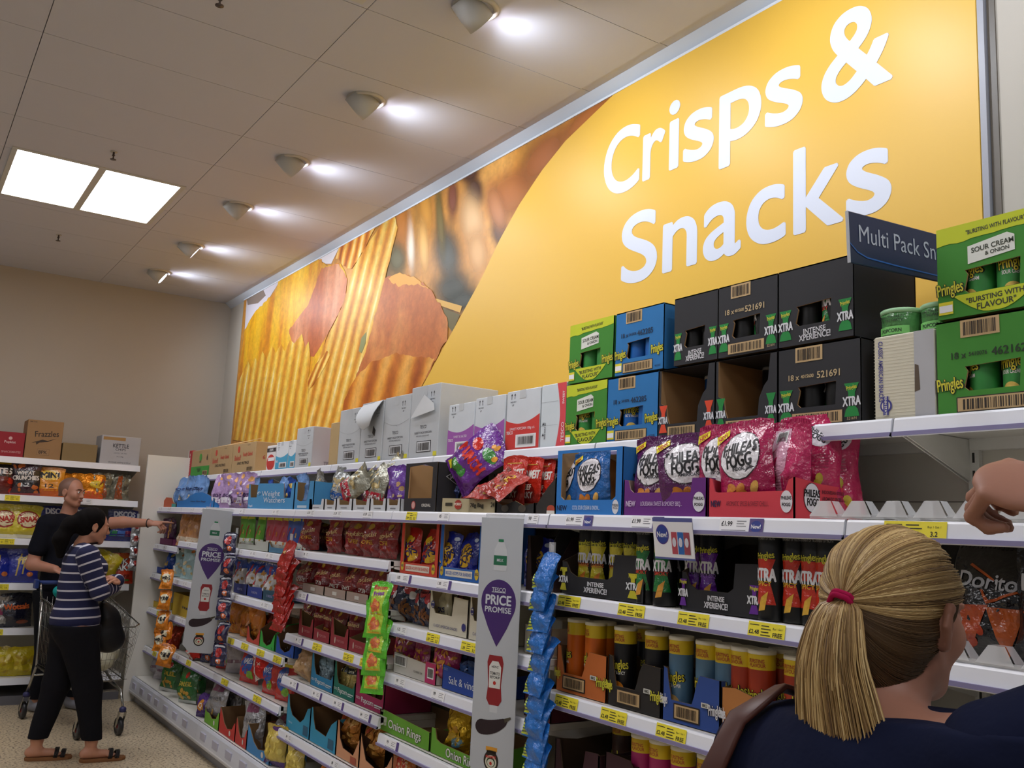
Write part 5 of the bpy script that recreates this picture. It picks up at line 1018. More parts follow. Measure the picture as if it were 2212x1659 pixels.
# black cracker display box
x0,x1=XAT(874,2.03,ZD+.1),XAT(943,2.03,ZD+.1); w=x1-x0; h=.225
def dr(mb,F,w,h): mb.ell(F,-w*.18,h*.14,.021,.02,pr('a8403c'),.0006); mb.ell(F,-w*.18,h*.14,.016,.015,pr('d8a8a0'),.001); mb.text(F,'ORIGINAL',w*.22,h*.14,.013,pr('d8d4cc'),.0006,maxw=w*.4)
def sd(mb,S,d,h):
    for r_,c in ((.055,'c8c8c8'),(.050,'232124')): mb.poly(S,[(.10-r_,h*.72),(.10,h*.72-r_*.6),(.10+r_,h*.72),(.10,h*.72+r_*.6)],pr(c),.0004 if c!='232124' else .0008)
    mb.text(S,"JACOB'S",.10,h*.72,.014,pr('d8d8d8'),.0012,maxw=.07); mb.ell(S,.17,h*.25,.05,.05,pr('d8c8cc'),.0004); mb.ell(S,.17,h*.25,.044,.044,pr('b83434'),.0008)
carton('display_box',w-.004,.27,h,M('262428','card'),dr,side=sd,label='black cracker display box with a wide torn opening on the top deck',cat='display box',loc=((x0+x1)/2,2.03,ZD),window=[(-w*.36,h*.93),(-w*.37,h*.28),(w*.36,h*.28),(w*.36,h*.90),(w*.1,h*.96)],open_top=True)
bag('navy',(x0+w*.75,2.12,ZD+.008),R(10),0,.1,1.1,'dark navy bag inside the black cracker display box',var=1)
# white low trays of clear bags
g='low white trays with cut-out fronts'
WT=[668,701,727,762,800,835,866]
for i in range(6):
    tray(WT[i],WT[i+1]-1,2.03,ZD,.24,TR(.030,.062,.16),'d4d6da',ORD[i]+' from the left of the six low white trays on the top deck',[('r',-.2,.12,.2,.16,'7a7a80')],group=g,back_h=.05)
for i,(k,p,y,dz,rz,ti,ro,lab) in enumerate([('silverblue',690,2.11,.01,-6,0,.12,'tall silver and blue bag standing at the left of the white trays'),('silverblue',722,2.15,.01,10,-.1,.22,'silver and blue bag leaning right behind the white trays'),('silverblue',752,2.20,.01,5,-.1,.15,'silver and blue bag at the back between leaning bags'),
   ('silverred',742,2.09,.03,4,-.25,.95,'first silver and red bag lying slantwise over the white trays'),('silverred',782,2.15,.03,6,-.2,.75,'second silver and red bag slanting behind the first'),('silverred',812,2.09,.02,3,-.1,.12,'upright silver and red bag over the right white trays'),('silverred',822,2.17,.09,8,-.2,.8,'silver and red bag lying on top, its red end pointing right'),
   ('purple_clear',858,2.10,.01,16,-.05,-.08,'purple bag with pale snacks squeezed beside the black box'),('purple_clear',846,2.17,.015,5,0,.2,'purple bag mostly hidden behind the silver and red ones')]):
    bag(k,(XAT(p,y,ZD+.1),y,ZD+dz+.004),R(rz),ti,ro,.92,lab,'clear and foil bags over the white trays')
# light blue slimming-brand boxes
x0,x1=XAT(535,2.03,ZD+.08),XAT(632,2.03,ZD+.08)
tray(535,634,2.03,ZD,.25,[(0,.165),(.03,.165),(.05,.10),(.06,.075),(.20,.075),(.22,.165),(.78,.158),(.80,.07),(.93,.07),(.95,.16),(1,.16)],'4a96cc','wide light blue diet snack tray with white lettering',[('t','Weight',.02,.98,.034,'e4ecf4',.40,0,.005),('t','Watchers',.10,.58,.034,'e4ecf4',.46,0,.005),('e',-.24,1.02,.04,.10,'e4ecf4'),('e',-.23,1.0,.03,.08,'4a96cc'),('t','TapS',-.42,.2,.012,'e4ecf4',.1)],side_h=.16)
tray(635,676,2.03,ZD,.25,[(0,.165),(.12,.165),(.15,.06),(.28,.05),(.65,.05),(.72,.09),(.78,.165),(1,.165)],'4a96cc','narrow light blue tray right of the wide diet snack tray',[('r',-.3,.1,.2,.25,'c8dcec')],side_h=.16)
for i,p in enumerate((560,585,610,628)): bag('royal' if i%2 else 'skyblue',(XAT(p,2.12+.02*(i%2),ZD+.1),2.11+.03*(i%2),ZD+.008),R(5*i-8),0,.06*(i-1.5),.98,ORD[i]+' blue bag from the left peeping out of the wide light blue tray','blue bags in the light blue trays')
bag('skyblue',(XAT(654,2.10,ZD+.1),2.10,ZD+.008),R(6),0,-.03,1.02,'blue bag standing in the narrow light blue tray',var=0)
row('lilac',[474,497,529],2.07,ZD,'lilac snack bags','above the farther banner',1.05,jr=.25)
bag('lilac',(XAT(500,2.03,ZD+.05),2.02,ZD+.012),R(3),-.1,1.5,.9,'small lilac bag lying flat in front of the upright lilac ones',var=0)
tray(382,462,2.03,ZD,.24,[(0,.05),(.25,.06),(.35,.09),(.5,.115),(.7,.12),(.85,.10),(1,.07)],'2c7cc8','bright blue tray with a rounded front at the far end',[('t','New Slim Bags',.1,.5,.012,'164880',.4)])
tray(337,381,2.03,ZD,.24,[(0,.02),(.35,.04),(.5,.085),(.75,.08),(.85,.04),(1,.03)],'c8603c','orange and brown tray with a wavy front at the far left end',[('r',.3,.0,.5,.3,'3aa8a0')])
row('pinkbag',[352,368],2.10,ZD,'crumpled pink bags','at the far left end of the top deck',1.15,jr=.3)
row('skyblue',[392,410,430],2.12,ZD,'crumpled pale blue bags','in the rounded blue tray',1.15,jr=.3)
# ---------------- bay with the crisp tubes (middle right)
def xt(px0,px1,z,col,label,yfront=2.03,grp='black tube trays'):
    c={'y':'c8c02c','g':'1f9a3e','p':'6a2c9a','r':'d8442c'}
    L=[]
    def X(cx,cc,f=1):
        u=.055*f
        return [('p',[(cx-u,.90),(cx+u,.90),(cx+u*.4,.72),(cx+u*.4,.62),(cx-u*.4,.62),(cx-u*.4,.72)],c[cc]),('p',[(cx-u,.12),(cx+u,.12),(cx+u*.5,.36),(cx-u*.5,.36)],c[cc]),('t','XTRA',cx,.50,.022,'e4e6ea',.15*f,0,.04),('t','Pringles',cx,.82,.010,'d8d23a',.09)]
    L+=X(.38,col[0])+X(-.46,col[0],.8)
    L+=[('t','INTENSE',-.05,.42,.014,'dcdce0',.2),('t','XPERIENCE!',-.05,.22,.017,'dcdce0',.28)]
    tray(px0,px1,yfront,z,.26,[(0,.11),(.06,.11),(.12,.075),(.2,.062),(.58,.062),(.64,.075),(.66,.145),(.92,.148),(.95,.12),(1,.06)],'222226',label,L,side_h=.15,back_h=.2,inside='4a3a2c',group=grp)
z=1.342
xt(1212,1392,z,'y','first black tube tray with yellow prints on the shelf under the top deck')
xt(1470,1655,z,'p','second black tube tray with purple prints beside bare green tubes')
# torn tall side of the first tray
mb=MB(); mb.poly(lambda a,b,l=0:(l,a,b),[(0,0),(.24,0),(.24,.235),(.03,.235),(.0,.18)],M('1c1b1e','card'),.0,thick=.004); mb.text(lambda a,b,l=0:(.001+l,a,b),'BE',.12,.16,.05,pr('8a8438'),.0006,rot=.6)
tag(mb.obj('torn_carton_side',None,(XAT(1206,2.06,z+.1),2.04,z+.001)),'dark torn carton side standing at the left of the first black tray','carton')
def tubes(kind,pxs,y,z,desc,where,sc=1,turn=0):
    g=desc+' '+where; n=len(pxs)
    for i,p in enumerate(pxs):
        lab=desc.replace('tubes','tube')+' '+where if n==1 else (['left','right'][i]+' of the two '+g if n==2 else (ORD[i]+' from the left of the '+g if i<n-1 else 'rightmost of the '+g))
        x=XAT(p,y,z+.1); tube(kind,(x,y,z+.001),math.atan2(-x,y)*-.0+R(turn+RN.uniform(-12,12)),lab,g if n>1 else None,sc)
F1='on the shelf under the top deck'
tubes('xyellow',[1272,1297],2.10,z+.005,'yellow-print black tubes','in the first black tray',turn=20)
tubes('xyellow',[1339,1369],2.115,z+.005,'yellow-print black tubes','behind the tall part of the first black tray',turn=20)
tubes('xgreen',[1399,1437],2.065,z,'green-print black tubes','standing free between the black trays',1.0,turn=15)
tubes('xgreen',[1466],2.16,z,'half hidden green-print black tubes','behind the second black tray',turn=0)
tubes('xpurple',[1505,1537],2.095,z+.005,'purple-print black tubes','in the second black tray',turn=15)
tubes('xred',[1668],2.055,z,'red-print black tubes','standing free right of the purple tray',turn=10)
tubes('xred',[1722,1763,1795],2.075,z,'red-print black tubes','beside the blonde woman\'s head',turn=10)
tubes('xyellow',[1820],2.13,z,'orange-print black tubes','almost hidden by the blonde woman\'s head')
tubes('xgreen',[1345,1385],2.24,z,'dark tubes','in the back row between the black trays',turn=20)
z=1.012
def pt(px0,px1,z,col,label,y=2.03,barx=-.12,txt='d8d23a',prof=None,side=None):
    L=[('r',barx-.24,.10,barx+.22,.56,'2a2018'),('b',barx-.22,.14,barx+.20,.52,'c7a878')]+[('t','Pringles',.43,.62,.030,'22201c',.23,.08,.06),('t','Pringles',.43,.62,.030,txt,.22,.08,.012),('t','Pringles',-.46,.62,.030,txt,.12,.08,.012),('r',.2,.62,.32,.76,'d8d8d0'),('t','BBQ',.26,.69,.008,'2a2a20',.08)]
    o=tray(px0,px1,y,z,.27,prof or [(0,.155),(.08,.15),(.10,.12),(.14,.085),(.16,.062),(.52,.062),(.56,.085),(.6,.12),(.66,.148),(1,.145)],col,label,L,side_h=.14,back_h=.15,inside='6a5238',side=side)
    x0,x1=XAT(px0,y,z+.04),XAT(px1,y,z+.04); w=x1-x0
    return o
pt(1201,1310,z,'c46a2c','orange tube tray with barcode, leftmost on the second tube shelf')
pt(1312,1428,z,'26221f','black tube tray between the orange and the blue one',barx=-.08)
pt(1430,1556,z,'2c4c94','blue tube tray with barcode left of the brown one',barx=-.05,txt='e0e0e4')
pt(1557,1665,z,'b8783c','tan brown tube tray partly hidden by the blonde woman\'s shoulder',txt='e0e0e4',prof=[(0,.13),(.3,.135),(.7,.12),(1,.1)])
for (a,b_) in ((1205,1310),(1312,1428),(1430,1556)):
    x0,x1=XAT(a,2.03,z+.03),XAT(b_,2.03,z+.03); w=x1-x0
tubes('orange',[1247,1286],2.08,z+.004,'orange tubes','in the orange tray',1,turn=-25)
tubes('orange',[1305],2.12,z+.004,'orange tubes','with white face of print between the orange and black trays',turn=15)
tubes('black',[1350],2.085,z+.004,'black and yellow tubes','in the black tray on the second tube shelf',turn=15)
tubes('black',[1418],2.09,z+.004,'black and yellow tubes','at the right end of the black tray',turn=12)
tubes('black',[1392],2.20,z+.004,'black and yellow tubes','in the shadow at the back of the black tray')
tubes('slate',[1471,1530,1573],2.085,z+.004,'slate blue tubes','above the blue tray',turn=10)
tubes('rust',[1608,1646],2.085,z+.004,'rusty red tubes','with white NEW print',turn=10)
tubes('rust',[1725],2.09,z+.004,'rusty red tubes','peeping out left of the ponytail',turn=10)
tubes('rust',[1690],2.17,z+.004,'rusty red tubes','in the shade behind the blonde woman',turn=10)
mb=MB(); mb.bev(-.045,.045,0,.2,0,.23,M('a09c8c','card')); tag(mb.obj('carton',None,(XAT(1196,2.08,z+.1)-.005,2.08,z+.001)),'plain grey carton end behind the blue clip strip','box')
z=.692
tubes('magenta',[1388,1428,1475],2.09,z+.004,'magenta tubes','on the lowest tube shelf in view',turn=10)
tubes('black',[1533],2.09,z+.004,'black and yellow tubes','at the lower edge of the photo',turn=8)
tubes('brown',[1345],2.20,z+.004,'brown tubes','at the back of the lowest tube shelf')
tray(1197,1292,2.03,z,.27,[(0,.16),(.1,.16),(.14,.11),(.2,.06),(.6,.06),(.66,.10),(.7,.15),(.97,.155),(1,.15)],'3c1c24','dark maroon tube tray at the left of the lowest tube shelf',[('r',.2,.1,.45,.5,'b0a028')],side_h=.15,inside='4a3828')
tray(1305,1365,2.03,z,.27,[(0,.17),(.1,.172),(.9,.168),(1,.15)],'3c1c24','dark maroon tube tray standing left of the magenta tubes',[('t','Pringles',.1,.5,.03,'d8d23a',.6)],side_h=.15,inside='4a3828')
# tortilla bags behind the woman
row('doritos',[2140,2292,2440],2.10,1.312,'black tortilla chip bags','right of the blonde woman\'s head',1.0,jr=.03)
bag('doritos',(XAT(1985,2.2,1.4),2.19,1.313),R(8),0,0,.98,'dark tortilla chip bag in shadow behind the front ones',var=1)
tubes('xred',[1880],2.10,1.312,'red-print black tubes','hidden behind the blonde woman\'s hair')
riser(-1.46,.1,1.992,1.313,'clear plastic toothed strip below the black tortilla bags')

# ---------------- bay behind the nearer banner
z=1.337
for k,(a,b_,col,kd,lab) in enumerate([(866,947,'c8402c','hoops_red','red display box of hoop snacks on the shelf under the top deck'),(950,1042,'2060b0','hoops_blue','blue display box of hoop snacks left of the nearer banner')]):
    x0,x1=XAT(a,2.03,z+.1),XAT(b_,2.03,z+.1); w=x1-x0; h=.245
    def dr(mb,F,w,h,col=col): mb.rect(F,-w*.34,h*.05,w*.3,h*.17,pr('e4dccc'),.0004); mb.text(F,'BIGGER HOOPS FOR SHARING!',-w*.02,h*.11,.014,pr(col),.0008,maxw=w*.6); mb.ell(F,-w*.43,h*.13,.014,.02,pr('d8b830'),.0006); mb.ell(F,w*.4,h*.13,.016,.022,pr('d8b830'),.0006); mb.text(F,'BIG',w*.4,h*.14,.012,pr('1c1a60'),.001,maxw=.026); mb.text(F,'BIG',-w*.43,h*.14,.010,pr('1c1a60'),.001,maxw=.02)
    carton('display_box',w-.004,.26,h,M(col,'card'),dr,label=lab,cat='display box',loc=((x0+x1)/2,2.03,z),window=[(-w*.42,h*.98),(-w*.42,h*.2),(w*.42,h*.2),(w*.42,h*.98)],open_top=True)
    for i in range(2): bag(kd,(XAT([[890,926],[972,1008]][k][i],2.072,z+.1),2.072+.012*i,z+.006),R(6-8*i),0,.03,1.02,'%s %s bag of hoop snacks inside the %s display box'%(['left','right'][i],['red and yellow','blue and gold'][k],['red','blue'][k]),'hoop snack bags',var=i)
tray(1136,1192,2.03,z,.25,[(0,.2),(.1,.2),(.2,.05),(1,.05)],'3a2220','dark brown display tray between the nearer banner and the blue strip',inside='2c1c18')
bag('hoops_blue',(XAT(1160,2.09,z+.1),2.10,z+.006),R(12),0,0,1,'dark blue and gold bag between the nearer banner and the blue strip')
z=1.112
row('pretzel',[873,915],2.085,z,'navy and red pretzel bags','under the red display box',1,jr=.08)
for k,(a,b_,lab) in enumerate([(926,1010,'cream snack tray with blue seal print under the blue display box'),(1012,1085,'cream snack tray half hidden by the nearer banner')]):
    tray(a,b_,2.03,z,.25,[(0,.17),(.05,.165),(.10,.10),(.16,.075),(.60,.075),(.64,.155),(1,.15)],'d8d2be',lab,[('t','CLASSIC AMERICAN SNACKS',-.05,.25,.012,'34347a',.62,0,.0),('e',-.40,1.1,.05,.16,'34347a'),('e',-.40,1.1,.035,.11,'d8d2be'),('r',-.45,1.03,-.35,1.15,'34347a'),('e',.42,.4,.05,.16,'34347a')],side_h=.15,inside='b8a888')
    bag('cream',(XAT(a+32,2.10,z+.1),2.10,z+.008),R(8),0,-.06,1.02,['cream bag with a navy band standing in the left cream tray','cream bag standing in the cream tray beside the banner'][k],var=k)
    bag('cream_red',(XAT(a+56,2.17,z+.1),2.16,z+.008),R(12),0,.03,1.0,['brownish red bag leaning in the left cream tray','brownish red bag leaning in the cream tray beside the banner'][k],var=k)
tray(1132,1190,2.03,z,.25,[(0,.1),(1,.1)],'d8d2be','cream tray between the nearer banner and the blue strip',[('t','AMERICAN',0,.5,.016,'34347a',.7)],inside='b8a888')
z=.892
tray(850,942,2.03,z,.25,[(0,.088),(.76,.075),(.78,.085),(1,.088)],'ccc8c0','white carton tray with barcode holding pink bags of round snacks',[('b',-.48,.34,-.18,.80),('t','12 DEC 24',.1,.3,.008,'8a8680',.2),('r',.27,0,.5,.86,'c02c6a'),('b',.32,.2,.46,.66)],side_h=.08,inside='b8a080')
row('pink_disc',[873,913],2.10,z+.01,'pink bags of round snacks','in the white barcode tray',1.0,jr=.1)
bag('pink_disc',(XAT(965,2.075,z+.1),2.07,z+.006),R(10),-.03,.05,1.02,'pink bag of round snacks standing in front beside the blue tray',var=1)
tray(955,1048,2.03,z,.25,[(0,.095),(1,.078)],'2448a0','low blue salt and vinegar tray left of the nearer banner',[('t','Salt & vinegar',.06,.42,.030,'dce4f0',.78,0,.005),('t','TESCO',-.42,.80,.010,'8aa4d8',.1,0,.0)],side_h=.08,inside='5a4a38')
row('navy',[1005,1022],2.13,z,'small navy foil bags','in the salt and vinegar tray',1,jr=.3)
tray(1132,1190,2.03,z,.25,[(0,.12),(1,.12)],'5a2030','dark red tray between the nearer banner and the blue strip',[('t','Popcorn',0,.5,.02,'e0c8c8',.7)],inside='4a3828')
z=.622
tray(820,928,2.03,z,.26,[(0,.092),(1,.075)],'6aa832','long low green onion ring tray, empty',[('t','Onion Rings',.02,.42,.036,'1c3410',.66,0,.04),('t','Onion Rings',.02,.42,.036,'f0f2ea',.65,0,.012),('t','TESCO',-.44,.84,.008,'c8dca8',.08,0,0)],side_h=.085,inside='8a6c48')
tray(930,1042,2.03,z,.26,[(0,.10),(.08,.10),(.12,.06),(.2,.052),(1,.05)],'6aa832','second green onion ring tray with a gold bag beside the banner',[('t','Onion Rings',.12,.28,.034,'1c3410',.60,0,.05),('t','Onion Rings',.12,.28,.034,'f0f2ea',.59,0,.012)],side_h=.075,inside='8a6c48')
bag('yellow_foil',(XAT(990,2.09,z+.1),2.10,z+.008),R(4),0,-.04,1.0,'crinkled gold foil bag standing in the second green tray',var=0)
bag('yellow_foil',(XAT(1030,2.16,z+.1),2.15,z+.008),R(-10),0,.04,.95,'crinkled gold foil bag half hidden by the nearer banner',var=1)
z=.372
row('orange_deep',[872,932,990],2.08,z,'deep orange puff bags','below the onion ring trays',1,jr=.2)

# ---------------- bay of dark red bags
z=1.387
row('red_toffee',[672,725,768,806,842],2.08,z,'dark red toffee popcorn bags','under the white trays',.96,jr=.2)
row('red_toffee',[700,750,825],2.20,z,'dark red toffee bags','in the back row',.92,jr=.2)
z=1.162
row('red_sweet',[664,698,731,762,793,823],2.085,z,'dark red sweet popcorn bags','on the second red shelf',.92,jr=.2)
for i,(a,b_) in enumerate([(654,700),(701,747),(748,796),(797,840)]): tray(a,b_,2.03,z,.2,[(0,.045),(1,.045)],'a89488',ORD[i]+' from the left of the low greyish trays under the sweet popcorn bags',[('r',-.1,.12,.1,.3,'d8d4cc')],group='low greyish trays')
z=.922
for i,(a,b_) in enumerate([(645,676),(677,712),(713,752),(753,790)]):
    tray(a,b_,2.03,z,.24,[(0,.14),(.1,.14),(.2,.055),(.8,.055),(.9,.10),(1,.10)] if i%2==0 else [(0,.06),(1,.055)],'98303a',ORD[i]+' from the left of the dark red printed trays on the third red shelf',[('e',-.2,.3,.03,.16,'d8c8b8'),('t','POPCORN',.1,.3,.012,'c88a88',.4,0,0)],group='dark red printed trays',side_h=.09)
row('red_small',[662,694,712,731,768],2.10,z+.005,'small dark red salted bags','in the printed red trays',1.0,jr=.08)
row('red_small',[703,721,742,784],2.16,z+.005,'small dark red bags','behind the salted bags',1.0,jr=.05)
z=.687
bag('brown_bag',(XAT(655,2.04,z+.08),2.045,z+.012),R(12),-.15,.2,1.05,'crumpled beige bag at the left end of the popcorn tray shelf',var=0)
for i,(a,b_,col,t,lab) in enumerate([(671,719,'2c84b4','','blue popcorn tray at the left of the three lettered popcorn trays'),(720,766,'1c7464','','teal popcorn tray in the middle of the three lettered popcorn trays'),(767,829,'a02858','','magenta popcorn tray under the green clip strip')]):
    tray(a,b_,2.03,z,.25,[(0,.165),(.08,.165),(.14,.10),(.24,.062),(.9,.06),(.94,.07),(1,.16 if i==2 else .09)],col,lab,[('t','Popcorn',-.05,.32,.024,'e4ecec',.42,0,.01),('t','TESCO',-.38,.34,.011,'e4ecec',.16,0,0),('r',.2,.26,.46,.32,'c8d8d8'),('r',.2,.18,.4,.22,'c8d8d8')],side_h=.16,inside='7a6040')
row('clear_sky',[707],2.10,z+.005,'clear pale blue bag','in the blue popcorn tray',1)
row('teal_pop',[743,766],2.09,z+.005,'popcorn bags with a black band','behind the teal tray',1,jr=.1)
bag('teal_pop',(XAT(800,2.13,z+.1),2.13,z+.006),R(4),0,0,.95,'popcorn bag in the shade of the magenta tray')
z=.407
tray(618,668,2.03,z,.25,[(0,.18),(.06,.18),(.12,.12),(.25,.08),(.6,.062),(.75,.09),(.88,.15),(1,.16)],'3a9cc4','light blue high-cut tray, left one of the pair',[('r',.25,.1,.45,.6,'2c6484'),('t','TESCO',-.3,.4,.008,'d8e8f0',.16,0,0)],side_h=.17,inside='7a5c3c')
tray(669,725,2.03,z,.25,[(0,.17),(.06,.17),(.12,.11),(.2,.07),(.62,.06),(.72,.10),(.8,.13),(1,.165)],'3a9cc4','light blue high-cut tray, right one of the pair',[('r',.22,.1,.42,.6,'2c6484')],side_h=.17,inside='7a5c3c')
tray(726,775,2.03,z,.25,[(0,.17),(.07,.17),(.14,.09),(.3,.05),(.75,.04),(1,.13)],'dca078','first peach coloured tray of clear bags of chips',[('r',.15,.0,.4,.34,'b05840')],side_h=.1,inside='4a3020')
tray(776,846,2.03,z,.25,[(0,.16),(.1,.10),(.2,.05),(.6,.03),(.85,.07),(1,.13)],'dca078','second peach coloured tray of clear bags of chips',[],side_h=.1,inside='4a3020')
row('chip_clear',[757,806],2.10,z+.006,'clear bags of mixed chips','in the peach coloured trays',1.0,jr=.2)
z=.202
row('gold_purple',[596,634],1.99,z,'gold popcorn bags with purple ends','on the base shelf',1,jr=.2)
row('orange_deep',[700],1.99,z,'orange bag','below the peach trays',1)

# ---------------- two bays around the farther banner
z=1.352
row('skinny_green',[527,541,560],2.07,z,'slim green cracker pouches','between the price banners',.98,jr=.03,tilt=0)
row('skinny_red',[583,596,610],2.07,z,'slim red cracker pouches','right of the green pouches',.98,jr=.03,tilt=0)
row('skinny_blue',[627,641,655],2.07,z,'slim blue cracker pouches','right of the red pouches',.98,jr=.03,tilt=0)
tray(514,580,2.035,z,.2,[(0,.03),(.6,.03),(.65,.06),(1,.06)],'b8bcb4','low pale tray under the slim green pouches'); tray(581,640,2.035,z,.2,[(0,.06),(.1,.03),(1,.03)],'4c7c9c','low blue-grey tray under the slim red pouches')
z=1.059
row('white_blue',[519,547,566,588],2.08,z+.01,'white and blue snack bags','in the dark blue trays',1,jr=.15)
for i,(a,b_,c) in enumerate([(505,533,'2c3470'),(534,567,'2c3c8c'),(568,598,'2c5064')]): tray(a,b_,2.03,z,.22,[(0,.075),(.15,.06),(1,.07)],c,['dark navy tray at the left under white and blue bags','royal blue tray in the middle under white and blue bags','dark teal tray at the right under white and blue bags'][i],[('t','100%',.0,.3,.014,'8a8cb8',.4)])
z=.782
row('orange_bag',[510,534,556],2.09,z,'glossy orange bags','left of the cut trays',.98,jr=.15)
bag('redcrisp_clear',(XAT(585,2.16,z+.1),2.16,z+.01),0,0,0,.9,'dark red bag behind the red, green and blue cut trays')
for i,(a,b_,c,lab) in enumerate([(532,562,'c04838','red tray with a high curved back left of the green one'),(560,594,'3cb048','bright green tray with a curved cut front'),(595,636,'2854b0','blue tray with a curved cut front at the end of its shelf')]):
    tray(a+1,b_-1,2.03,z,.2,[(0,.10),(.12,.085),(.25,.03),(.5,.015),(.75,.035),(.9,.08),(1,.10)],c,lab,[('c',-.45,.1,.45,.6,4,['303848'],.008)] if i else [],side_h=.15,back_h=.17,inside='6a4e30')
z=.517
row('redtie',[537,585,616],2.07,z,'red and blue shiny bags','below the cut trays',.98,jr=.12)
bag('red_white',(XAT(535,1.99,z+.05),2.03,z+.05),R(8),-.1,1.3,1.0,'red and white foil bag lying on the shelf edge',var=0)
row('redcrisp_clear',[560,640],2.19,z,'dark red bags','in the back row below the cut trays',1)
bag('whitegrey',(XAT(503,2.2,z+.1),2.2,z),0,0,0,.9,'greyish bag in the back of the shelf by the striped clip strip')
row('darkstrip',[430,447,466],2.07,z,'small purple and cream bags','below the farther banner',.9,jr=.3)
row(['redtie','whitegrey'],[492,512],2.12,z,'mixed red and grey bags','right of the small purple bags',1,jr=.3)
row('whitegrey',[575,600,628],2.2,z,'grey bags','behind the red and blue shiny bags',1,jr=.2)
z=.202
row('silver_velvet',[467,548],2.02,z,'silver velvet-print bags','on the base shelf',1.05,jr=.12)
row('silver_velvet',[500],2.14,z,'silver bag','behind the silver velvet-print bags',1.05)
row('purple_ropes',[437],1.98,z,'small purple snack bag','left of the silver bags on the base shelf',1)
bag('silver_velvet',(XAT(590,2.05,z+.1),2.06,z+.006),R(12),-.2,.3,1.0,'silver bag leaning above the light blue base tray',var=1)
for i,(a,b_,c,lab) in enumerate([(442,472,'7ab83c','lime green tray at the left of the base shelf trays'),(473,507,'c83c34','red tray in the middle of the base shelf'),(508,532,'c8443c','second red tray on the base shelf, empty'),(533,582,'4a8cc4','light blue tray with a curved cut on the base shelf')]):
    tray(a,b_,1.96,z,.22,[(0,.15 if i else .09),(.1,.13 if i else .07),(.3,.07),(.5,.045),(.8,.06),(.92,.10),(1,.11)],c,lab,[('e',.2,.3,.05,.16,'e0d8d0')],side_h=.15,inside='7a5c3c')
row('greenleaf',[367,406],2.02,z,'green crisp bags','on the base shelf below the orange clip strip',1.05,jr=.08)
row('greenleaf',[390,425],2.15,z,'green crisp bags','in the second row of the base shelf',1.05,jr=.2)
row('whitegrey',[338,352],2.10,z,'grey bags','at the far end of the base shelf',1)

# ---------------- narrow bay beside the end panel
z=1.302
tray(330,372,2.03,z,.22,[(0,.05),(1,.05)],'6a2450','dark purple tray at the far left end'); row('violet',[340,354,368],2.09,z+.005,'dark purple bags','in the dark purple tray',1,jr=.2)
row('peach',[395,412],2.07,z,'peach coloured bags','left of the farther banner',1,jr=.15)
z=1.058
tray(323,372,2.03,z,.22,[(0,.05),(1,.05)],'1c3c90','dark blue tray beside the end panel'); row('royal',[334,350,366],2.08,z+.005,'royal blue bags','in the dark blue tray',1,jr=.2)
row('paleblue',[388,408],2.07,z,'pale blue clear bags','left of the farther banner',1,jr=.15)
z=.772
tray(312,352,2.03,z,.22,[(0,.06),(.3,.05),(1,.05)],'c8a830','yellow tray beside the end panel, nearly empty'); tray(372,412,2.03,z,.22,[(0,.17),(.1,.17),(1,.17)],'c8a830','tall yellow carton left of the farther banner',[('t','its',.2,.8,.02,'2c2c50',.3)],inside='a88828')
z=.452
row('redcrisp_clear',[372,392,408],2.06,z,'red onion-print bags','left under the farther banner',1,jr=.2)
bag('red_white',(XAT(404,1.99,z+.05),2.0,z+.05),R(5),-.1,1.3,1.0,'shiny red bag lying on the shelf edge under the farther banner',var=1)

# ================================================================ clip strips and banners
def clip_strip(px0,py0,px1,py1,y,n,kind,desc,rz,sc,strip='dfe4e8',dx=0,stag=0.0,tilt=-.12,face=0):
    a=aty(px0,py0,y); b_=aty(px1,py1,y)
    mb=MB(); mb.box(-.012,.012,-.001,.001,b_.z-a.z,0.02,M(strip,'clear')); mb.box(-.014,.014,-.004,.004,-.01,.03,M('e8eaec','clear'))
    o=mb.obj('clip_strip',None,(a.x,y+.012,a.z)); tag(o,'clear hanging strip carrying the '+desc,'hanging strip')
    for i in range(n):
        hh=KIND[kind][1]*sc; z=(a.z-hh)+(b_.z-(a.z-hh))*(i/max(1,n-1))
        k=kind
        bag(k,(a.x+dx+RN.uniform(-.008,.008),y-.035-.004*(i%2),z-.0),rz+RN.uniform(-.12,.12),tilt+RN.uniform(-.08,.03),face+RN.uniform(-.06,.06),sc,(ORD[i]+' from the top of the '+desc) if i<n-1 else 'lowest of the '+desc,desc)
clip_strip(372,1230,352,1405,1.93,4,'mini','small orange bags on the far clip strip',R(48),1.0)
a=aty(340,1390,1.9); bag('mini',(a.x,1.88,a.z),R(10),-.3,1.2,1.25,'orange bag hanging crossways at the bottom of its clip strip'); a=aty(357,1440,1.9); bag('mini',(a.x,1.88,a.z),R(60),0,.2,1.1,'narrow side view of an orange bag below the crossways one')
clip_strip(625,1165,612,1365,1.93,8,'redstrip','dark red bags fanned on the hanging strip',R(8),.9,tilt=-.35)
clip_strip(835,1255,822,1500,1.95,5,'greenstrip','bright green bags on the hanging strip',R(34),.92,dx=-.0)
clip_strip(508,1150,487,1440,1.955,6,'darkstrip','dark blue and red bags on one strip',R(40),.85)
clip_strip(1187,1190,1168,1690,1.94,10,'bluestrip','bright blue bags on the long hanging strip',R(-4),.62,dx=-.01,tilt=-.3)
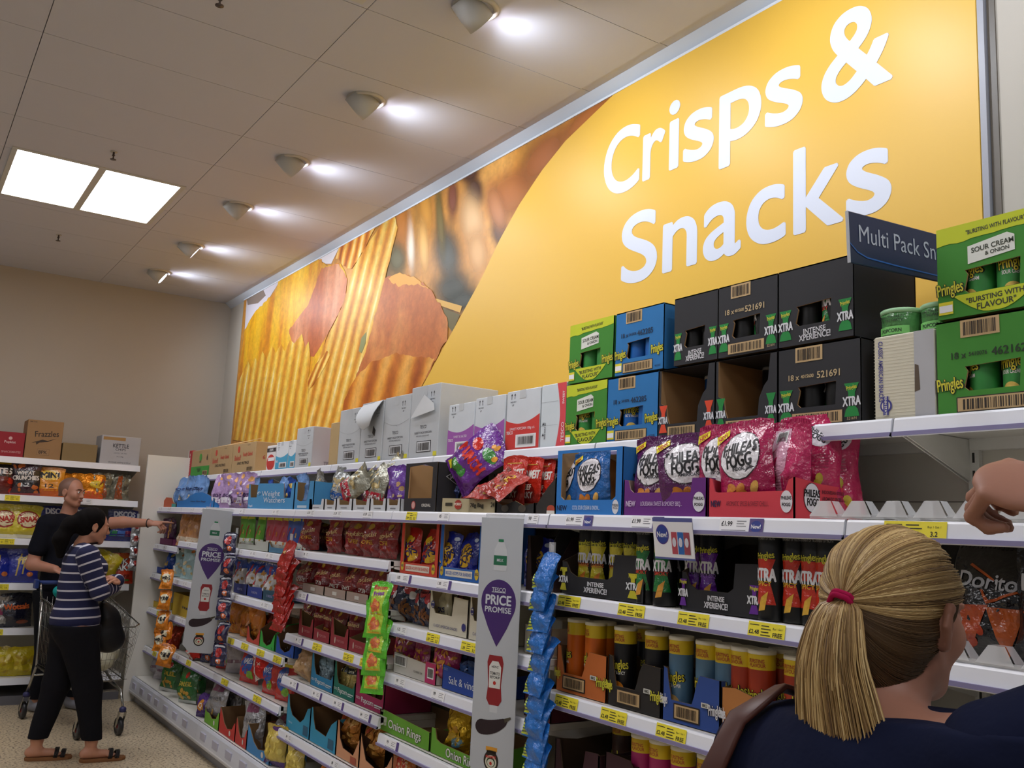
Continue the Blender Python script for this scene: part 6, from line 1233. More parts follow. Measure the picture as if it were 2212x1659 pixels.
def banner(name,p0,p1,ztop,zbot,label):
    p0=Vector((*p0,0));p1=Vector((*p1,0)); w=(p1-p0).length; ux=(p1-p0)/w; rz=math.atan2(ux.y,ux.x); c=(p0+p1)/2; h=ztop-zbot
    t=empty('price_banner',(c.x,c.y,ztop),rz); t.rotation_euler=(0,R(3.0 if c.x<-5 else 0),rz); mb=MB(); n=Vector((0,-1,0)); c_=.05
    S=lambda a,b,l=0:(a,-.0015-l,-h+b)
    P=[(-w/2+c_,0),(w/2-.012,0),(w/2,.012),(w/2,h),(-w/2,h),(-w/2,c_)]
    mb.poly(lambda a,b,l=0:(a,-l,-h+b),P,M('b9bec4','paint'),.0012,thick=.0024)
    cx=.0; cy=h*.675; r=w*.41
    pts=[(cx+r*math.cos(a),cy+r*math.sin(a)) for a in [R(-32+244*i/30) for i in range(31)]]
    lo=[(cx-r*.55,cy-r*1.12),(cx-r*.24,cy-r*1.6),(cx,cy-r*1.95),(cx+r*.24,cy-r*1.6),(cx+r*.55,cy-r*1.12)]
    mb.poly(S,pts+lo,M('42246a','print'),.0004)
    wh=pr('cdd2da'); mb.text(S,'TESCO',cx,cy+r*.55,.015,wh,.001,w=r*.8,bold=.01); mb.rect(S,cx-r*.4,cy+r*.42,cx+r*.4,cy+r*.45,wh,.001)
    mb.text(S,'PRICE',cx,cy+r*.10,.034,wh,.001,w=r*1.45,bold=.03); mb.text(S,'PROMISE',cx,cy-r*.33,.020,wh,.001,w=r*1.5,bold=.025)
    # milk bottle, ketchup bottle, aubergine, spread jar
    by=h*.875; mb.poly(S,[(-.03,by-.075),(.03,by-.075),(.034,by-.05),(.03,by),(.014,by+.03),(-.014,by+.03),(-.03,by)],pr('c8ccd0'),.0004); mb.rect(S,-.031,by-.055,.031,by-.02,pr('1f6a4a'),.0008); mb.rect(S,-.012,by+.03,.012,by+.04,pr('1f7a50'),.0008); mb.text(S,'MILK',0,by-.037,.010,wh,.0012)
    ky=h*.384; mb.poly(S,[(-.036,ky-.07),(-.022,ky-.09),(.022,ky-.09),(.036,ky-.07),(.03,ky-.02),(.038,ky+.06),(.03,ky+.085),(-.03,ky+.085),(-.038,ky+.06),(-.03,ky-.02)],pr('8e1a22'),.0004); mb.poly(S,[(-.026,ky-.03),(.026,ky-.03),(.028,ky+.045),(.014,ky+.065),(-.014,ky+.065),(-.028,ky+.045)],pr('d8d8d2'),.0008)
    mb.text(S,'HEINZ',0,ky+.045,.008,pr('26262a'),.0012,bold=.0); mb.text(S,'TOMATO',0,ky+.022,.010,pr('26262a'),.0012,maxw=.045); mb.text(S,'KETCHUP',0,ky+.008,.009,pr('26262a'),.0012,maxw=.045); mb.ell(S,0,ky-.012,.007,.007,pr('b8281c'),.0012,n=12); mb.rect(S,-.018,ky-.115,.018,ky-.09,pr('c8ccd0'),.0004)
    ay=h*.216; dk=pr('24141e','paint')
    for i in range(12): f=i/11; rr=.019*(1-f**1.6)**.6+.008; mb.ell(S,-.050+.108*f,ay-.012+.034*f*f,rr*1.15,rr,dk,.0004+.00003*i,n=16,rings=1)
    mb.poly(S,[(.056,ay+.016),(.084,ay+.034),(.080,ay+.040),(.052,ay+.030)],pr('4a4434'),.0012)
    jy=h*.086; mb.ell(S,0,jy,.034,.036,pr('22180e'),.0004); mb.rect(S,-.026,jy+.034,.026,jy+.048,pr('d8982c'),.0004); mb.rect(S,-.022,jy+.026,.022,jy+.036,pr('22180e'),.0004); mb.ell(S,0,jy-.004,.026,.024,pr('d8d4c0'),.0008); mb.ell(S,0,jy-.004,.02,.017,pr('28482c'),.0012) ; mb.ell(S,0,jy-.006,.016,.013,pr('d8d4c0'),.0016); mb.ell(S,0,jy-.008,.006,.006,pr('b82c1c'),.002,n=10); mb.text(S,'MARMITE',0,jy+.014,.009,pr('c8302c'),.002,w=.046,bold=.02)
    mb.obj('banner_board',t)
    mb=MB(); mb.tube([(-w/2+.02,.004,.012),(w/2-.0,.004,.012)],.004,M('e4e8ea','clear'),8); mb.box(-w/2+.02,w/2,-.001,.003,-.004,.014,M('e4e8ea','clear')); mb.obj('hanger',t)
    tag(t,label,'banner','price banners hanging from the top deck'); return t
banner('a',(-3.05,1.90),(-2.86,1.962),1.597,.65,'nearer tall grey price promise banner with a purple drop shape')
banner('b',(-6.441,1.794),(-6.385,1.985),1.60,.66,'farther tall grey price promise banner near the shopping trolley')

# ================================================================ shelving on the far wall
XS=-8.66
FU=empty('shelving_bay',(0,0,0)); FU2=empty('shelving_bay',(0,0,0))
tag(FU,'white shelving bay on the far wall ending at the corner panel','shelving','gondola shelving along the far wall'); tag(FU2,'white shelving bay on the far wall at the left edge of the photo','shelving','gondola shelving along the far wall')
for u,y0,y1 in ((FU,.62,1.85),(FU2,-.63,.62)):
    MB().box(-9.2,-9.18,y0+.001,y1-.001,.05,1.98,mBk).obj('back_panel',u); MB().box(-9.18,-8.62,y0+.001,y1-.001,0,.07,M('6a6a70','paint')).obj('plinth',u)
    for z,xf in ((1.965,-8.72),(1.655,XS),(1.305,XS),(.945,XS),(.59,XS),(.21,XS+.06)):
        mb=MB(); mb.box(-9.18,xf,y0+.002,y1-.002,z-.022,z,mSh); s=mb.obj('shelf',u)
        prof=[(xf-.002,z+.003),(xf+.006,z+.002),(xf+.016,z-.04),(xf+.018,z-.05),(xf-.002,z-.046)]
        mb=MB(); mb.loft([[(x,y0+.004,zz) for x,zz in prof],[(x,y1-.004,zz) for x,zz in prof]],mRail,cap=True); mb.obj('price_rail',s)
        for yy in (y1-.01,):
            mb=MB(); mb.loft([[(xf-.02,yy,z-.024),(xf-.02,yy,z-.034),(-9.18,yy,z-.15),(-9.18,yy,z-.024)],[(xf-.02,yy+.004,z-.024),(xf-.02,yy+.004,z-.034),(-9.18,yy+.004,z-.15),(-9.18,yy+.004,z-.024)]],mSh,cap=True); mb.obj('bracket',s)
        for (yq,k) in ((y0+.25,'y'),(y0+.8,'w')):
            if z in (1.965,.21): continue
            Sx=lambda a,b,l=0,xf=xf,z=z:(xf+.0175+l,a,z-.045+b)
            mb=MB(); ticket(mb,Sx,yq,.11,k,'£1'); mb.obj('price_ticket',s)
def farrow(kinds,pxs,z,desc,where,x=-8.74,sc=1,rz0=90,jr=8,ti=-.05,labs=None):
    n=len(pxs); g=desc+' '+where
    for i,p in enumerate(pxs):
        k=kinds[i] if isinstance(kinds,(list,tuple)) else kinds
        lab=labs[i] if labs else (desc.replace('bags','bag')+' '+where if n==1 else (ORD[i]+' from the left of the '+g if i<n-1 else 'rightmost of the '+g))
        bag(k,(x,YAT(p,x,z+.1),z+.002),R(rz0+RN.uniform(-jr,jr)),ti,RN.uniform(-.04,.04),sc,lab,g if n>1 and not labs else None)
def farbox(px0,px1,z,h,col,draw,label,x=-8.76,d=.26):
    y0,y1=YAT(px0,x,z+.05),YAT(px1,x,z+.05); w=y1-y0-.004
    mb=MB(); mb.bev(-w/2,w/2,0,d,0,h,M(col,'card'),.003); S=lambda a,b,l=0:(a,-.0008-l,b)
    draw(mb,S,w,h); o=mb.obj('carton',None,(x,(y0+y1)/2,z+.001),R(90)); tag(o,label,'box'); return o
z=1.966
farbox(-40,51,z,.205,'9a2430',lambda mb,S,w,h:(mb.ell(S,w*.15,h*.75,.014,.014,pr('d8b0b0')),mb.text(S,'Popkist',w*.15,h*.6,.02,pr('e0c0c0')),mb.text(S,'SNACKMATES',w*.2,h*.2,.016,pr('c89090'))),'dark red carton at the left edge on top of the far shelves')
farbox(52,131,z,.325,'a07c54',lambda mb,S,w,h:(mb.text(S,'Frazzles',w*.06,h*.66,.048,pr('3a2a1c'),rot=.08,w=w*.66,bold=.014),mb.poly(S,[(-w*.35,h*.40),(-w*.05,h*.5),(w*.1,h*.48),(w*.35,h*.56),(w*.1,h*.45),(-w*.12,h*.42),(-w*.2,h*.36),(-w*.22,h*.42)],pr('3a2a1c')),mb.rect(S,-w*.16,h*.10,w*.18,h*.26,pr('5a4430')),mb.rect(S,-w*.155,h*.105,w*.175,h*.255,pr('a07c54'),.0005),mb.text(S,'8PK',0,h*.18,.028,pr('3a2a1c'),.001),mb.text(S,'SMITHS',-w*.35,h*.95,.012,pr('5a4430'))),'tall brown bacon snack carton printed eight pack on the far shelves')
farbox(133,209,z,.155,'8c7650',lambda mb,S,w,h:None,'plain low brown carton on top of the far shelves')
farbox(215,301,z,.25,'b4b4b8',lambda mb,S,w,h:(mb.rect(S,-w*.46,h*.84,w*.1,h*.95,pr('a8824c')),mb.text(S,'KETTLE',0,h*.66,.034,pr('2c2c34'),.0006,w=w*.4,bold=.01),mb.text(S,'CHIPS',0,h*.53,.02,pr('3a3a44'),.0006,w=w*.26,bold=0),mb.text(S,'LIGHTLY SALTED',0,h*.4,.010,pr('6a6a74'),bold=0),mb.text(S,'14 x 150g',0,h*.28,.010,pr('4a4a54'),bold=0),mb.text(S,'absolutely nothing artificial',0,h*.08,.012,pr('3a3a44'),maxw=w*.85,bold=0)),'white crisp carton with black lettering at the right end of the far shelves')
z=1.656
farrow(['bites','wheat','mini12','orange_yell','orange_yell','clear_brown','clear_brown'],[-2,56,107,152,195,222,258],z,'','',labs=['black and red bites bag at the left edge of the far shelves','large black and maroon wheat snack bag on the far shelves','orange twelve pack bag beside the bald man\'s head','orange and yellow foil bag just behind the bald man\'s head','orange and yellow foil bag slumped right of the bald man\'s head','clear bag of brown snacks right of the slumped orange bag','clear bag of brown snacks nearest the corner panel'],sc=.95,jr=12)
z=1.306
farrow('snackajax',[3,54],z,'large yellow bags with red lettering','on the far shelves',sc=.98)
farrow('discos',[116,180,262],z,'dark blue multipack bags','behind the bald man',sc=.95)
z=.946
farrow('twirl',[-10,48],z,'royal blue bags with gold ribbons','on the far shelves',sc=.98)
bag('yellow_far',(-8.70,YAT(213,-8.70,z+.1),z+.004),R(80),-.1,.35,1.0,'bright yellow bag leaning left of the red knobbly snack bag')
farrow('niknak',[258],z,'orange-red knobbly snack bag with white lettering','near the corner panel',sc=.93,jr=3)
z=.591
farrow(['greycan_far','dark_far'],[-8,35],z,'','',labs=['grey bag cut off by the left edge of the photo','black and orange bag on the lower far shelf'],sc=.98)
z=.212
farrow('yellow_far',[3,48,85],z,'yellow bags','on the lowest far shelf',sc=.95,x=-8.70)
a=atx(298,1140,-8.60)
t=MB(); t.box(-.0012,.0012,-.01,.01,-.42,0,M('dfe4e8','clear')); tag(t.obj('clip_strip',None,(-8.625,YAT(298,-8.62,1.5),1.55)),'clear plastic hanging strip at the corner end of the far shelves','hanging strip')
for i in range(4): bag('whitestrip',(-8.60,YAT(297-3*i,-8.6,1.4-.1*i),1.38-.105*i),R(80+9*i),-.1,.1*(i-1.5),.95,ORD[i]+' from the top of the silver bags on the corner strip','silver bags on the corner strip')
# ================================================================ people: one continuous surface each, grown from a distance field
def V3(*a): return np.array(a,dtype=np.float32)
class Field:
    """smooth union of rounded cones and ellipsoids, meshed as one surface"""
    def __init__(s,h=.0055): s.p=[]; s.h=h; s.cuts=[]
    def cone(s,a,b,ra,rb=None,k=.02,sub=False): s.p.append(('c',V3(*a),V3(*b),ra,ra if rb is None else rb,k,sub)); return s
    def ell(s,c,r,k=.02,Rm=None,sub=False): s.p.append(('e',V3(*c),V3(*r),Rm,None,k,sub)); return s
    def chain(s,pts,rs,k=.02):
        for i in range(len(pts)-1): s.cone(pts[i],pts[i+1],rs[i],rs[i+1],k)
        return s
    def build(s,grow=0,cuts=(),only=None,wob=0,wscale=12):
        P=[q for i,q in enumerate(s.p) if only is None or i in only]
        lo=np.full(3,1e9);hi=np.full(3,-1e9)
        for q in P:
            if q[6]: continue
            if q[0]=='c': r=max(q[3],q[4]); l=np.minimum(q[1],q[2])-r; u=np.maximum(q[1],q[2])+r
            else: r=float(q[2].max()); l=q[1]-r; u=q[1]+r
            lo=np.minimum(lo,l);hi=np.maximum(hi,u)
        h=s.h; pad=grow+.03; lo-=pad;hi+=pad; n=np.ceil((hi-lo)/h).astype(int)+1
        ax=[(lo[i]+h*np.arange(n[i])).astype(np.float32) for i in range(3)]
        D=np.full(n,.2,dtype=np.float32)
        for q in P:
            m=.05+grow+q[5]
            if q[0]=='c': r=max(q[3],q[4]); l=np.minimum(q[1],q[2])-r-m; u=np.maximum(q[1],q[2])+r+m
            else: r=float(q[2].max()); l=q[1]-r-m; u=q[1]+r+m
            i0=np.clip(((l-lo)/h).astype(int),0,n); i1=np.clip(((u-lo)/h).astype(int)+2,0,n)
            sl=tuple(slice(a,b) for a,b in zip(i0,i1))
            X=ax[0][sl[0]][:,None,None];Y=ax[1][sl[1]][None,:,None];Z=ax[2][sl[2]][None,None,:]
            if q[0]=='c':
                a,b=q[1],q[2]; ba=b-a; L2=float(ba@ba)+1e-12
                px,py,pz=X-a[0],Y-a[1],Z-a[2]
                t=np.clip((px*ba[0]+py*ba[1]+pz*ba[2])/L2,0,1)
                d=np.sqrt((px-t*ba[0])**2+(py-t*ba[1])**2+(pz-t*ba[2])**2)-(q[3]+(q[4]-q[3])*t)
            else:
                px,py,pz=X-q[1][0],Y-q[1][1],Z-q[1][2]
                if q[3] is not None:
                    M3=q[3]; px,py,pz=[px*M3[0][i]+py*M3[1][i]+pz*M3[2][i] for i in range(3)]
                r=q[2]; k0=np.sqrt((px/r[0])**2+(py/r[1])**2+(pz/r[2])**2); k1=np.sqrt((px/r[0]**2)**2+(py/r[1]**2)**2+(pz/r[2]**2)**2)+1e-9
                d=k0*(k0-1)/k1
            k=q[5]; E=D[sl]
            if q[6]:
                hh=np.clip(.5-.5*(E+d)/k,0,1); D[sl]=E*(1-hh)-d*hh+k*hh*(1-hh)
            else:
                hh=np.clip(.5+.5*(E-d)/k,0,1); D[sl]=E*(1-hh)+d*hh-k*hh*(1-hh)
        D-=grow
        X=ax[0][:,None,None];Y=ax[1][None,:,None];Z=ax[2][None,None,:]
        if wob: D+=wob*(np.sin(X*wscale*1.3+Z*wscale*.7)*np.sin(Y*wscale+1+X*wscale*.4)*np.sin(Z*wscale*.9+Y*wscale*.8))
        for c,nn in cuts:   # keep the side the normal points away from
            D=np.maximum(D,(X-c[0])*nn[0]+(Y-c[1])*nn[1]+(Z-c[2])*nn[2])
        return nets(D.astype(np.float32),lo,h)
def nets(D,lo,h):
    S=D<0; n=D.shape
    c=[S[i:n[0]-1+i,j:n[1]-1+j,k:n[2]-1+k] for i in (0,1) for j in (0,1) for k in (0,1)]
    tot=sum(x.astype(np.int8) for x in c); act=(tot>0)&(tot<8); idx=np.full(act.shape,-1,dtype=np.int64); cells=np.argwhere(act); idx[act]=np.arange(len(cells))
    acc=np.zeros((len(cells),3));cnt=np.zeros(len(cells))
    cor=[(i,j,k) for i in (0,1) for j in (0,1) for k in (0,1)]
    val=[D[cells[:,0]+i,cells[:,1]+j,cells[:,2]+k] for i,j,k in cor]
    for a in range(8):
        for b in range(a+1,8):
            if sum(abs(cor[a][q]-cor[b][q]) for q in range(3))!=1: continue
            va,vb=val[a],val[b]; m=(va<0)!=(vb<0); t=np.where(m,va/(va-vb+1e-12),0)
            A=np.array(cor[a]);B=np.array(cor[b]); acc+=(A+(B-A)*t[:,None])*m[:,None]; cnt+=m
    v=lo+(cells+acc/cnt[:,None])*h
    F=[]
    for axx in range(3):
        o=[0,0,0];o[axx]=1
        A=S[tuple(slice(0,n[q]-o[q]) for q in range(3))]; B=S[tuple(slice(o[q],n[q]) for q in range(3))]
        e=np.argwhere(A!=B); a1,a2=[(1,2),(2,0),(0,1)][axx]
        ok=(e[:,a1]>0)&(e[:,a2]>0)&(e[:,a1]<n[a1]-1)&(e[:,a2]<n[a2]-1); e=e[ok]
        def at(d1,d2):
            q=e.copy(); q[:,a1]-=d1;q[:,a2]-=d2; return idx[q[:,0],q[:,1],q[:,2]]
        q=np.stack([at(1,1),at(0,1),at(0,0),at(1,0)],1); fl=A[e[:,0],e[:,1],e[:,2]]
        q[~fl]=q[~fl][:,::-1]; F.append(q)
    F=np.concatenate(F); F=F[(F>=0).all(1)]
    return v,F
def fobj(name,vf,mat,parent=None,matfn=None,mats=None,smooth_it=1):
    v,F=vf; me=bpy.data.meshes.new(name); me.vertices.add(len(v)); me.vertices.foreach_set('co',v.astype(np.float32).ravel())
    me.loops.add(len(F)*4); me.loops.foreach_set('vertex_index',F.astype(np.int32).ravel()); me.polygons.add(len(F)); me.polygons.foreach_set('loop_start',np.arange(0,len(F)*4,4,dtype=np.int32)); me.polygons.foreach_set('loop_total',np.full(len(F),4,dtype=np.int32))
    me.materials.append(mat) if mat else [me.materials.append(m) for m in mats]
    me.update(calc_edges=True); me.validate(); me.polygons.foreach_set('use_smooth',[True]*len(me.polygons))
    o=bpy.data.objects.new(name,me); COL.objects.link(o)
    if parent: o.parent=parent; o.matrix_parent_inverse=parent.matrix_world.inverted()
    return o
def frame(fwd,up=(0,0,1)):
    f=np.array(fwd,dtype=float); f/=np.linalg.norm(f); u=np.array(up,dtype=float); r=np.cross(f,u); r/=np.linalg.norm(r); u=np.cross(r,f)
    return np.array([r,f,u])      # rows: right, forward, up
def head(F,c,fwd,up=(0,0,1),s=1.0,ears=True):
    A=frame(fwd,up); c=np.array(c); L=lambda x,y,z:tuple(c+(A[0]*x+A[1]*y+A[2]*z)*s)
    Rm=A.T
    rm=[[A[0][0],A[1][0],A[2][0]],[A[0][1],A[1][1],A[2][1]],[A[0][2],A[1][2],A[2][2]]]
    E=lambda x,y,z,a,b,d,k=.015,sub=False:F.ell(L(x,y,z),(a*s,b*s,d*s),k*s,rm,sub)
    E(0,-.012,.03,.074,.094,.084); E(0,.022,-.02,.062,.072,.095,.02)
    F.cone(L(0,.062,-.093),L(0,.060,-.088),.022*s,.024*s,.02); 
    for q in (-1,1):
        F.cone(L(q*.050,.0,-.055),L(q*.014,.058,-.092),.020*s,.018*s,.02)
        E(q*.038,.058,-.022,.026,.026,.028,.02)
        E(q*.031,.100,.008,.015,.016,.010,.012,True); E(q*.031,.080,.006,.0135,.013,.0115,.004)
        F.cone(L(q*.014,.092,.024),L(q*.045,.080,.026),.0065*s,.006*s,.01)
        F.cone(L(q*.009,.100,-.034),L(q*.010,.094,-.034),.007*s,.007*s,.006)
        if ears:
            E(q*.078,-.010,-.004,.009,.021,.033,.006); E(q*.086,-.006,.0,.006,.011,.018,.005,True); F.cone(L(q*.077,-.004,-.03),L(q*.079,-.004,-.033),.008*s,.007*s,.005)
    F.cone(L(0,.088,.012),L(0,.108,-.030),.0075*s,.0105*s,.012)
    E(0,.090,-.056,.023,.010,.0055,.004); E(0,.089,-.067,.020,.010,.0060,.004); E(0,.102,-.0615,.024,.006,.0014,.002,True)
    return L
def hand(F,w,d,back,side=1,curls=(.3,.3,.3,.3),thumb=.5,s=1.0,spread=.12,point=None):
    """palm and five fingers; w wrist, d direction of the palm, back = direction of the back of the hand, side=+1: thumb on +right"""
    d=np.array(d,float);d/=np.linalg.norm(d); b=np.array(back,float); b-=d*(b@d); b/=np.linalg.norm(b); r=np.cross(d,b)*side; w=np.array(w,float)
    pal=w+d*.045*s
    rm=[[r[i],d[i],b[i]] for i in range(3)]
    F.ell(pal,(.040*s,.050*s,.0155*s),.012,rm)
    F.ell(w+d*.028*s+r*.022*s-b*.006*s,(.018*s,.026*s,.014*s),.01,rm)
    lens=[(.043,.026,.020),(.047,.029,.021),(.043,.027,.020),(.034,.021,.018)]
    for i in range(4):
        off=(.030-.0205*i)*s; base=w+d*(.086-.004*abs(i-1.2))*s+r*off
        dd=d+r*(spread*(1.4-i)*.55); dd/=np.linalg.norm(dd); c=curls[i]; ang=0; p=base-dd*.012*s; rad=[.0092,.0088,.0080,.0068]
        for j in range(3):
            ang+=c*[1.0,1.25,.8][j]
            v=dd*math.cos(ang)-b*math.sin(ang); q=p+v*lens[i][j]*s*(1.25 if j==0 else 1)
            F.cone(p,q,rad[j]*s,rad[j+1]*s,.0045); p=q
    p=w+d*.022*s+r*.026*s-b*.004*s
    v1=d*math.cos(.75)+r*math.sin(.75)*(1-thumb*.5)-b*.35*thumb; v1/=np.linalg.norm(v1); q=p+v1*.036*s; F.cone(p,q,.0125*s,.0105*s,.008)
    v2=d*(.9)+r*(.35-thumb*.9)-b*.5*thumb; v2/=np.linalg.norm(v2); q2=q+v2*.030*s; F.cone(q,q2,.0102*s,.0092*s,.005); v3=v2-r*.4*thumb; v3/=np.linalg.norm(v3); F.cone(q2,q2+v3*.022*s,.0092*s,.0072*s,.004)
    return r
def shoe_sandal(x,y,fwd,parent,sole='8a6040',strap='1c1818',L=.25):
    A=frame(fwd); c=np.array([x,y,0.]); P=lambda a,b,z:tuple(c+A[0]*a+A[1]*b+A[2]*z)
    out=[(-.03,-.10),(-.036,-.03),(-.042,.06),(-.040,.11),(-.02,.145),(.01,.15),(.036,.125),(.044,.07),(.036,-.03),(.030,-.10),(0,-.118)]
    mb=MB(); mb.loft([[P(a,b,0.001) for a,b in out],[P(a*1.03,b*1.02,.014) for a,b in out],[P(a,b,.022) for a,b in out]],M(sole,'cloth'),cap=True); mb.obj('sandal_sole',parent)
    mb=MB()
    for b0,z in ((.045,.062),(.085,.05)) if strap=='1c1818' else ((.06,.055),):
        pts=[P(.044*math.cos(t),b0+.01*math.sin(t),.02+(z-.012)*math.sin(t)) for t in [PI*i/10 for i in range(11)]]
        for dy in (0,.008,.016): mb.tube([(p[0]+A[1][0]*dy,p[1]+A[1][1]*dy,p[2]) for p in pts],.005,M(strap,'vinyl'),6)
    mb.obj('sandal_strap',parent)
mSkin=M('c08a70','skin'); mSkinR=M('b87a62','skin')
def foot(F,ank,fwd,z=.022):
    A=frame(fwd); a=np.array(ank); f=A[1]
    F.cone(ank,(a[0],a[1],z+.045),.034,.034,.02); h=np.array([a[0],a[1],0])-f*.035; F.cone((h[0],h[1],z+.028),(h[0]+f[0]*.13,h[1]+f[1]*.13,z+.022),.029,.024,.025)
    for i in range(5):
        o=A[0]*(-.028+.014*i); st=h+f*(.14)+o*.9; e=h+f*(.185-.010*abs(i-1.2))+o
        F.cone((st[0],st[1],z+.016),(e[0],e[1],z+.010),.010,.0085,.006)

# ---------------------------------------------------------------- woman in the striped top, arms folded
def person_root(x,y): t=empty('person',(x,y,0)); bpy.context.view_layer.update(); return t
t=person_root(-6.62,1.15); cx=-6.62; F=Field()
F.chain([(cx,1.10,1.335),(cx,1.135,1.40)],[.052,.048])
HC=(cx-.0,1.155,1.455); fw=(-.10,1,-.12); Lh=head(F,HC,fw,s=.93)
n0=len(F.p)
F.ell((cx,1.115,1.20),(.165,.105,.13)); F.ell((cx,1.10,1.06),(.135,.105,.15),.04); F.ell((cx,1.11,.87),(.155,.135,.15),.05); F.cone((cx-.15,1.115,1.285),(cx+.15,1.115,1.285),.05,.05,.04)
for q in (-1,1): F.ell((cx+q*.07,1.19,1.19),(.06,.055,.06),.03)
n1=len(F.p)
RA=[(cx+.165,1.115,1.275),(cx+.195,1.20,1.055),(cx+.03,1.315,1.075)]; LA=[(cx-.165,1.12,1.275),(cx-.19,1.235,1.06),(cx+.06,1.325,1.115)]
F.chain(RA,[.050,.040,.030]); F.chain(LA,[.050,.040,.030]); n2=len(F.p)
hand(F,RA[2],(-1,.35,.25),(.2,1,.2),1,(.25,.25,.3,.35),.3,.95); hand(F,LA[2],(.62,-.50,.22),(.25,.3,.95),-1,(.35,.35,.4,.4),.4,.95); n3=len(F.p)
LR=[(cx+.075,1.12,.80),(cx+.07,1.215,.46),(cx+.065,1.275,.13)]; LL=[(cx-.075,1.11,.80),(cx-.08,1.06,.46),(cx-.09,.985,.13)]
F.chain(LR,[.10,.062,.036]); F.chain(LL,[.10,.062,.036]); n4=len(F.p)
foot(F,LR[2],(.05,1,0)); foot(F,LL[2],(.15,1,0))
fobj('body',F.build(),mSkin,t)
G=Field(); G.p=F.p[n0:n2]
sm=bpy.data.materials.new('striped_knit'); sm.use_nodes=True; nt=sm.node_tree; b=nt.nodes['Principled BSDF']; b.inputs['Roughness'].default_value=.9
at=nt.nodes.new('ShaderNodeAttribute'); at.attribute_name='stripe'; ml=nt.nodes.new('ShaderNodeMath'); ml.operation='MULTIPLY'; ml.inputs[1].default_value=1/.055; fr_=nt.nodes.new('ShaderNodeMath'); fr_.operation='FRACT'; lt=nt.nodes.new('ShaderNodeMath'); lt.operation='LESS_THAN'; lt.inputs[1].default_value=.2
mx=nt.nodes.new('ShaderNodeMix'); mx.data_type='RGBA'; mx.inputs[6].default_value=hexc('1c2048'); mx.inputs[7].default_value=hexc('c8c8d4')
nt.links.new(at.outputs['Fac'],ml.inputs[0]); nt.links.new(ml.outputs[0],fr_.inputs[0]); nt.links.new(fr_.outputs[0],lt.inputs[0]); nt.links.new(lt.outputs[0],mx.inputs[0]); nt.links.new(mx.outputs[2],b.inputs['Base Color'])
v,f=G.build(grow=.014,cuts=[((0,1.1,.80),(0,.12,-1)),((cx,1.19,1.315),(0,.45,1)),((RA[2][0]+.03,0,0),(-1,0,0)) if False else ((0,0,1.36),(0,0,1))],wob=.003,wscale=30)
o=fobj('striped_top',(v,f),sm,t)
co=np.empty(len(o.data.vertices)*3,dtype=np.float32); o.data.vertices.foreach_get('co',co); co=co.reshape(-1,3)
st=co[:,2].copy()-.008*np.sin((co[:,1]-1.0)*8); best=np.full(len(co),1e9)
for A in (RA,LA):
    acc=0.
    for a,b2,ra in ((A[0],A[1],.05),(A[1],A[2],.04)):
        a=np.array(a);b2=np.array(b2); ba=b2-a; L_=np.linalg.norm(ba); tt=(co-a)@ba/L_**2; d=np.linalg.norm(co-a-np.clip(tt,0,1)[:,None]*ba,axis=1)-ra
        m=(d<.024)&(d<best)&((np.abs(co[:,0]-cx)>.145)|(co[:,1]>1.24)); best=np.where(m,d,best); st=np.where(m,5-(acc+tt*L_),st); acc+=L_
at_=o.data.attributes.new('stripe','FLOAT','POINT'); at_.data.foreach_set('value',st.astype(np.float32))
G=Field(); G.p=F.p[n3:n4]+[F.p[n0+2]]; 
fobj('trousers',G.build(grow=.022,cuts=[((0,0,.135),(0,0,-1)),((0,0,.84),(0,0,1))],wob=.004,wscale=14),M('16161c','cloth'),t)
H=Field(.006); H.ell(Lh(0,-.025,.042),(.080,.094,.082),.02); H.ell(Lh(0,-.055,.0),(.072,.066,.075),.02); H.cone(Lh(0,-.10,.03),Lh(0,-.155,-.02),.045,.05,.03); H.chain([Lh(0,-.15,.0),Lh(0,-.19,-.12),Lh(0,-.17,-.22)],[.045,.048,.025]); H.cone(Lh(.066,.03,.03),Lh(.070,.01,-.03),.014,.010,.02); H.cone(Lh(-.066,.03,.03),Lh(-.070,.01,-.03),.014,.010,.02)
hm=M('0e0b0c','cloth'); fobj('hair',H.build(cuts=[(Lh(0,.052,.03),tuple(frame(fw)[1]))],wob=.003,wscale=60),hm,t)
for q in (-1,1):
    mb=MB(); mb.lathe([(0,-.0105),(.0075,-.0075),(.0105,0),(.0075,.0075),(0,.0105)],M('e8e4e0','tile'),12,c=Lh(q*.031,.0825,.006)); mb.lathe([(0,-.005),(.004,-.003),(.005,0),(.004,.003),(0,.005)],M('2a1c14','tile'),10,c=Lh(q*.031,.091,.006)); e=mb.obj('eye'); e.parent=t; e.matrix_parent_inverse=t.matrix_world.inverted()
mb=MB(); q=[Lh(.058*math.cos(a),-.005+.055*math.sin(a),-.118+.012*math.sin(a)) for a in [2*PI*i/24 for i in range(25)]]; mb.tube([(a,b_,c) for a,b_,c in q],.006,M('1a1012','cloth'),8,cap=False); e=mb.obj('neck_cord'); e.parent=t; e.matrix_parent_inverse=t.matrix_world.inverted()
hold=empty('x') ; bpy.data.objects.remove(hold)
def under(root,fn):
    before=set(bpy.data.objects); fn(); bpy.context.view_layer.update()
    for o in set(bpy.data.objects)-before:
        if o.parent is None: o.parent=root; o.matrix_parent_inverse=root.matrix_world.inverted()
under(t,lambda:(shoe_sandal(LR[2][0],LR[2][1]+.06,(.05,1,0),None),shoe_sandal(LL[2][0],LL[2][1]+.06,(.15,1,0),None)))
tag(t,'dark-haired person in a navy striped top with folded arms, standing before the trolley','person')
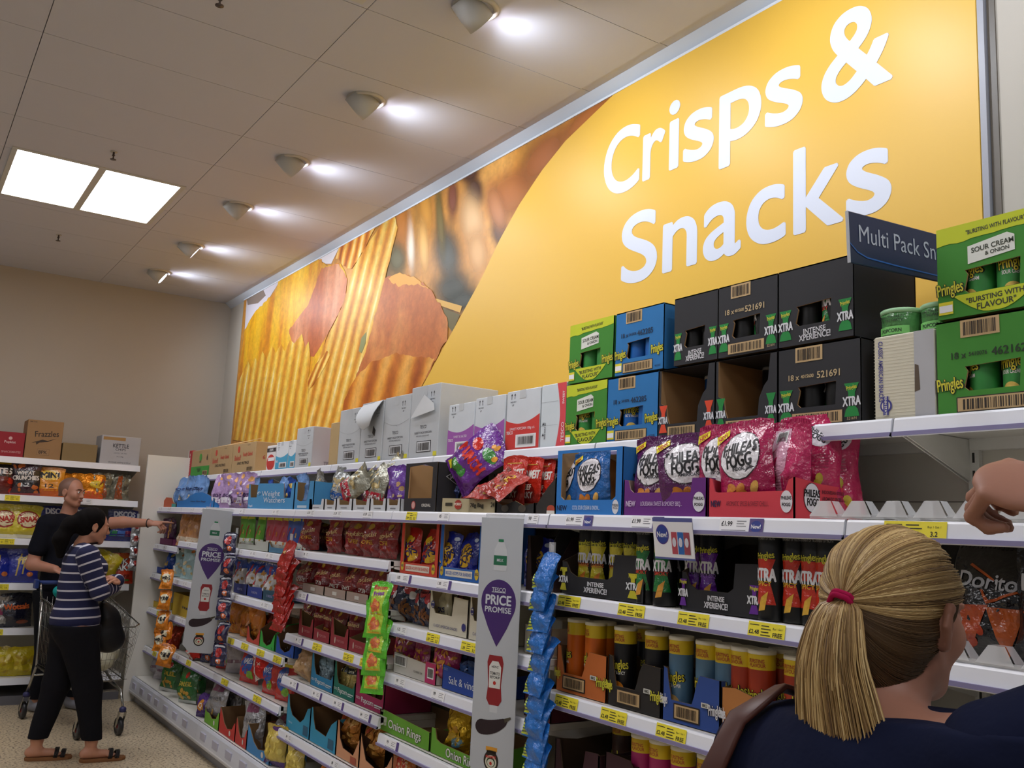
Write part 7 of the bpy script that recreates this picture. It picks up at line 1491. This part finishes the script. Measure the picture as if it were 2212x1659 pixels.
# her black shoulder bag
HB=Field(.007); HB.ell((cx-.17,1.33,.80),(.05,.10,.14),.02); HB.ell((cx-.17,1.36,.72),(.055,.10,.09),.04); HB.cone((cx-.17,1.30,.93),(cx-.17,1.33,.86),.035,.05,.04)
o=fobj('handbag',HB.build(wob=.004,wscale=18),M('121216','vinyl')); tag(o,'limp black shoulder bag hanging at the front of the striped person','bag')
mb=MB(); mb.tube([(cx-.17,1.32,.90),(cx-.175,1.26,1.06),(cx-.19,1.17,1.25),(cx-.175,1.12,1.345),(cx-.16,1.04,1.25),(cx-.165,1.04,1.1),(cx-.17,1.18,.95),(cx-.17,1.3,.88)],.009,M('121216','vinyl'),8); e=mb.obj('strap'); e.parent=o

# ---------------------------------------------------------------- bald man pointing
mx_=-8.30; t=person_root(mx_,1.27); F=Field()
bf=(.88,.47,0); A=frame(bf); c0=np.array([mx_,1.255,0.]); B=lambda r,f,z:tuple(c0+A[0]*r+A[1]*f+np.array([0,0,z]))
F.chain([B(0,-.015,1.50),B(.0,.01,1.60)],[.062,.058]); hf=(.72,.68,-.05); HC=tuple(np.array(B(0.02,.03,1.695))); Lh=head(F,HC,hf,s=.98); n0=len(F.p)
F.ell(B(0,0,1.33),(.19,.125,.17),.03,[[A[j][i] for j in range(3)] for i in range(3)]); F.ell(B(0,.01,1.10),(.155,.125,.2),.05,[[A[j][i] for j in range(3)] for i in range(3)]); F.ell(B(0,0,.93),(.165,.125,.13),.05,[[A[j][i] for j in range(3)] for i in range(3)])
F.cone(B(-.165,-.01,1.44),B(.165,-.01,1.44),.062,.062,.05)
# his left arm (towards the shelves) points, the other one is bent over the trolley handle
PA=[B(-.185,0,1.44),(-8.22,1.655,1.475),(-8.08,1.835,1.478)]
QA=[B(.19,0,1.43),(-8.22,1.02,1.125),(-8.02,1.16,1.10)]
F.chain(PA,[.058,.046,.030]); F.chain(QA,[.058,.046,.031]); n1=len(F.p)
hand(F,PA[2],(.45,.90,.0),(.4,-.1,.9),-1,(.04,.75,.85,.9),.5,1.05); hand(F,QA[2],(.55,.80,-.35),(.1,-.2,.95),-1,(.5,.5,.5,.5),.4,1.0)
n2=len(F.p)
LA_=[B(.09,0,.88),(-8.27,1.20,.50),(-8.28,1.175,.10)]; LB=[B(-.09,0,.88),(-8.28,1.40,.50),(-8.30,1.45,.10)]
F.chain(LA_,[.10,.065,.042]); F.chain(LB,[.10,.065,.042]); n3=len(F.p); foot(F,LA_[2],(.8,.4,0)); foot(F,LB[2],(.8,.5,0))
fobj('body',F.build(),M('b4806a','skin'),t)
def short(q,f): a,b=q[1],q[2]; return ('c',a,a+(b-a)*f,q[3],q[3]+(q[4]-q[3])*f,q[5],False)
G=Field(); G.p=F.p[n0:n0+4]+[short(F.p[n0+4],.5),short(F.p[n0+6],.62)]
fobj('t_shirt',G.build(grow=.017,cuts=[((0,0,.87),(0,0,-1)),((0,0,1.525),(0,0,1))],wob=.004,wscale=16),M('14161f','cloth'),t)
G=Field(); G.p=F.p[n2:n3]+[F.p[n0+2]]; fobj('trousers',G.build(grow=.018,cuts=[((0,0,.10),(0,0,-1)),((0,0,.92),(0,0,1))],wob=.004,wscale=14),M('15161c','cloth'),t)
H=Field(.005); H.ell(Lh(0,-.016,.036),(.0745,.0925,.083),.02); H.cone(Lh(0,-.06,-.03),Lh(0,-.05,0),.05,.05,.03)
fobj('stubble_hair',H.build(cuts=[(Lh(0,.035,.055),tuple(frame(hf)[1]*.8-np.array([0,0,.0]))),(Lh(0,0,-.035),(0,0,-1))]),M('7c5c4e','skin'),t)
def eyes():
    for q in (-1,1):
        mb=MB(); mb.lathe([(0,-.0105),(.0075,-.0075),(.0105,0),(.0075,.0075),(0,.0105)],M('e8e4e0','tile'),12,c=Lh(q*.031,.0845,.006)); mb.lathe([(0,-.005),(.004,-.003),(.005,0),(.004,.003),(0,.005)],M('3a4a58','tile'),10,c=Lh(q*.031,.093,.006)); mb.obj('eye')
        mb=MB(); mb.tube([Lh(q*.014,.102,.026),Lh(q*.032,.097,.031),Lh(q*.047,.085,.027)],.0035,M('5a4030','cloth'),6); mb.obj('eyebrow')
    mb=MB(); mb.tube([Lh(-.020,.0955,-.0615),Lh(0,.1005,-.0595),Lh(.020,.0955,-.0615)],.0035,M('8e4a42','skin'),6); mb.obj('lips')
    a=Vector(PA[1]);b_=Vector(PA[2]); d=(b_-a).normalized(); c=b_-d*.015; u=d.cross(Vector((0,0,1))).normalized(); w_=u.cross(d); mb=MB(); mb.tube([tuple(c+(u*math.cos(x)+w_*math.sin(x))*.034) for x in [2*PI*i/20 for i in range(21)]],.004,M('1c1a1a','vinyl'),6,cap=False); mb.obj('wrist_band')
    for lg in (LA_,LB):
        S_=Field(.006); f=frame((.8,.42,0))[1]; p=np.array([lg[2][0],lg[2][1],0]); S_.cone((p[0]-f[0]*.05,p[1]-f[1]*.05,.045),(p[0]+f[0]*.13,p[1]+f[1]*.13,.038),.042,.036,.02); S_.cone((p[0]-f[0]*.03,p[1]-f[1]*.03,.06),(p[0]-f[0]*.01,p[1]-f[1]*.01,.09),.044,.046,.02)
        fobj('trainer',S_.build(cuts=[((0,0,.004),(0,0,-1))]),M('8c8c94','cloth'))
under(t,eyes)
tag(t,'bald person in a black t-shirt pointing at the shelves behind the trolley','person')

# ---------------------------------------------------------------- shopping trolley
t=empty('shopping_trolley',(-7.58,1.385,0),R(9)); ch=M('a8a8a4','chrome')
mb=MB()
def bk(f,w_,z): return (f,w_,z)   # f: length (front +), w: width
def rim(z,xr,xf,wr,wf,r=.004,arc=True):
    pts=[(xr,-wr,z if not callable(z) else z(0)),(xf-.05,-wf,z if not callable(z) else z(.93)),(xf,-wf+.05,z if not callable(z) else z(1)),(xf,wf-.05,z if not callable(z) else z(1)),(xf-.05,wf,z if not callable(z) else z(.93)),(xr,wr,z if not callable(z) else z(0))]
    mb.tube(pts,r,ch,6); return pts
top=lambda u:.90-.15*u**1.3
lev=lambda v:(lambda u:.37+.04*(1-u)+(top(u)-(.37+.04*(1-u)))*v)
for v,r in ((0,.004),(.2,.002),(.4,.002),(.6,.002),(.8,.002),(1,.005)): rim(lev(v),-.42,.42-.10*(1-v),.25-.03*(1-v),.205-.04*(1-v),r)
def pt_(s_,v):   # perimeter parameter
    xr,xf,wr,wf=-.42,.42-.10*(1-v),.25-.03*(1-v),.205-.04*(1-v)
    if s_<1: u=s_; return (xr+(xf-.02-xr)*u,-(wr+(wf-wr)*u),lev(v)(u))
    if s_<2: u=s_-1; return (xf,-wf+2*wf*u,lev(v)(1))
    u=3-s_; return (xr+(xf-.02-xr)*u,(wr+(wf-wr)*u),lev(v)(u))
for k in range(29): mb.tube([pt_(k/29,v) for v in (0,.5,1)],.0014,ch,4)
for k in range(13): mb.tube([pt_(1+k/12,v) for v in (0,1)],.0014,ch,4)
for k in range(29): mb.tube([pt_(2.0001+k/29,v) for v in (0,.5,1)],.0014,ch,4)
for k in range(13):
    y=-.16+.32*k/12; mb.tube([(-.42,y,.41),(.32,y*.9,.37)],.0014,ch,4); mb.tube([(-.42,y*1.4,.41),(-.42,y*1.5,.90)],.0014,ch,4)
for x in (-.3,-.15,0,.15,.3): mb.tube([(x,-.2+.02*(x+.42),.40-.04*(x+.42)),(x,.2-.02*(x+.42),.40-.04*(x+.42))],.0018,ch,4)
mb.obj('wire_basket',t)
mb=MB()
for q in (-1,1):
    mb.tube([(-.42,q*.24,.88),(-.45,q*.245,.97),(-.47,q*.245,1.0)],.009,ch,10)
    mb.tube([(-.40,q*.24,.86),(-.38,q*.23,.40),(-.42,q*.24,.30),(-.47,q*.25,.19)],.010,ch,8); mb.tube([(-.38,q*.23,.40),(.05,q*.17,.33),(.33,q*.14,.30),(.40,q*.14,.19)],.010,ch,8)
mb.tube([(-.40,-.235,.33),(-.40,.235,.33)],.008,ch,8); mb.tube([(.30,-.14,.30),(.30,.14,.30)],.008,ch,8); mb.obj('chassis',t)
mb=MB(); mb.tube([(-.475,-.27,1.0),(-.475,.27,1.0)],.016,M('243a78','vinyl'),12); 
for q in (-1,1): mb.bev(-.50,-.44,q*.275-.014,q*.275+.014,.955,1.025,M('243a78','vinyl'),.006)
mb.obj('handle',t)
for x,y in ((-.47,-.25),(-.47,.25),(.40,-.14),(.40,.14)):
    mb=MB(); mb.lathe([(.022,.165),(.024,.175),(.024,.19),(.014,.2)],M('2c2c5c','paint'),14,c=(x,y,0)); 
    for q in (-1,1): mb.loft([[(x-.018,y+q*.021,.168),(x+.018,y+q*.021,.168),(x+.018,y+q*.024,.168),(x-.018,y+q*.024,.168)],[(x-.055,y+q*.021,.055),(x-.03,y+q*.021,.055),(x-.03,y+q*.024,.055),(x-.055,y+q*.024,.055)]],M('b8b8b4','chrome'),cap=True)
    c=mb.obj('caster',t); mb=MB(); mb.T=Matrix.Translation((x-.042,y,.063))@Matrix.Rotation(PI/2,4,'X'); mb.lathe([(.045,-.014),(.058,-.014),(.063,-.008),(.063,.008),(.058,.014),(.045,.014)],M('26262a','paint'),24,cap=False); mb.lathe([(.0,-.012),(.046,-.012),(.046,.012),(0,.012)],M('5c5c60','paint'),20,cap=False); mb.lathe([(0,-.016),(.016,-.016),(.016,.016),(0,.016)],M('8e2c30','paint'),14,cap=False); mb.obj('wheel',c)
tag(t,'wire shopping trolley with a blue handle between the two people','trolley')
T_=t.matrix_world.copy(); bpy.context.view_layer.update(); T_=t.matrix_world
def inT(x,y,z): return T_@Vector((x,y,z))
S_=Field(.008); S_.ell(inT(.16,.05,.56),(.12,.11,.12),.03); S_.ell(inT(.22,-.02,.66),(.08,.09,.07),.03); S_.cone(inT(.05,.0,.46),inT(.24,.02,.5),.07,.07,.04)
tag(fobj('carrier_bag',S_.build(wob=.008,wscale=30),M('cfcdb4','film')),'crumpled cream carrier bag inside the front of the trolley','bag')
S_=Field(.008); S_.ell(inT(.20,.08,.44),(.10,.08,.06),.03)
mb=MB(); mb.bev(-.10,.10,-.13,.13,0,.10,M('1c2a20','vinyl'),.01); o=mb.obj('crate',None,tuple(inT(-.12,0,.405)),R(9)); tag(o,'dark green box low down in the middle of the trolley','box')
mb=MB(); mb.bev(-.06,.06,-.09,.09,0,.24,M('7a4a3c','card'),.008); o=mb.obj('carton',None,tuple(inT(-.31,-.08,.42)),R(9)); tag(o,'brownish grocery packet at the handle end inside the trolley','packet')
S_=Field(.006); S_.ell(inT(-.33,-.13,.945),(.062,.062,.05),.02); S_.cone(inT(-.33,-.13,.90),inT(-.33,-.12,.70),.025,.04,.03)
tag(fobj('teal_pouch',S_.build(wob=.003,wscale=30),M('1f9a98','cloth')),'rounded teal bundle poking out at the trolley handle','bundle')

# ---------------------------------------------------------------- blonde woman in the foreground
t=person_root(-.83,1.17); F=Field(.005); bx=-.835
HC=(-.840,1.240,1.453); hf=(.10,1,-.06); F.chain([(bx,1.165,1.27),(bx+.0,1.215,1.37)],[.062,.054]); Lh=head(F,HC,hf,s=.97)
for q in (-1,1):
    F.cone(Lh(q*.080,.0,.012),Lh(q*.099,-.014,.022),.008,.0065,.004); F.cone(Lh(q*.099,-.014,.022),Lh(q*.098,-.020,-.004),.0065,.006,.004); F.cone(Lh(q*.098,-.020,-.004),Lh(q*.084,-.004,-.032),.006,.0075,.004); F.ell(Lh(q*.086,-.006,-.004),(.007,.014,.022),.006)
n0=len(F.p)
F.ell((bx,1.165,1.16),(.185,.12,.17),.04); F.ell((bx,1.165,.96),(.15,.115,.17),.05); F.ell((bx,1.165,.80),(.17,.13,.14),.05); F.cone((bx-.15,1.16,1.245),(bx+.15,1.15,1.295),.052,.058,.05)
RA=[(bx+.195,1.15,1.305),(-.405,1.20,1.42),(-.590,1.205,1.622)]; LA=[(bx-.18,1.15,1.228),(bx-.22,1.20,.98),(bx-.14,1.42,.95)]
F.chain(RA,[.058,.043,.029]); F.chain(LA,[.055,.042,.029]); n1=len(F.p)
hand(F,RA[2],(-.93,-.12,.30),(-.10,-.60,.78),1,(.95,1.0,1.1,1.15),.95,1.12); hand(F,LA[2],(.3,.9,0),(0,0,1),1,(.3,.3,.3,.4),.4,.95); n2=len(F.p)
F.chain([(bx+.08,1.17,.76),(bx+.08,1.18,.44),(bx+.085,1.16,.10)],[.10,.062,.04]); F.chain([(bx-.08,1.17,.76),(bx-.08,1.18,.44),(bx-.085,1.16,.10)],[.10,.062,.04]); n3=len(F.p); foot(F,(bx+.085,1.16,.10),(0,1,0)); foot(F,(bx-.085,1.16,.10),(0,1,0))
fobj('body',F.build(),M('ab7a66','skin'),t)
G=Field(.006); G.p=F.p[n0:n0+4]+[short(F.p[n0+4],.3),short(F.p[n0+6],.3)]
fobj('jumper',G.build(grow=.018,cuts=[((0,0,.72),(0,0,-1)),((bx,1.17,1.334),(-.10,-.12,1))],wob=.0035,wscale=22),M('141a34','cloth'),t)
for i in (4,6):
    G=Field(.006); G.p=[F.p[n0+i],short(F.p[n0+i+1],.55)]; fobj('sleeve',G.build(grow=.0165,wob=.003,wscale=25),M('141a34','cloth'),t)
G=Field(.007); G.p=F.p[n2:n3]+[F.p[n0+2]]; fobj('trousers',G.build(grow=.016,cuts=[((0,0,.09),(0,0,-1)),((0,0,.80),(0,0,1))]),M('20222c','cloth'),t)
under(t,lambda:(shoe_sandal(bx+.085,1.22,(0,1,0),None,'2a2a2e','26262a'),shoe_sandal(bx-.085,1.22,(0,1,0),None,'2a2a2e','26262a')))
# (the ear pokes out of the combed hair)
# hair: scalp cap plus combed strands gathered at the tie, then the ponytail
H=Field(.005); H.ell(Lh(0,-.014,.034),(.082,.102,.090),.02); H.ell(Lh(0,-.045,-.01),(.074,.064,.075),.03); H.cone(Lh(0,-.050,-.04),Lh(0,-.045,-.085),.060,.045,.04)
hb=bpy.data.materials.new('hair_blonde'); hb.use_nodes=True; nt=hb.node_tree; b=nt.nodes['Principled BSDF']; b.inputs['Roughness'].default_value=.42; b.inputs['Specular IOR Level'].default_value=.35
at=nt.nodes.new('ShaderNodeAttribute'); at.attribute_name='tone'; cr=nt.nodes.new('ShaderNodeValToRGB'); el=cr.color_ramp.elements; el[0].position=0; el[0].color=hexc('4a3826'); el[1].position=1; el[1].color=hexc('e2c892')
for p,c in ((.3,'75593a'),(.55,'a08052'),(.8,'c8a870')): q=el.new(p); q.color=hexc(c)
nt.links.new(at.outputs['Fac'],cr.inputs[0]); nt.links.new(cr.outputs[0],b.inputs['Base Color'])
cap=fobj('scalp_hair',H.build(cuts=[(Lh(0,.062,.04),tuple(frame(hf)[1]*1-np.array([0,0,.25])))]),M('4a3826','cloth'),t)
TIE=np.array(Lh(.006,-.114,.018)); rn=random.Random(8); Af=frame(hf)
def strands(name,paths,tones,r=.0011):
    nv=0; vs=[];fs=[];tn=[]
    for P,tone in zip(paths,tones):
        P=[Vector(p) for p in P]; n=len(P)
        for i,p in enumerate(P):
            d=(P[min(i+1,n-1)]-P[max(i-1,0)]).normalized(); a=d.orthogonal().normalized() if i==0 else (a-d*a.dot(d)).normalized(); b_=d.cross(a); rr=r*(1 if i<n-1 else .3)
            for j in range(3): vs.append(tuple(p+(a*math.cos(j*2.0944)+b_*math.sin(j*2.0944))*rr)); tn.append(tone)
        for i in range(n-1):
            for j in range(3): q=nv+i*3+j; q2=nv+i*3+(j+1)%3; fs.append((q,q2,q2+3,q+3))
        nv+=3*n
    me=bpy.data.meshes.new(name); me.from_pydata(vs,[],fs); me.materials.append(hb); me.polygons.foreach_set('use_smooth',[True]*len(fs)); a_=me.attributes.new('tone','FLOAT','POINT'); a_.data.foreach_set('value',tn)
    o=bpy.data.objects.new(name,me); COL.objects.link(o); o.parent=t; o.matrix_parent_inverse=t.matrix_world.inverted(); return o
from mathutils.bvhtree import BVHTree
bpy.context.view_layer.update(); bv=BVHTree.FromPolygons([v.co.copy() for v in cap.data.vertices],[tuple(p.vertices) for p in cap.data.polygons])
paths=[];tones=[]
c_=np.array(Lh(0,-.014,.034)); rx,ry,rz=.086,.106,.094
def onhead(th,ph,k=1.0):
    # th azimuth from back, ph elevation
    x=math.sin(th)*math.cos(ph); y=-math.cos(th)*math.cos(ph); z=math.sin(ph)
    return c_+Af[0]*x*rx*k+Af[1]*y*ry*k+Af[2]*z*rz*k
tl=TIE-c_; tx,ty,tz=tl@Af[0]/rx,tl@Af[1]/ry,tl@Af[2]/rz; tn_=np.array([tx,ty,tz]); tn_/=np.linalg.norm(tn_)
for i in range(4200):
    # start on the hairline: front/top/sides/nape, a circle of directions far from the tie
    a=rn.uniform(0,2*PI); 
    e1=np.cross(tn_,[0,0,1]); e1/=np.linalg.norm(e1); e2=np.cross(e1,tn_)
    side=math.cos(a)*e1+math.sin(a)*e2
    amax=2.25 if math.sin(a)<-.3 else 2.0
    if math.sin(a)>.0: amax=2.0
    if math.sin(a)<-.5: amax=1.42
    elif math.sin(a)<-.1: amax=1.6
    A0=rn.uniform(.75,1)*amax; lift=1+rn.uniform(0,.035)+.012*math.sin(a*9)+.008*math.sin(a*23+1)
    P=[]; n=12
    for k in range(n):
        f=k/(n-1); an=A0*(1-f)+.05; wob_=.03*math.sin(f*PI)*math.sin(a*5+i*.37)*.6
        s2=math.cos(a+wob_)*e1+math.sin(a+wob_)*e2
        q=tn_*math.cos(an)+s2*math.sin(an); kk=lift*(1-.05*math.exp(-((an)/.25)**2))
        w3=Af[0]*q[0]*rx*kk+Af[1]*q[1]*ry*kk+Af[2]*q[2]*rz*kk; r3=float(np.linalg.norm(w3)); dv=Vector(w3/r3)
        hit=bv.ray_cast(Vector(c_)+dv*.3,-dv)
        if hit[0] is not None: r3=max(r3,(hit[0]-Vector(c_)).length+.0015+.10*(lift-1))
        P.append(tuple(Vector(c_)+dv*r3))
    P.append(tuple(TIE+np.array([rn.uniform(-.01,.01),rn.uniform(-.006,.006),rn.uniform(-.01,.01)])))
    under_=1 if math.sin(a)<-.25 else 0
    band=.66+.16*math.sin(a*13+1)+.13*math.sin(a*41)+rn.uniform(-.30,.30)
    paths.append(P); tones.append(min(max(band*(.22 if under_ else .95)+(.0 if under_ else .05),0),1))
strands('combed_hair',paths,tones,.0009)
paths=[];tones=[]
for i in range(4200):
    u=rn.uniform(0,2*PI); rr=math.sqrt(rn.uniform(0,1)); ca,sa=math.cos(u)*rr,math.sin(u)*rr
    P=[]; Ln=.262*(1-.12*abs(ca)**2)*rn.uniform(.86,1.0)*(1.0-.16*ca*-1*.5); drift=rn.uniform(-.006,.006); n=13
    for k in range(n):
        f=k/(n-1)
        wx=.010+.074*(f**.55)*(1-.12*f**3); wy=.009+.026*(f**.5)
        x=ca*wx-.012*math.sin(f*PI*.8)-.006*f+drift*math.sin(f*3+i)*1.2; y=sa*wy-.034*math.sin(min(f*2.2,1)*PI/2)-.006+.012*f; z=-Ln*f+.012*math.sin(min(f*3,1)*PI)*(1-f)
        P.append(tuple(TIE+Af[0]*(x+.040*f)+Af[1]*y+np.array([0,0,z])))
    band=.68+.15*math.sin(ca*11+2)+.14*math.sin(ca*27+sa*3)+rn.uniform(-.3,.3); tip=1
    paths.append(P); tones.append(min(max(band*.92,0),1))
strands('ponytail',paths,tones,.0010)
def tie():
    mb=MB(); c=Vector(TIE)+Vector((0,-.010,-.002)); ax_=Vector((.10,-.75,-.55)).normalized(); u=ax_.orthogonal().normalized(); w_=ax_.cross(u)
    for o_,r_ in ((0,.0165),(.006,.0155)): mb.tube([tuple(c+ax_*o_+(u*math.cos(x)*1.0+w_*math.sin(x))*r_*(1+.06*math.sin(5*x))) for x in [2*PI*i/28 for i in range(29)]],.0042,M('a8184a','cloth'),8,cap=False)
    mb.obj('hair_tie')
    mb=MB(); mb.tube([(bx+.062*math.cos(a),1.178+.055*math.sin(a),1.335+.020*math.sin(a)) for a in [2*PI*i/32 for i in range(33)]],.0008,M('8c6a30','chrome'),5,cap=False); mb.obj('necklace')
    for q in (-1,1):
        mb=MB(); mb.lathe([(0,-.0105),(.0075,-.0075),(.0105,0),(.0075,.0075),(0,.0105)],M('e8e4e0','tile'),12,c=Lh(q*.031,.0845,.006)); mb.lathe([(0,-.005),(.004,-.003),(.005,0),(.004,.003),(0,.005)],M('3a4a58','tile'),10,c=Lh(q*.031,.093,.006)); mb.obj('eye')
under(t,tie)
tag(t,'blonde person with a ponytail and navy jumper in the right foreground, one hand raised','person')
# brown leather bag and its strap over her left shoulder
HB=Field(.008); HB.ell((bx-.24,1.08,.80),(.06,.15,.15),.03); HB.ell((bx-.24,1.08,.72),(.065,.16,.10),.04)
o=fobj('shoulder_bag',HB.build(wob=.003,wscale=18),M('5a342a','vinyl')); tag(o,'brown leather bag whose wide strap runs over the blonde person\'s left shoulder','bag')
mb=MB(); pts=[(bx-.235,1.02,.92),(bx-.225,1.035,1.08),(bx-.195,1.05,1.20),(bx-.165,1.082,1.295),(bx-.135,1.14,1.340),(bx-.130,1.20,1.325),(bx-.16,1.25,1.20),(bx-.22,1.22,1.02),(bx-.24,1.16,.92)]
rings=[]
for i,p in enumerate(pts):
    p=Vector(p); d=(Vector(pts[min(i+1,len(pts)-1)])-Vector(pts[max(i-1,0)])).normalized(); s_=Vector((1,.15,.35)); s_=(s_-d*s_.dot(d)).normalized(); n_=d.cross(s_); 
    rings.append([tuple(p+s_*a*.019+n_*b_*.0045) for a,b_ in ((-1,-.6),(-.8,-1),(.8,-1),(1,-.6),(1,.6),(.8,1),(-.8,1),(-1,.6))])
mb.loft(rings,M('4e2a22','vinyl'),cap=True,smooth=True); e=mb.obj('strap'); e.parent=o
